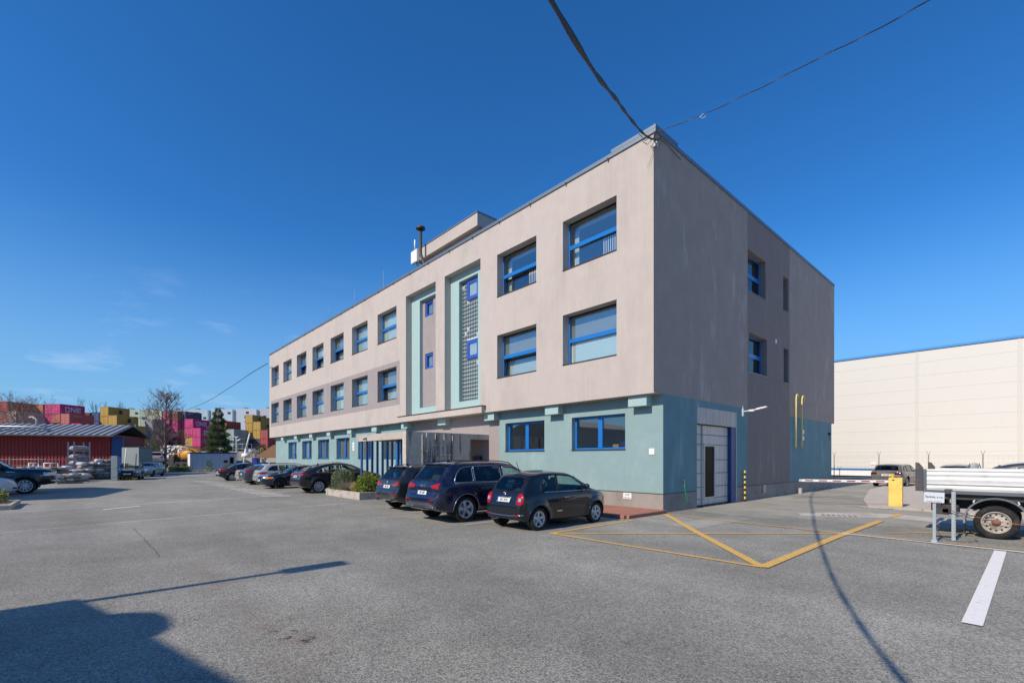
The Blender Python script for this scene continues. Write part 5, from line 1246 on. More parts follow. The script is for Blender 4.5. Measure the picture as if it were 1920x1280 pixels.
for i in range(16): h.cyl((.02, -.036, .1+.06*i), (.02, -.0355, .1+.06*i), .008, 6).box(.035, .04, -.02, .0, .09+.06*i, .115+.06*i)
stuff(h.build('post_holes', M['truckdark'], PP)); MB().box(-.2, .25, -.03, .03, 0, .015).box(-.03, .03, -.25, .2, .0, .012).tube([(-.04, -.04, .62), (.05, -.05, .6), (.05, .04, .64)], .01).build('foot', M['steel'], PP)
tag(MB().bbox(6.45, 6.8, -.66, -.6, .012, .05, .01).build('wood_offcut', mat('old_wood', '#8d7f6c', .9)), 'short weathered wood offcut lying left of the sign post foot', 'wood')
# charging pedestal
CH = thing('charging_post', 'slim white charging post with black cable loops behind the truck bed', 'charger', (6.95, 8.2, .05))
MB().cyl((0, 0, 0), (0, 0, 1.35), .045, 10).build('pole', M['black'], CH)
MB().lathe([(0, -.05), (.1, -.05), (.13, -.02), (.13, .02), (.1, .05), (0, .05)], 16, axis='Y', o=(0, 0, 1.5)).build('charger_head', M['zinc'], CH, rot=(0, 0, R(40)))
MB().tube([(.12, -.08, 1.6), (.2, -.15, 1.3), (.17, -.15, 1.1), (.1, -.1, 1.35)], .014, 6).tube([(-.12, .08, 1.6), (-.2, .1, 1.3), (-.14, .08, 1.1)], .014, 6).build('charging_cable', M['black'], CH)

# ------------------------------------------------------------ overhead cables
def spline(p, n=10):
    p = [Vector(q) for q in p]; o = []
    for i in range(len(p)-1):
        a = p[max(i-1, 0)]; b_ = p[i]; c = p[i+1]; d = p[min(i+2, len(p)-1)]
        for k in range(n):
            t = k/n; o.append(.5*((2*b_)+(c-a)*t+(2*a-5*b_+4*c-d)*t*t+(3*b_-a-3*c+d)*t**3))
    o.append(p[-1]); return o
M['cable'] = mat('cable_black', '#16171a', .6)
C1 = thing('overhead_cable', 'thick black bundled cable sweeping from the top corner towards the camera', 'cable', (0, 0, 0), group='overhead cables at the building corner')
pc = spline([(-.02, -.53, 12.3), (.15, -.87, 12.05), (.49, -1.62, 11.56), (1.2, -3.2, 10.66), (2.3, -5.45, 9.4), (3.3, -7.3, 8.25), (4.27, -9.15, 7.12), (5.61, -11.67, 5.76), (6.3, -12.96, 5.14), (6.92, -14.1, 4.72), (7.57, -15.3, 4.45), (9, -18, 4.2), (11, -22, 4.3)], 10)
MB().tube(pc, .023, 7).build('main_cable', M['cable'], C1, fix=False)
for ph_ in (0, math.pi):
    q = [p+Vector((math.cos(i*.45+ph_)*.022, 0, math.sin(i*.45+ph_)*.022)) for i, p in enumerate(pc)]; MB().tube(q, .013, 5).build('strand', M['cable'], C1, fix=False)
C2 = thing('overhead_cable', 'thin twisted cable running from the top corner to the upper right', 'cable', (0, 0, 0), group='overhead cables at the building corner')
e = at(1765, -12, 7.5); s0 = (.0, -.5, 12.52)
mid = [at(1320, 214, 14.0), at(1430, 163, 12.4), at(1540, 107, 10.8), at(1640, 58, 9.4)]
pc = spline([s0]+mid+[e, at(1990, -140, 5.0)], 14)
for ph_, m_ in ((0, M['cable']), (math.pi, M['satin'])):
    q = [p+Vector((math.cos(i*.6+ph_)*.008, 0, math.sin(i*.6+ph_)*.008)) for i, p in enumerate(pc)]; MB().tube(q, .010, 5).build('strand', m_, C2, fix=False)
MB().tube([at(1320, 213, 14), at(1312, 219, 14), at(1318, 222, 14), at(1324, 217, 14)], .008).build('loop', M['white'], C2, fix=False)
C3 = tag(MB().tube(spline([at(502, 681, 47.5), at(470, 700, 56), at(430, 727, 68), at(385, 754, 84), at(348, 769, 100)], 8), .035, 5).build('overhead_cable', M['cable'], fix=False), 'distant sagging cable from the far end of the roof towards the containers', 'cable')
CA = thing('cable_anchor', 'tangle of cable loops and clamps hanging at the top corner of the building', 'cable clamp', (0, 0, 0))
random.seed(5)
for i in range(7):
    a0 = random.uniform(0, 6); rr_ = random.uniform(.07, .17); c0 = Vector((.06+random.uniform(-.05, .12), -.58, 12.15+random.uniform(-.12, .18)))
    MB().tube([c0+Vector((rr_*math.cos(a0+k*.5), random.uniform(-.04, .04), rr_*math.sin(a0+k*.5))) for k in range(10)], .009, 5).build('cable_loop', M['cable'], CA, fix=False)
MB().tube([(-.1, -.56, 12.4), (-.3, -.6, 12.35), (-.48, -.7, 12.62)], .012, 5).tube([(.04, -.3, 12.4), (.08, .2, 12.35), (.06, .7, 12.3), (.1, 1.0, 12.2)], .012, 5).build('cable_end', M['cable'], CA, fix=False)
MB().tube([(-.02, -.53, 12.0), (-.1, -.55, 11.75), (-.25, -.56, 11.45)], .006, 4).build('loose_wire', M['darkmetal'], CA, fix=False)
MB().bbox(.0, .12, -.6, -.5, 12.0, 12.14, .02).build('clamp', M['white'], CA)

# ------------------------------------------------------------ planter
PL = thing('planter', 'long low concrete planter between the black coupe SUV and the grey SUV', 'planter', (0, 0, 0))
px0, px1, py0, py1, pz = -15.45, -11.5, -5.5, -3.9, .33
MB().bbox(px0, px1, py0, py0+.12, 0, pz, .01).build('planter_wall', M['concrete2'], PL)
MB().bbox(px0, px1, py1-.12, py1, 0, pz, .01).build('planter_wall', M['concrete2'], PL)
MB().bbox(px0, px0+.12, py0+.12, py1-.12, 0, pz, .01).build('planter_wall', M['concrete2'], PL); MB().bbox(px1-.12, px1, py0+.12, py1-.12, 0, pz, .01).build('planter_wall', M['concrete2'], PL)
MB().box(px0+.12, px1-.12, py0+.12, py1-.12, 0, pz-.04).build('soil', mat('soil', '#4a3b2e', .95, noise=.3, scale=20), PL)
def leafmat(name, c, v=.35):
    m = bpy.data.materials.new(name); m.use_nodes = True; n = m.node_tree.nodes; l = m.node_tree.links; b = n['Principled BSDF']
    b.inputs['Roughness'].default_value = .55
    t = n.new('ShaderNodeTexCoord'); q = n.new('ShaderNodeTexNoise'); q.inputs['Scale'].default_value = 5; q.inputs['Detail'].default_value = 3; l.new(t.outputs['Object'], q.inputs['Vector'])
    r_ = n.new('ShaderNodeMapRange'); r_.inputs[1].default_value = .3; r_.inputs[2].default_value = .7; r_.inputs[3].default_value = 1-v; r_.inputs[4].default_value = 1+v; l.new(q.outputs[0], r_.inputs[0])
    s_ = n.new('ShaderNodeVectorMath'); s_.operation = 'SCALE'; s_.inputs[0].default_value = c; l.new(r_.outputs[0], s_.inputs['Scale']); l.new(s_.outputs[0], b.inputs['Base Color'])
    b.inputs['Subsurface Weight'].default_value = 0
    tr = n.new('ShaderNodeBsdfTranslucent'); l.new(s_.outputs[0], tr.inputs[0]); mx_ = n.new('ShaderNodeMixShader'); mx_.inputs[0].default_value = .3
    l.new(b.outputs[0], mx_.inputs[1]); l.new(tr.outputs[0], mx_.inputs[2]); l.new(mx_.outputs[0], n['Material Output'].inputs[0])
    return m
def leaf(mb, p, size, d=None, mi=0, asp=.5):
    d = d or Vector((random.gauss(0, 1), random.gauss(0, 1), random.gauss(0, 1)))
    d = d.normalized(); a = d.cross(Vector((random.gauss(0, 1), random.gauss(0, 1), random.gauss(0, 1)))).normalized()*size*asp; d = d*size
    p = Vector(p); mb.add([p, p+d*.5+a*.5, p+d, p+d*.5-a*.5], [(0, 1, 2, 3)], mi)
def blob(mb, c, rad, n, size, shell=.55, bumps=6, mi=0):
    bs = [(Vector((random.gauss(0, 1), random.gauss(0, 1), random.gauss(0, .8))).normalized(), random.uniform(.05, .28)) for _ in range(bumps)]
    for _ in range(n):
        d = Vector((random.gauss(0, 1), random.gauss(0, 1), random.gauss(0, 1))).normalized()
        k = random.uniform(shell, 1)*(.82+sum(b_*max(0, d.dot(a))**3 for a, b_ in bs))
        p = Vector((c[0]+d.x*rad[0]*k, c[1]+d.y*rad[1]*k, c[2]+d.z*rad[2]*k))
        if p.z < c[2]-rad[2]*.9: continue
        leaf(mb, p, size*random.uniform(.6, 1.3), (d+Vector((random.gauss(0, .6), random.gauss(0, .6), random.gauss(0, .6)))), mi)
random.seed(21)
B1 = thing('round_shrub', 'round glossy green shrub at the right end of the planter', 'shrub', (-12.05, -4.85, .3))
mb = MB(); blob(mb, (0, 0, .34), (.60, .52, .42), 2600, .10, .5, 14); mb.build('foliage', leafmat('shrub_leaf', (.20, .26, .035)), B1, fix=False)
mb = MB()
for i in range(12): mb.tube([(0, 0, 0), (random.uniform(-.3, .3), random.uniform(-.3, .3), .5)], .012, 4)
mb.build('stem', M['darkmetal'], B1)
B2 = thing('weeping_shrub', 'grey-green weeping conifer shrub at the left end of the planter', 'shrub', (-15.0, -4.8, .3))
mb = MB()
for i in range(230):
    a = random.uniform(0, 2*math.pi); rr_ = random.uniform(.12, .58); h0 = random.uniform(.66, .86)
    P = []
    for k in range(8):
        t = k/7; P.append(Vector((math.cos(a)*rr_*min(1, t*1.6), math.sin(a)*rr_*min(1, t*1.6), h0*(1-.1*t)-max(0, t-.3)**1.6*random.uniform(.9, 1.5)+.15*math.sin(t*3))))
    for k in range(7):
        for _ in range(5):
            p = P[k].lerp(P[k+1], random.random()); p.z = max(p.z, .0); leaf(mb, p, .075, (P[k+1]-P[k]).normalized()*.8+Vector((random.gauss(0, .5), random.gauss(0, .5), random.gauss(0, .3))), 0, .3)
mb.build('foliage', leafmat('conifer_leaf', (.21, .26, .14)), B2, fix=False)
MB().tube([(0, 0, 0), (.03, 0, .5), (0, .02, 1.0)], .03, 6).build('stem', M['darkmetal'], B2)
B3 = thing('yellow_shrub', 'small yellow-green leafed shrub left of the round green shrub', 'shrub', (-12.85, -5.0, .3))
mb = MB(); blob(mb, (0, 0, .2), (.26, .3, .26), 700, .07, .4); mb.build('foliage', leafmat('yellow_leaf', (.5, .42, .10)), B3, fix=False)
B4 = thing('dry_plants', 'dry purplish lavender tufts in the middle of the planter', 'plant', (-13.45, -4.95, .3))
mb = MB()
for i in range(420):
    p = Vector((random.gauss(0, .26), random.gauss(0, .25), random.uniform(0, .05))); mb.tube([p, p+Vector((random.gauss(0, .07), random.gauss(0, .07), random.uniform(.15, .42)))], .004, 3)
mb.build('stalks', mat('dry_stalk', '#7d6a66', .9, noise=.25, scale=8), B4, fix=False)
B5 = thing('ground_cover_plant', 'low trailing green plant hanging over the planter front under the weeping shrub', 'plant', (-14.2, -5.35, .33))
mb = MB()
for i in range(900): leaf(mb, (random.uniform(-1.1, .8), random.gauss(0, .09), random.uniform(-.05, .12)), .05)
mb.build('foliage', leafmat('cover_leaf', (.14, .19, .05)), B5, fix=False)
# kerbed bed at the left edge
KB = thing('kerbed_bed', 'low concrete kerbed bed at the left edge of the yard', 'planter', (0, 0, 0))
MB().bbox(-18.9, -16.05, -16.5, -16.38, 0, .17, .01).build('kerb_stone', M['concrete2'], KB); MB().bbox(-16.2, -16.05, -20, -16.5, 0, .17, .01).build('kerb_stone', M['concrete2'], KB); MB().bbox(-19.05, -18.9, -20, -16.38, 0, .17, .01).build('kerb_stone', M['concrete2'], KB)
MB().box(-18.9, -16.2, -20, -16.5, 0, .1).build('soil', M['earth'], KB)
for i, (dx, dy, cc) in enumerate(((-18.35, -17.0, (.24, .26, .07)), (-18.8, -17.5, (.13, .17, .06)))):
    B = thing('bed_shrub', ['yellowish spiky shrub at the corner of the kerbed bed on the left edge', 'darker green shrub behind the yellowish one in the kerbed bed'][i], 'shrub', (dx, dy, .08))
    mb = MB(); blob(mb, (0, 0, .3), (.35, .35, .32), 500, .1, .3); mb.build('foliage', leafmat('bed_leaf', cc), B, fix=False)

# ------------------------------------------------------------ things behind the camera that throw the foreground shadows
LP = thing('street_lamp', 'tall slim street lamp standing behind the camera', 'street lamp', (.16, -20.75, 0))
MB().cyl((0, 0, 0), (0, 0, 6.75), .07, 8).build('pole', M['steel'], LP); MB().bbox(-.2, .2, -.25, .75, 6.75, 6.85, .03).build('lamp_head', M['steel'], LP)
AN = thing('annex', 'flat-roofed annex behind the camera with a rounded bump added for its shadow', 'building', (0, 0, 0))
MB().prism([(-.05, 0), (-.05, 5.35), (.9, 5.55), (2.2, 5.80), (3.3, 6.0), (6.5, 6.6), (13, 7), (13, 0)], -29, -21.5, 'Y').build('wall', M['plaster'], AN)
MB().prism([(.9, 5.4), (1.1, 5.72), (1.3, 5.88), (1.6, 5.95), (1.95, 5.94), (2.2, 5.86), (2.25, 5.6)], -22.2, -21.5, 'Y').build('roof_bump', M['plaster'], AN)  # unseen bump, added to round the outline of the annex shadow
HL = thing('gabled_hall', 'gabled hall left of the frame that shades the pickup', 'building', (0, 0, 0))
MB().prism([(-21, 0), (-21, 4.9), (-28, 6.25), (-32, 4.9), (-32, 0)], -34, -20.7, 'Y').build('wall', M['plaster2'], HL)
# ------------------------------------------------------------ red corrugated shed, far left
def P3(u, v, d): return Vector(at(u, v, d))
SH = thing('red_shed', 'long red corrugated shed with a grey ribbed roof at the left edge', 'building', (0, 0, 0))
a = P3(-120, 812, 44.7); b = P3(209, 813.7, 49); a.z = b.z = 0
dr_ = (b-a).normalized(); nb = Vector((dr_.y, -dr_.x, 0))      # towards the camera
if (Vector(CAM)-a).dot(nb) < 0: nb = -nb
LS = (b-a).length; EH = 4.35
M['shedred'] = mat('shed_red', '#8e2a26', .7, noise=.12, scale=1.5, dirt='#6d2220', dscale=1.2, streak=True)
M['roofgrey'] = mat('roof_sheet', '#8d9299', .6, noise=.12, scale=4)
mb = MB(); n_ = int(LS/.28)
prof = []
for i in range(n_):
    s0_ = i*.28
    for (ds, dn) in ((0, 0), (.12, 0), (.15, .045), (.25, .045)): prof.append((s0_+ds, dn))
vs = []
for (s_, dn) in prof:
    p = a+dr_*s_+nb*dn; vs += [(p.x, p.y, 0), (p.x, p.y, EH)]
mb.add(vs, [(2*i, 2*i+2, 2*i+3, 2*i+1) for i in range(len(prof)-1)])
q0, q1 = a-nb*8, b-nb*8
mb.quad((b.x, b.y, 0), (q1.x, q1.y, 0), (q1.x, q1.y, EH), (b.x, b.y, EH)); mb.quad((q0.x, q0.y, 0), (q1.x, q1.y, 0), (q1.x, q1.y, EH), (q0.x, q0.y, EH))
mb.build('wall', M['shedred'], SH, fix=False)
rf = MB(); RZ = 5.5
e0, e1 = a+nb*1.1-dr_*.5, b+nb*1.1+dr_*.55; r0, r1 = a-nb*3.6-dr_*.5, b-nb*3.6+dr_*.55; f0, f1 = a-nb*8.4-dr_*.5, b-nb*8.4+dr_*.55
for (x_, y_, z0_, z1_) in ((e0, e1, EH-.15, RZ),):
    rf.quad((e0.x, e0.y, z0_), (e1.x, e1.y, z0_), (r1.x, r1.y, z1_), (r0.x, r0.y, z1_)); rf.quad((f0.x, f0.y, z0_), (f1.x, f1.y, z0_), (r1.x, r1.y, z1_), (r0.x, r0.y, z1_))
    rf.quad((e0.x, e0.y, z0_-.12), (e1.x, e1.y, z0_-.12), (e1.x, e1.y, z0_), (e0.x, e0.y, z0_)); rf.add([(e1.x, e1.y, z0_-.12), (r1.x, r1.y, z1_-.1), (f1.x, f1.y, z0_-.12), (f1.x, f1.y, z0_), (r1.x, r1.y, z1_), (e1.x, e1.y, z0_)], [(0, 1, 4, 5), (1, 2, 3, 4)])
rf.build('roof', mat('roof_gap', '#4b5057', .7), SH, fix=False)
nr = int((LS+1)/.62)
rib = None
for i in range(nr+1):
    s_ = i*.62
    q = MB(); A0 = e0+dr_*s_; B0 = r0+dr_*s_; w = dr_*.33; hgt = Vector((0, 0, .07))
    A0 = Vector((A0.x, A0.y, EH-.15)); B0 = Vector((B0.x, B0.y, RZ))
    q.add([A0, A0+w, B0+w, B0, A0+hgt+w*.1, A0+w*.9+hgt, B0+w*.9+hgt, B0+w*.1+hgt], [(4, 5, 6, 7), (0, 1, 5, 4), (1, 2, 6, 5), (3, 0, 4, 7), (2, 3, 7, 6)])
    q.build('roof_rib', M['roofgrey'], SH)
pz = MB(); k0 = a+nb*.0; k1 = b-dr_*6+nb*.0
P0 = Vector((k0.x, k0.y, 5.0)); P1 = Vector((k1.x, k1.y, 5.0)); pz.tube([P0, P1, P1+dr_*1.0+Vector((0, 0, -.35))], .1, 8)
for i in range(22):
    p = P0.lerp(P1, i/21); pz.box(p.x-.03, p.x+.03, p.y-.03, p.y+.03, 4.55, 5.0)
pz.build('roof_pipe', M['steel'], SH)
v0 = b-dr_*7.2-nb*2; MB().tube([(v0.x, v0.y, 5.0), (v0.x, v0.y, 5.9), (v0.x-.25, v0.y-.35, 6.15), (v0.x-.4, v0.y-.55, 6.1)], .1, 8).build('vent_pipe', M['concrete2'], SH)
bp0 = b+nb*.15; mb = MB(); mb.prism([(0, 0), (1.0, 0), (1.0, 4.1), (0, 4.1)], 0, .2, 'Y'); mb.build('blue_end_panel', mat('panel_blue', '#1d3f78', .5), SH, (b.x, b.y, 0), (0, 0, math.atan2(dr_.y, dr_.x)))

# wire fence and post line in front of the shed
WF = thing('wire_fence', 'low grey wire fence in front of the red shed', 'fence', (0, 0, 0))
f0, f1 = P3(-60, 860.6, 41), P3(211, 860.6, 44); mb = MB()
for z in (1.76, 1.2, .7, .2): mb.tube([(f0.x, f0.y, z), (f1.x, f1.y, z)], .02 if z > 1.7 else .008, 4)
for i in range(60):
    p = f0.lerp(f1, i/60); mb.cyl((p.x, p.y, 0), (p.x, p.y, 1.76), .006, 3, caps=False)
mb.build('fence_wires', M['steel'], WF, fix=False)
for u in (14, 68, 125, 135, 166):
    t = (u+60)/271; p = f0.lerp(f1, t); MB().cyl((p.x, p.y, 0), (p.x, p.y, 1.95), .04, 6).build('post', M['steel'], WF)

# rack with bagged stone slabs
RK = thing('storage_rack', 'galvanised rack stacked with wrapped slabs before the red shed', 'rack', (0, 0, 0))
cA, cB = P3(139, 900, 41), P3(168, 900, 42); cA.z = cB.z = 0; dd = (cB-cA).normalized(); nn_ = Vector((dd.y, -dd.x, 0))
for c_ in (cA, cB):
    for o_ in (0, 1.0):
        p = c_-nn_*o_; MB().box(p.x-.05, p.x+.05, p.y-.05, p.y+.05, 0, 3.3).build('upright', M['steel'], RK)
for z in (1.2, 1.75, 2.5):
    for o_ in (0, 1.0): MB().tube([cA-nn_*o_+Vector((0, 0, z)), cB-nn_*o_+Vector((0, 0, z))], .05, 6).build('beam', M['steel'], RK)
M['bag'] = mat('plastic_wrap', '#9b9c9f', .35, noise=.25, scale=3, bump=.8, bscale=6, dirt='#5b5c60', dscale=2, coat=.4)
M['bag3'] = mat('white_wrap', '#c3c5c8', .4, noise=.2, scale=4, bump=.8, bscale=7, dirt='#7d7e82', dscale=3, coat=.4)
M['bag2'] = mat('stone_grey', '#8d8377', .9, noise=.25, scale=3, bump=.6, bscale=8, dirt='#5a5048', dscale=2)
def lump(w, l, h, seed, m, name, parent=None, loc=(0, 0, 0), rot=(0, 0, 0)):
    random.seed(seed); mb = MB(); N, K = 14, 7; vs = []
    for j in range(K+1):
        ph_ = -math.pi/2+math.pi*j/K
        for i in range(N):
            th = 2*math.pi*i/N; sx_2 = lambda t, e: math.copysign(abs(t)**e, t)
            r_ = random.uniform(.9, 1.06)
            vs.append((w/2*sx_2(math.cos(th), .45)*sx_2(math.cos(ph_), .5)*r_, l/2*sx_2(math.sin(th), .45)*sx_2(math.cos(ph_), .5)*r_, h/2+h/2*sx_2(math.sin(ph_), .6)*random.uniform(.9, 1.03)))
    mb.add(vs, [(j*N+i, j*N+(i+1) % N, (j+1)*N+(i+1) % N, (j+1)*N+i) for j in range(K) for i in range(N)], 0, True)
    return mb.build(name, m, parent, loc, rot)
ang = math.atan2(dd.y, dd.x)
for k, z in enumerate((1.25, 1.8, 2.55)):
    c_ = (cA+cB)/2-nn_*.5; tag(lump(1.3, .9, .42, k, M['bag'], 'wrapped_slabs', None, (c_.x, c_.y, z), (0, 0, ang)), 'wrapped slabs on the %s shelf of the rack before the red shed' % ['lowest', 'middle', 'top'][k], 'slabs', 'wrapped slabs on the rack')
piles = [(56, 902, 1.7, 4), (76, 900, 1.5, 3), (92, 905, 1.3, 2), (110, 903, 1.7, 4), (126, 906, 1.7, 2), (142, 903, 1.5, 2), (152, 900, 1.5, 3), (165, 899, 1.6, 5), (181, 898.5, 1.6, 4), (199, 898, 1.7, 6)]
for i, (u, v, w, n) in enumerate(piles):
    g0 = P3(u, v, 1.82*877.7/(v-859.5)); p = thing('slab_pile', 'pallet of wrapped grey stone packs, %s pile from the left before the shed' % (['first', 'second', 'third', 'fourth', 'fifth', 'sixth', 'seventh', 'eighth', 'ninth', 'tenth'][i]), 'stone pile', (g0.x, g0.y, 0), 0, 'piles of wrapped stone before the shed')
    MB().bbox(-w*.45, w*.45, -.45, .45, 0, .13, .02).build('pallet', mat('pallet_wood', '#8a7a66', .9) if 'pw' not in M else M['pw'], p, (0, 0, 0), (0, 0, ang))
    for k in range(n):
        for sd_ in (-1, 0, 1):
            lump(w*random.uniform(.30, .42), random.uniform(.6, .95), random.uniform(.22, .36), i*30+k*3+sd_, M[('bag', 'bag3', 'bag2')[(i+k+sd_) % 3]], 'stone_pack', p, (math.cos(ang)*sd_*w*.3+random.uniform(-.08, .08), math.sin(ang)*sd_*w*.3+random.uniform(-.08, .08), .13+.27*k), (random.uniform(-.1, .1), random.uniform(-.12, .12), ang+random.uniform(-.3, .3)))
for (u0, u1, lab) in ((54, 72, 'left'), (82, 108, 'right')):
    t_ = thing('metal_trestle', 'white metal frame trestle behind the pickup, the %s one' % lab, 'trestle', (0, 0, 0)); q0 = P3(u0, 868, 38); q1 = P3(u1, 868, 38.5)
    q0.z = q1.z = 1.45; mb = MB().tube([q0, q1], .04, 5)
    mb.tube([q0, q0.lerp(q1, .25)-Vector((0, 0, 1.4))], .04, 5).tube([q0.lerp(q1, .5), q0.lerp(q1, .25)-Vector((0, 0, 1.4))], .04, 5).tube([q1, q1+(q1-q0)*.2-Vector((0, 0, 1.4))], .04, 5); mb.build('frame', M['white'], t_, fix=False)
# grey steel door leaf, sign pole and barrier blocks, sheet fence
g0 = P3(215, 900.5, 39); tag(MB().bbox(-.27, .27, -.06, .06, 0, 2.05, .01).box(-.22, .22, -.08, -.061, .3, .36).box(-.22, .22, -.08, -.061, 1.0, 1.06).build('metal_sheet', mat('panel_bluegrey', '#64747c', .6, noise=.15, scale=4), None, (g0.x, g0.y, 0), (0, 0, R(48))), 'upright blue-grey steel panel at the right end of the stone piles', 'panel')
SO = thing('sign_pole', 'leaning pole with a grey square board seen from behind, in a yellow base', 'sign', (0, 0, 0)); g0 = P3(231, 899, 40.5)
MB().tube([(g0.x, g0.y, 0), (g0.x+.12, g0.y+.2, 2.75)], .035, 6).build('pole', M['white'], SO)
MB().bbox(-.75, .75, -.02, .02, 1.0, 2.6, .01).build('board', mat('board_grey', '#8b9490', .7), SO, (g0.x-.25, g0.y+.5, .2), (0, 0, R(48)))
for i, u in enumerate((229, 236, 243, 247.5)):
    g0 = P3(u, 899.5-i*.3, 40.2); t_ = thing('barrier_block', ['first', 'second', 'third', 'fourth'][i]+' of four small yellow and black barrier blocks from the left', 'barrier block', (g0.x, g0.y, 0), R(45), 'yellow and black barrier blocks')
    MB().prism([(-.2, 0), (.2, 0), (.12, .42), (-.12, .42)], -.14, .14, 'Y').build('block', M['yellow'], t_); MB().prism([(-.07, .01), (.07, .01), (.05, .425), (-.05, .425)], -.145, .145, 'Y').build('stripe', M['black'], t_)
g0 = P3(239, 880, 52); tag(MB().bbox(-1.9, 1.9, -1.2, 1.2, 0, 3.0, .05).box(-1.95, 1.95, -1.25, 1.25, 3.0, 3.1).box(.9, 1.7, -1.23, -1.2, 1.8, 2.6).build('site_cabin', mat('cabin_greygreen', '#7c847f', .7, noise=.1), None, (g0.x, g0.y, 0), (0, 0, R(48))), 'grey-green windowless cabin behind the dark blue car', 'cabin')

# ------------------------------------------------------------ black pickup, half out of frame
P_ram = paint('pickup_black', (.008, .011, .02), .25, .22)
sp = dict(W=1.0, tum=.78, r=.42, wheels=(1.15, 4.75), paint=P_ram, flare=.035, tw=.28, rimstyle=20, rimm=mat('bright_rim', '#eceef0', .3), crown=.03, arch=1.13, tum2=1,
 top=[(0, .7), (0, 1.0), (.03, 1.2), (.06, 1.32), (1.2, 1.34), (1.9, 1.35), (2.0, 1.5), (2.1, 1.86), (2.25, 1.93), (2.8, 1.96), (3.3, 1.93), (3.6, 1.8), (4.0, 1.5), (4.25, 1.33), (4.6, 1.32), (5.2, 1.29), (5.6, 1.26), (5.76, 1.2), (5.81, 1.1), (5.83, .9), (5.84, .62)],
 bot=[(0, .5), (.4, .42), (5.2, .4), (5.82, .5)], belt=[(0, 1.25), (4.2, 1.24), (5.82, 1.12)], plan=[(0, .9), (.05, .97), (.3, 1), (5.0, 1), (5.5, .96), (5.7, .9), (5.82, .8)],
 side=[([(2.2, 1.34), (2.95, 1.33)], [(2.2, 1.7), (2.35, 1.8), (2.95, 1.83)], 'cglassd', .01, 'black'), ([(3.05, 1.33), (4.05, 1.32)], [(3.05, 1.83), (3.4, 1.8), (3.7, 1.65), (4.05, 1.35)], None, .01, 'black')],
 rearwin=([(-.6, 1.45), (.6, 1.45)], [(-.6, 1.8), (.6, 1.8)]), frontwin=([(-.72, 1.4), (.72, 1.4)], [(-.72, 1.5), (-.6, 1.8), (.6, 1.8), (.72, 1.5)]), cabin=(2.1, 4.0), seats=(2.4, 3.1), seatz=1.0, mirror=(3.95, 1.38), handles=[(2.4, 1.2), (3.2, 1.19)], step=.05, lin=.9)
T, hit, patch, line, outline = car('pickup_truck', 'black pickup truck with large bright wheels cut off by the left edge', 'pickup truck', (-27.25, -21.55, 0), UP, sp)
line('grille_frame', M['chrome'], 'front', [(-.6, .88), (-.6, 1.12), (.6, 1.12), (.6, .88), (-.6, .88)], .03, 1, .015)
patch('grille', M['lensd'], 'front', [(-.56, .88), (.56, .88)], [(-.56, 1.1), (.56, 1.1)], 1, .012)
for s in (-1, 1):
    patch('headlamp', M['lens'], 'front', sorted([(s*.64, .92), (s*.9, .94)]), sorted([(s*.64, 1.12), (s*.9, 1.1)]), 1, .012)
    patch('headlamp', M['lens'], 'side', [(5.42, .95), (5.7, .9)], [(5.42, 1.12), (5.7, 1.1)], s, .012); patch('marker_lamp', M['orange'], 'side', [(5.3, .9), (5.4, .9)], [(5.3, .95), (5.4, .95)], s, .014, 4, 3)
    line('bumper', M['chrome'], 'front', [(s*.5, .62), (s*.88, .66)], .06, 1, .0); patch('side_badge', M['chrome'], 'side', [(4.1, 1.13), (4.42, 1.135)], [(4.1, 1.17), (4.42, 1.15)], s, .01, 4, 2)

# ------------------------------------------------------------ grey office cabin, fence and clutter right of the tree
CB = thing('office_cabin', 'light blue-grey corrugated site cabin with two small windows beyond the yard', 'cabin', (0, 0, 0))
c0, c1 = P3(357, 880, 70), P3(443.5, 880, 74); c0.z = c1.z = 0; cd_ = (c1-c0).normalized(); cl = (c1-c0).length; ca = math.atan2(cd_.y, cd_.x)
M['cab'] = mat('cabin_sheet', '#b3bdc9', .6, noise=.08)
mb = MB(); nr = int(cl/.3)
for i in range(nr): mb.box(i*.3, i*.3+.29, -.03 if i % 2 else 0, .1, .15, 2.6)
mb.build('wall', M['cab'], CB, (c0.x, c0.y, 0), (0, 0, ca)); MB().box(0, cl, .1, 2.5, .1, 2.6).box(-.06, .0, -.05, 2.5, .1, 2.65).build('core', M['white'], CB, (c0.x, c0.y, 0), (0, 0, ca))
MB().box(-.1, cl+.1, -.08, 2.55, 2.6, 2.78).build('roof', mat('cabin_roof', '#2b3f66', .5), CB, (c0.x, c0.y, 0), (0, 0, ca))
for (u0, u1, z0, z1) in ((.71, .80, 1.15, 1.6), (.84, .94, 1.0, 2.1)):
    w_ = MB().box(cl*u0, cl*u1, -.06, -.031, z0, z1).build('window', M['plaster4'], CB, (c0.x, c0.y, 0), (0, 0, ca)); MB().box(cl*u0+.08, cl*u1-.08, -.07, -.061, z0+.08, z1-.08).build('pane', M['cglassd'], w_)
random.seed(31)
def bush(u, v, d, rad, n, size, col, label, name='bush', z=.0):
    g = P3(u, v, d); b_ = thing(name, label, 'bush', (g.x, g.y, z)); mb = MB(); blob(mb, (0, 0, rad[2]*.8), rad, n, size, .4); mb.build('foliage', leafmat('leaf_'+name, col), b_, fix=False); return b_
bush(430, 881, 71, (1.2, .8, .55), 500, .18, (.10, .16, .05), 'dark green low bush at the right foot of the grey cabin')
bush(392, 881, 70, (.8, .6, .35), 350, .16, (.24, .26, .06), 'yellow-green low bush at the foot of the grey cabin')
bush(393, 873, 69.5, (.45, .4, .6), 220, .2, (.12, .2, .18), 'small grey-green upright shrub against the cabin wall', z=.6)
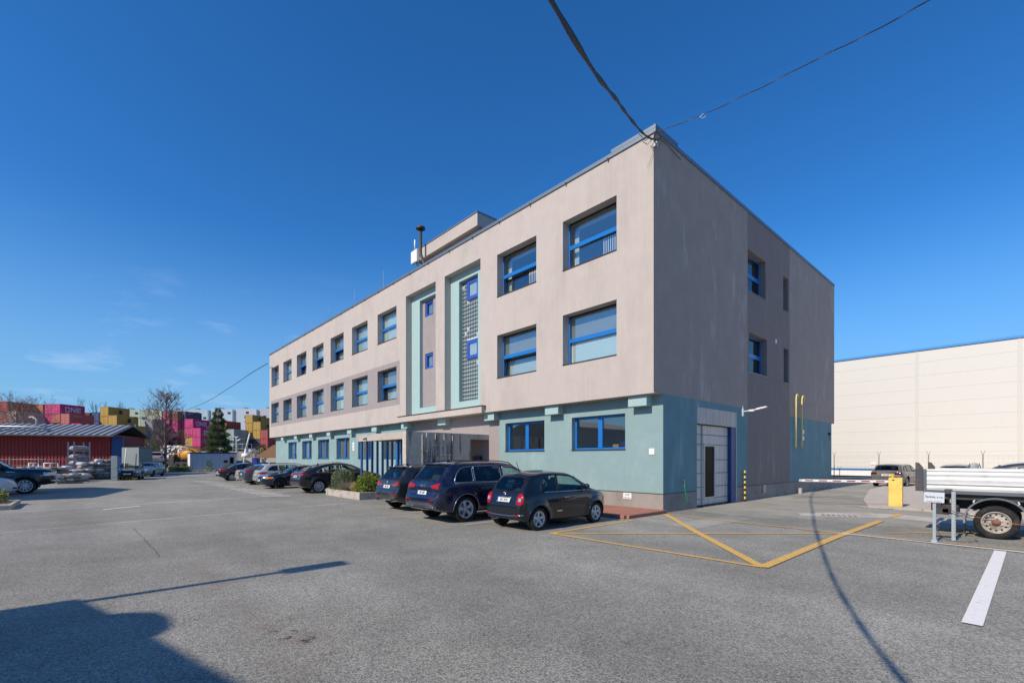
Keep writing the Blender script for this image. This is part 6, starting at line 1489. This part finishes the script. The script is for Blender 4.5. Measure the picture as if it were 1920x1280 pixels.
# grass strip behind the yard
g = [P3(318, 876, 72), P3(356, 876, 72), P3(356, 872, 84), P3(318, 872, 84)]
mb = MB()
for i in range(1500):
    p = P3(random.uniform(317, 356), 876, random.uniform(64, 70)); leaf(mb, (p.x, p.y, random.uniform(.05, .5)), .35, Vector((random.gauss(0, .4), random.gauss(0, .4), 1)), 0, .25)
gr = stuff(tag(mb.build('grass', leafmat('grass_leaf', (.13, .19, .05)), fix=False), 'rough green grass bank between the tree and the cabin', 'grass'))
KB2 = thing('long_kerb', 'concrete kerb closing the far end of the yard below the cabin', 'kerb', (0, 0, 0))
k0, k1 = P3(315, 884, 64), P3(455, 882.5, 68)
for i in range(14):
    p, q = k0.lerp(k1, i/14), k0.lerp(k1, (i+.97)/14); L_ = math.dist((p.x, p.y), (q.x, q.y)); MB().bbox(0, L_, -.1, .1, 0, .22, .02).build('kerb_stone', M['concrete2'], KB2, (p.x, p.y, 0), (0, 0, math.atan2(q.y-p.y, q.x-p.x)))

# ------------------------------------------------------------ trees
def bare_tree(name, label, base, H, spread, seed, depth=6, r0=.22, first=.28, col='#4b3f38', cat='tree', group=None):
    random.seed(seed); T = thing(name, label, cat, base, 0, group); tk = MB(); tw = MB()
    def grow(p, d, L_, r_, lv):
        n = 3; P = [p]; q = p; dd_ = d
        for i in range(n):
            dd_ = (dd_+Vector((random.gauss(0, .09), random.gauss(0, .09), .03))).normalized(); q = q+dd_*L_/n; P.append(q)
        (tk if lv < 2 else tw).tube(P, [r_*(1-.35*i/n) for i in range(n+1)], 6 if lv < 2 else 3)
        if lv >= depth: return
        k = 3 if lv > 0 else 2
        for j in range(k):
            a = random.uniform(0, 2*math.pi); t = random.uniform(.25, .62)*spread
            u_ = dd_.orthogonal().normalized(); w_ = dd_.cross(u_); nd = (dd_*math.cos(t)+(u_*math.cos(a)+w_*math.sin(a))*math.sin(t)+Vector((0, 0, .12))).normalized()
            grow(P[random.randint(1, n)] if j else q, nd, L_*random.uniform(.66, .84), r_*.58, lv+1)
    grow(Vector((0, 0, 0)), Vector((0, 0, 1)), H*first, r0, 0)
    bm_ = mat('bark_'+name, col, .9, noise=.2)
    tk.build('trunk', bm_, T, fix=False); tw.build('branches', bm_, T, fix=False); return T
def oval_tree(label, base, H, R_, seed, nb, r0, col, low=.16, top=1.0, pw=.55):
    random.seed(seed); T = thing('bare_tree', label, 'tree', base); tk = MB(); tw = MB(); P = []; q = Vector((0, 0, 0)); d = Vector((0, 0, 1))
    for i in range(13):
        P.append(q.copy()); d = (d+Vector((random.gauss(0, .06), random.gauss(0, .06), .12))).normalized(); q = q+d*H/12.5
    tk.tube(P, [r0*(1-.93*(i/12)**.8)+.012 for i in range(13)], 7)
    def sub(p, d_, L_, r_, lv):
        n = 4; Q = [p]; q_ = p; dd = d_
        for i in range(n): dd = (dd+Vector((random.gauss(0, .13), random.gauss(0, .13), random.uniform(0, .16)))).normalized(); q_ = q_+dd*L_/n; Q.append(q_)
        (tk if lv == 0 else tw).tube(Q, [r_*(1-.6*i/n) for i in range(n+1)], 5 if lv == 0 else 3)
        if lv >= 3: return
        for j in range((7, 5, 4)[lv]):
            t = random.uniform(.18, 1)*n; k = min(n-1, int(t)); pp = Q[k].lerp(Q[k+1], t-k); u_ = dd.orthogonal().normalized(); w_ = dd.cross(u_); a_ = random.uniform(0, 6.28); s_ = random.uniform(.45, .95)
            sub(pp, (dd*math.cos(s_)+(u_*math.cos(a_)+w_*math.sin(a_))*math.sin(s_)).normalized(), L_*random.uniform(.34, .55), max(.009, r_*.45), lv+1)
    for i in range(nb):
        t = low+(1-low)*(i+random.random())/nb*.96; k = min(11, int(t*12)); pp = P[k].lerp(P[k+1], t*12-k)
        f_ = (t-low)/(1-low); L_ = R_*(math.sin(math.pi*min(1, (f_*.8+.22)))**pw)*random.uniform(.75, 1.15); a_ = i*2.4+random.uniform(-.4, .4); e_ = R(random.uniform(18, 40)+f_*25)
        sub(pp, Vector((math.cos(a_)*math.cos(e_), math.sin(a_)*math.cos(e_), math.sin(e_))), L_, r0*.26*(1-f_*.6)+.012, 0)
    bm_ = mat('tree_bark', col, .9, noise=.2); tk.build('trunk', bm_, T, fix=False); tw.build('branches', bm_, T, fix=False); return T
g = P3(308, 880, 62); oval_tree('tall leafless tree standing before the pink containers', (g.x, g.y, 0), 10.9, 3.1, 4, 38, .25, '#786860')
g = P3(40, 830, 66); oval_tree('wide leafless tree behind the red shed at the left', (g.x, g.y, 0), 9.8, 3.6, 9, 22, .16, '#8a7668', .45)
g = P3(18, 830, 68); oval_tree('smaller leafless tree at the left edge above the shed roof', (g.x, g.y, 0), 8.6, 3.0, 14, 16, .13, '#7c695d', .5)
for i, (u, v) in enumerate(((147, 747), (176, 752), (203, 753), (228, 749), (66, 738+12))):
    g = P3(u, v, 230); bare_tree('poplar_tree', ['first', 'second', 'third', 'fourth', 'fifth'][i]+' thin leafless poplar on the skyline above the containers, counted from the %s' % 'left', (g.x, g.y, g.z-14), 15, .45, 40+i, 5, .25, .3, '#5b5048', group='bare poplars on the skyline') if i < 4 else None
CT = P3(409, 880, 84); CT.z = 0
ct = thing('conifer_tree', 'dark green spruce tree standing behind the grey site cabin', 'tree', tuple(CT)); random.seed(8); mb = MB(); HT = 11.0
for i in range(19000):
    z = HT*(1-random.random()**.62*.93); t = (HT-z)/HT; R_ = .2+3.0*t**.78
    tier = .75+.25*math.sin(z*5.2+random.uniform(-.4, .4)); a = random.uniform(0, 2*math.pi); lob = 1+.18*math.sin(a*5+z*1.7)+.1*math.sin(a*9-z*3)
    rr_ = R_*tier*lob*random.uniform(.35, 1)**.6
    leaf(mb, (rr_*math.cos(a), rr_*math.sin(a), z+random.uniform(-.1, .1)-rr_*.12), .34, Vector((math.cos(a), math.sin(a), random.uniform(-.5, .25))), 0, .28)
mb.build('crown', leafmat('spruce_leaf', (.10, .15, .055), .5), ct, fix=False); MB().cyl((0, 0, 0), (0, 0, HT), .16, 8, r2=.02).build('trunk', M['darkmetal'], ct)

# ------------------------------------------------------------ shipping containers
CC = dict(red='#9c3a3c', salmon='#a8625a', pinkwhite='#b39c99', brown='#6d332f', orange='#a2664c', magenta='#b5346f', gold='#a88a3e', grey='#8d8c93', palegreen='#b9c7a8', redpink='#a8475a', orangered='#b5452f', navy='#2a3350', maroon='#6b2330', blue='#27406b', redbrown='#93453a', greyteal='#8fa09c', slate='#46505e')
LD = Vector((.12*_A-.993*_B, .12*_B+.993*_A, 0)); LD.normalize(); WD = Vector((LD.y, -LD.x, 0))   # long side, width (to the right)
if WD.dot(Vector((_A, _B, 0))) < 0: WD = -WD
CL, CW_, CHh = 6.06, 2.44, 2.55
cmesh = {}
M['contink'] = mat('container_lettering', '#c9b9bf', .7); M['contdark'] = mat('container_dark', '#2c2620', .8)
CANG = math.atan2(WD.y, WD.x)
def container(col):
    if col in cmesh: return cmesh[col]
    m = mat('container_'+col, CC[col], .65, noise=.1, scale=.8, dirt=tuple(c*.55 for c in hexc(CC[col])[:3]), dscale=.6, dlo=.5, dhi=.85)
    # local: x along width (0..-CW_), y along the long side, z up
    mb = MB(); mb.box(-CW_+.06, -.06, .08, CL-.06, .12, CHh-.06)
    for x_ in (-CW_, -.12):
        for y_ in (0, CL-.12): mb.box(x_, x_+.12, y_, y_+.12, 0, CHh)
    for z_ in (0, CHh-.12): mb.box(-CW_+.12, -.12, 0, .1, z_, z_+.12); mb.box(-.1, 0, .12, CL-.12, z_, z_+.12); mb.box(-CW_, -CW_+.1, .12, CL-.12, z_, z_+.12)
    for i in range(19): y_ = .2+i*.3; mb.box(-.062, -.025, y_, y_+.15, .12, CHh-.12)
    b_ = mb.mesh('body', m)
    d_ = MB()
    for x_ in (-CW_+.14, -CW_/2+.01): d_.bbox(x_, x_+CW_/2-.15, .02, .08, .14, CHh-.14, .02)
    rod = MB()
    for x_ in (-CW_+.4, -CW_+.85, -CW_/2+.35, -CW_/2+.82): rod.box(x_, x_+.05, -.03, .02, .1, CHh-.1)
    for z_ in (.5, 1.2, 1.9): rod.box(-CW_+.14, -.14, .0, .019, z_, z_+.05)
    cmesh[col] = (b_, d_.mesh('door', m), rod.mesh('locking_bars', mat('bar_'+col, tuple(min(1, c*1.9+.1) for c in hexc(CC[col])[:3]), .6))); return cmesh[col]
cols = [(14, 752, 6, ['red', 'salmon', 'salmon', 'brown'], 0), (30, 770, 5, ['pinkwhite', 'pinkwhite', 'brown'], 0), (47, 775, 5, ['brown', 'brown'], 3), (64, 775, 5, ['maroon', 'brown'], 3), (80.6, 757, 6, ['orange', 'magenta', 'brown', 'brown'], 0), (96.5, 757, 6, ['magenta', 'magenta', 'brown', 'brown'], 0),
 (112.5, 756.5, 6, ['magenta', 'salmon', 'salmon', 'brown'], 0), (130, 774.5, 5, ['salmon', 'magenta', 'brown'], 0), (150, 793, 4, ['magenta', 'brown'], 0), (168, 773, 6, ['maroon', 'maroon', 'maroon'], 0), (186, 772, 6, ['blue', 'blue', 'maroon'], 0), (203, 761.8, 6, ['gold', 'gold', 'gold', 'gold'], 0), (219, 778, 5, ['gold', 'gold', 'gold'], 0), (234, 796, 4, ['gold', 'gold', 'gold'], 0),
 (258, 790, 5, ['brown', 'brown', 'brown'], 9), (272, 784.7, 5, ['grey', 'brown', 'brown'], 4), (287, 784.7, 5, ['grey', 'grey', 'grey', 'brown'], 0), (303, 769.7, 6, ['palegreen', 'palegreen', 'redpink', 'orangered'], 0), (318, 769.7, 6, ['magenta', 'magenta', 'redpink', 'maroon'], 0), (333, 769.9, 6, ['orange', 'magenta', 'magenta', 'maroon'], 0), (347.8, 770.6, 6, ['slate', 'magenta', 'gold', 'magenta'], 0),
 (361.8, 784.7, 5, ['magenta', 'magenta', 'gold', 'brown'], 0), (375.9, 801.5, 4, ['magenta', 'magenta', 'brown'], 0), (410, 788.4, 5, ['redbrown', 'redbrown', 'brown'], 0), (424.6, 788.4, 5, ['redbrown', 'salmon', 'slate'], 0), (438.7, 804, 4, ['greyteal', 'greyteal', 'slate'], 0), (445.3, 777, 6, ['gold', 'redbrown', 'slate', 'slate'], 7), (459.3, 777, 6, ['gold', 'redbrown', 'slate', 'slate'], 7), (473.4, 777, 6, ['gold', 'gold', 'gold', 'navy'], 0), (488.4, 790, 5, ['gold', 'gold', 'navy'], 0), (502, 805.3, 4, ['redbrown', 'red', 'gold'], 0)]
ordn = ['top', 'second from the top', 'third from the top', 'fourth from the top']
names = dict(red='red', salmon='salmon', pinkwhite='pinkish white', brown='dark brown', orange='faded orange', magenta='magenta', gold='mustard yellow', grey='grey', palegreen='pale green', redpink='raspberry', orangered='orange red', navy='navy', maroon='maroon', blue='blue', redbrown='red-brown', greyteal='grey-green', slate='slate')
def onelogo(parent, z):
    mb = MB(); h = 1.25; w = 1.15; t = .26; y0_ = 1.2
    def bx(y, dy, zz, dz): mb.box(.002, .02, y, y+dy, z+zz, z+zz+dz)
    y = y0_; bx(y, t, 0, h); bx(y+w-t, t, 0, h); bx(y+t, w-2*t, 0, t); bx(y+t, w-2*t, h-t, t)
    y += w+.2; bx(y, t, 0, h); bx(y+w-t, t, 0, h); mb.prism([(y+t, z+h), (y+t, z+h*.62), (y+w-t, z), (y+w-t, z+h*.38)], .002, .019, 'X')
    y += w+.2; bx(y, t, 0, h); bx(y+t, w-t, 0, t); bx(y+t, w-t, h-t, t); bx(y+t, w-t-.1, h/2-t/2, t)
    mb.build('lettering', M['contink'], parent)
for ci, (u, v, n, cl_, back) in enumerate(cols):
    d = (n*2.59-1.82)*_F/(859.5-v); p0 = P3(u, v, d)+LD*back; 
    for k, col in enumerate(cl_):
        z = (n-1-k)*2.59; b_, dr2, rd = container(col)
        T = thing('shipping_container', '%s shipping container, %s of stack %s along the container yard' % (names[col], ordn[k], ['one', 'two', 'three', 'four', 'five', 'six', 'seven', 'eight', 'nine', 'ten', 'eleven', 'twelve', 'thirteen', 'fourteen', 'fifteen', 'sixteen', 'seventeen', 'eighteen', 'nineteen', 'twenty', 'twenty-one', 'twenty-two', 'twenty-three', 'twenty-four', 'twenty-five', 'twenty-six', 'twenty-seven', 'twenty-eight', 'twenty-nine', 'thirty', 'thirty-one'][ci]), 'container', (p0.x, p0.y, z), CANG, 'stacked shipping containers')
        link('body', b_, T); link('door', dr2, T); link('locking_bars', rd, T)
        if (ci, k) in ((6, 0), (21, 0), (22, 0)): onelogo(T, .65)
        if (ci, k) == (20, 0): text('lettering', 'COSCO', .55, M['contink'], T, (.01, 1.6, 1.9), (R(90), 0, R(90)), .004)
        if (ci, k) == (7, 0): text('lettering', 'Hamburg', .5, M['gold'] if 'gold' in M else M['yellow'], T, (.01, 1.9, 2.0), (R(90), 0, R(90)), .004)
        if col == 'gold' and k < 2 and ci in (11, 12, 28, 29): MB().box(.002, .02, 3.0, 3.9, .9, 1.9).build('marking', M['contdark'], T)
# lower body of the yard stacks: everything below is hidden by shed and cabins

# ------------------------------------------------------------ tower blocks on the skyline
ab = [(225, 262, 766.5, '#b9c4ae'), (263, 289, 767.5, '#c3ccb4'), (290, 303, 768.5, '#b3bda6'), (350, 389, 767, '#bccbd6'), (396, 435, 766, '#c5d1d9'), (443, 480, 765.5, '#c9d2da'), (488, 520, 765, '#d0cdd0'), (318, 349, 768, '#b6c2cc')]
for i, (u0, u1, v, colr) in enumerate(ab):
    d = 300; A_1, B_1 = P3(u0, v, d), P3(u1, v, d+3); H_ = A_1.z
    dd_ = (B_1-A_1); dd_.z = 0; wl = dd_.length; an = math.atan2(dd_.y, dd_.x)
    T = thing('tower_block', 'pale prefabricated tower block on the skyline, %s' % ['leftmost', 'second from the left', 'third from the left', 'fifth from the left', 'sixth from the left', 'third from the right', 'rightmost beside the office building', 'fourth from the left'][i], 'building', (A_1.x, A_1.y, 0), an, 'prefabricated tower blocks on the skyline')
    MB().box(0, wl, 0, 14, 0, H_).build('wall', mat('block_wall', colr, .9, noise=.03), T); MB().box(wl, wl+2.2, 3, 14, 0, H_-.6).build('shaded_side', mat('block_shade', tuple(c*.55 for c in hexc(colr)[:3]), .9), T); MB().box(wl*.3, wl*.45, 3, 8, H_, H_+1.2).build('lift_house', M['steel'], T)  # right side strip: wall colour darkened, its shade put into the colour
    random.seed(60+i)
    for k in range(4):
        x_ = random.uniform(.1, .85)*wl; z_ = H_-3.2-random.choice((0, 2.9, 5.8)); MB().box(x_, x_+1.6, -.1, 0, z_, z_+1.4).build('window', M['lensd'], T)

# ------------------------------------------------------------ middle clutter behind the yard
# white lorry with blue lettering, orange drum, pale SUV on a ramp
g = P3(300, 860, 88); LO = thing('lorry', 'white lorry trailer with blue lettering half hidden behind the bare tree', 'truck', (g.x, g.y, 0), R(48))
MB().bbox(0, 4.2, 0, 2.3, 1.7, 4.3, .05).build('box_body', M['white'], LO); MB().box(0, 4.2, -.02, -.001, 1.7, 2.1).build('lower_band', mat('band_mauve', '#77708c', .6), LO); MB().box(.2, 4, .3, 2, .5, 1.7).build('chassis', M['truckdark'], LO)
text('lettering', 'TRALE', 1.15, mat('letter_blue', '#23365e', .6), LO, (2.5, -.03, 3.1), (R(90), 0, 0), .004, bold=.03)
for x_ in (.8, 3.4): MB().lathe([(0, -.25), (.5, -.25), (.5, 0), (.3, .01), (0, 0)], 16, axis='Y', o=(x_, .3, .5)).build('wheel', M['tyre'], LO)
g = P3(337, 866, 84); DR = thing('concrete_mixer', 'orange concrete mixer drum lorry left of the spruce', 'truck', (g.x, g.y, 0), R(48))
MB().lathe([(0, -.1), (.55, 0), (1.05, 1.3), (1.15, 2.2), (.8, 3.3), (.5, 3.7)], 20, axis='X', o=(0, 0, 2.55)).build('drum', mat('drum_orange', '#c4881f', .5, noise=.1), DR); MB().box(-.3, 4, -.8, .8, .7, 1.25).bbox(-1.4, -.4, -.9, .9, .6, 2.6, .08).build('chassis', M['truckdark'], DR)
for x_ in (0, 1.2, 3.2): MB().lathe([(0, -.2), (.5, -.2), (.5, .05), (0, .05)], 16, axis='Y', o=(x_, -.85, .5)).build('wheel', M['tyre'], DR)
MB().tube([(-.4, -1.1, 2.2), (.4, -1.1, 3.6), (1.6, -1.1, 3.9), (3.2, -1.1, 3.2)], .12, 6).build('boom_pipe', mat('orange_pipe', '#d19a24', .5), DR)
g = P3(291, 870, 60); rp_ = struct(MB().box(-1.0, 1.0, -.2, 4.4, 0, g.z).build('raised_ramp', M['plinth'], None, (g.x, g.y, 0), (0, 0, R(83))))
generic('offroad_car', 'pale rose boxy off-road car seen from behind on a ramp', (g.x, g.y, g.z), R(173), P_rose, 'wagon', 4.5, 1.62, .9, .34, 10, glass=M['cglassd'], plate='2AZ 9911', group='cars at the far side of the yard')
# steel frame, lamp poles, tilted mast, bin, brown roof, long beam
def pl(u, v, d): return P3(u, v, d)
FR = thing('scaffold', 'grey steel scaffold frame right of the spruce', 'frame', (0, 0, 0)); mb = MB()
for u in (437, 446, 455, 464, 472): p = pl(u, 832, 80); mb.cyl((p.x, p.y, 0), tuple(p), .06, 5)
for v in (832, 841, 850): mb.tube([pl(437, v, 80), pl(472, v, 80)], .05, 5)
mb.build('frame', M['steel'], FR, fix=False)
LP2 = thing('double_street_lamp', 'short double-headed street lamp right of the spruce', 'street lamp', (0, 0, 0)); p = pl(443, 820, 78); MB().cyl((p.x, p.y, 0), tuple(p), .07, 6).tube([p, pl(440, 818, 78)], .07, 5).tube([p, pl(447, 818, 78)], .07, 5).tube([pl(445, 826, 78), pl(451, 823, 78)], .1, 5).build('pole', M['white'], LP2)
MT = thing('leaning_mast', 'white leaning crane mast behind the parked cars', 'crane', (0, 0, 0)); MB().tube([pl(468.5, 812, 74), pl(461, 841, 74)], .11, 6).tube([pl(461, 841, 74), pl(457, 870, 74)], .16, 6).build('mast', M['white'], MT); MB().tube([pl(455, 853.5, 73), pl(467, 853.5, 73)], .4, 6).build('crossbar', M['white'], MT)
g = pl(480, 862, 70); tag(MB().bbox(-.42, .42, -.4, .4, 0, .95, .04).build('blue_bin', mat('bin_blue', '#1f3f96', .5), None, (g.x, g.y, 1.0), (0, 0, R(48))), 'large blue waste bin behind the fence near the building end', 'bin')
g = pl(500, 858, 76); BW = thing('low_shed', 'low shed with brown sloping roof beside the far end of the building', 'building', (g.x, g.y, 0), R(48))
MB().prism([(-3, 1.7), (0.6, 4.1), (2.5, 4.1), (2.5, 1.7)], 1.0, 6, 'Y').build('roof', mat('roof_brown', '#8a6a4e', .9, noise=.15), BW); MB().box(-3.5, 4, -.2, .3, 1.2, 1.95).build('beam', M['concrete2'], BW); MB().box(-2.6, 3, .4, 5, 0, 1.6).build('wall', M['darkmetal'], BW)
for x_ in (-1.7, -.6): MB().box(x_, x_+.12, -.4, -.3, 0, 1.9).build('post', M['steel'], BW)
MB().tube([(-.5, -.35, 1.8), (2.0, -.35, .3)], .05, 5).build('brace', M['steel'], BW)
g = pl(455, 872, 76); tag(MB().box(-2.4, 2.4, 0, .1, 0, 1.5).build('panel_fence', mat('fence_grey', '#737c88', .7, noise=.1), None, (g.x, g.y, 0), (0, 0, R(48))), 'grey panel fence between the cabin and the blue bin', 'fence')
for i, (u, v, h_) in enumerate(((248, 812, 8.5), (254, 795, 10))):
    g = pl(u, v, 60); PO_ = tag(MB().cyl((0, 0, 0), (0, 0, g.z), .09, 6).build('steel_pole', M['steel'], None, (g.x, g.y, 0)), ['shorter grey pole left of the bare tree', 'taller grey pole left of the bare tree'][i], 'pole')
random.seed(77)
bush(270, 866, 66, (2.6, 1.2, 2.2), 1200, .3, (.07, .09, .035), 'dark evergreen hedge mass behind the pale car and tree', 'hedge', z=.6)
bush(288, 862, 70, (2.2, 1.2, 2.4), 900, .3, (.10, .12, .04), 'olive evergreen bush between pale car and bare tree', 'hedge', z=1.2)
bush(489, 850, 82, (2.5, 1.2, 1.4), 700, .3, (.09, .08, .045), 'dark brownish scrub above the low shed', 'scrub', z=2.2)
# dark base behind the lower containers
g0, g1 = P3(-80, 850, 108), P3(520, 850, 112); tag(MB().box(0, (g1-g0).length, 0, .3, 0, 3.6).build('boundary_wall', M['plinth'], None, (g0.x, g0.y, 0), (0, 0, math.atan2((g1-g0).y, (g1-g0).x))), 'low grey boundary wall along the container yard', 'wall')
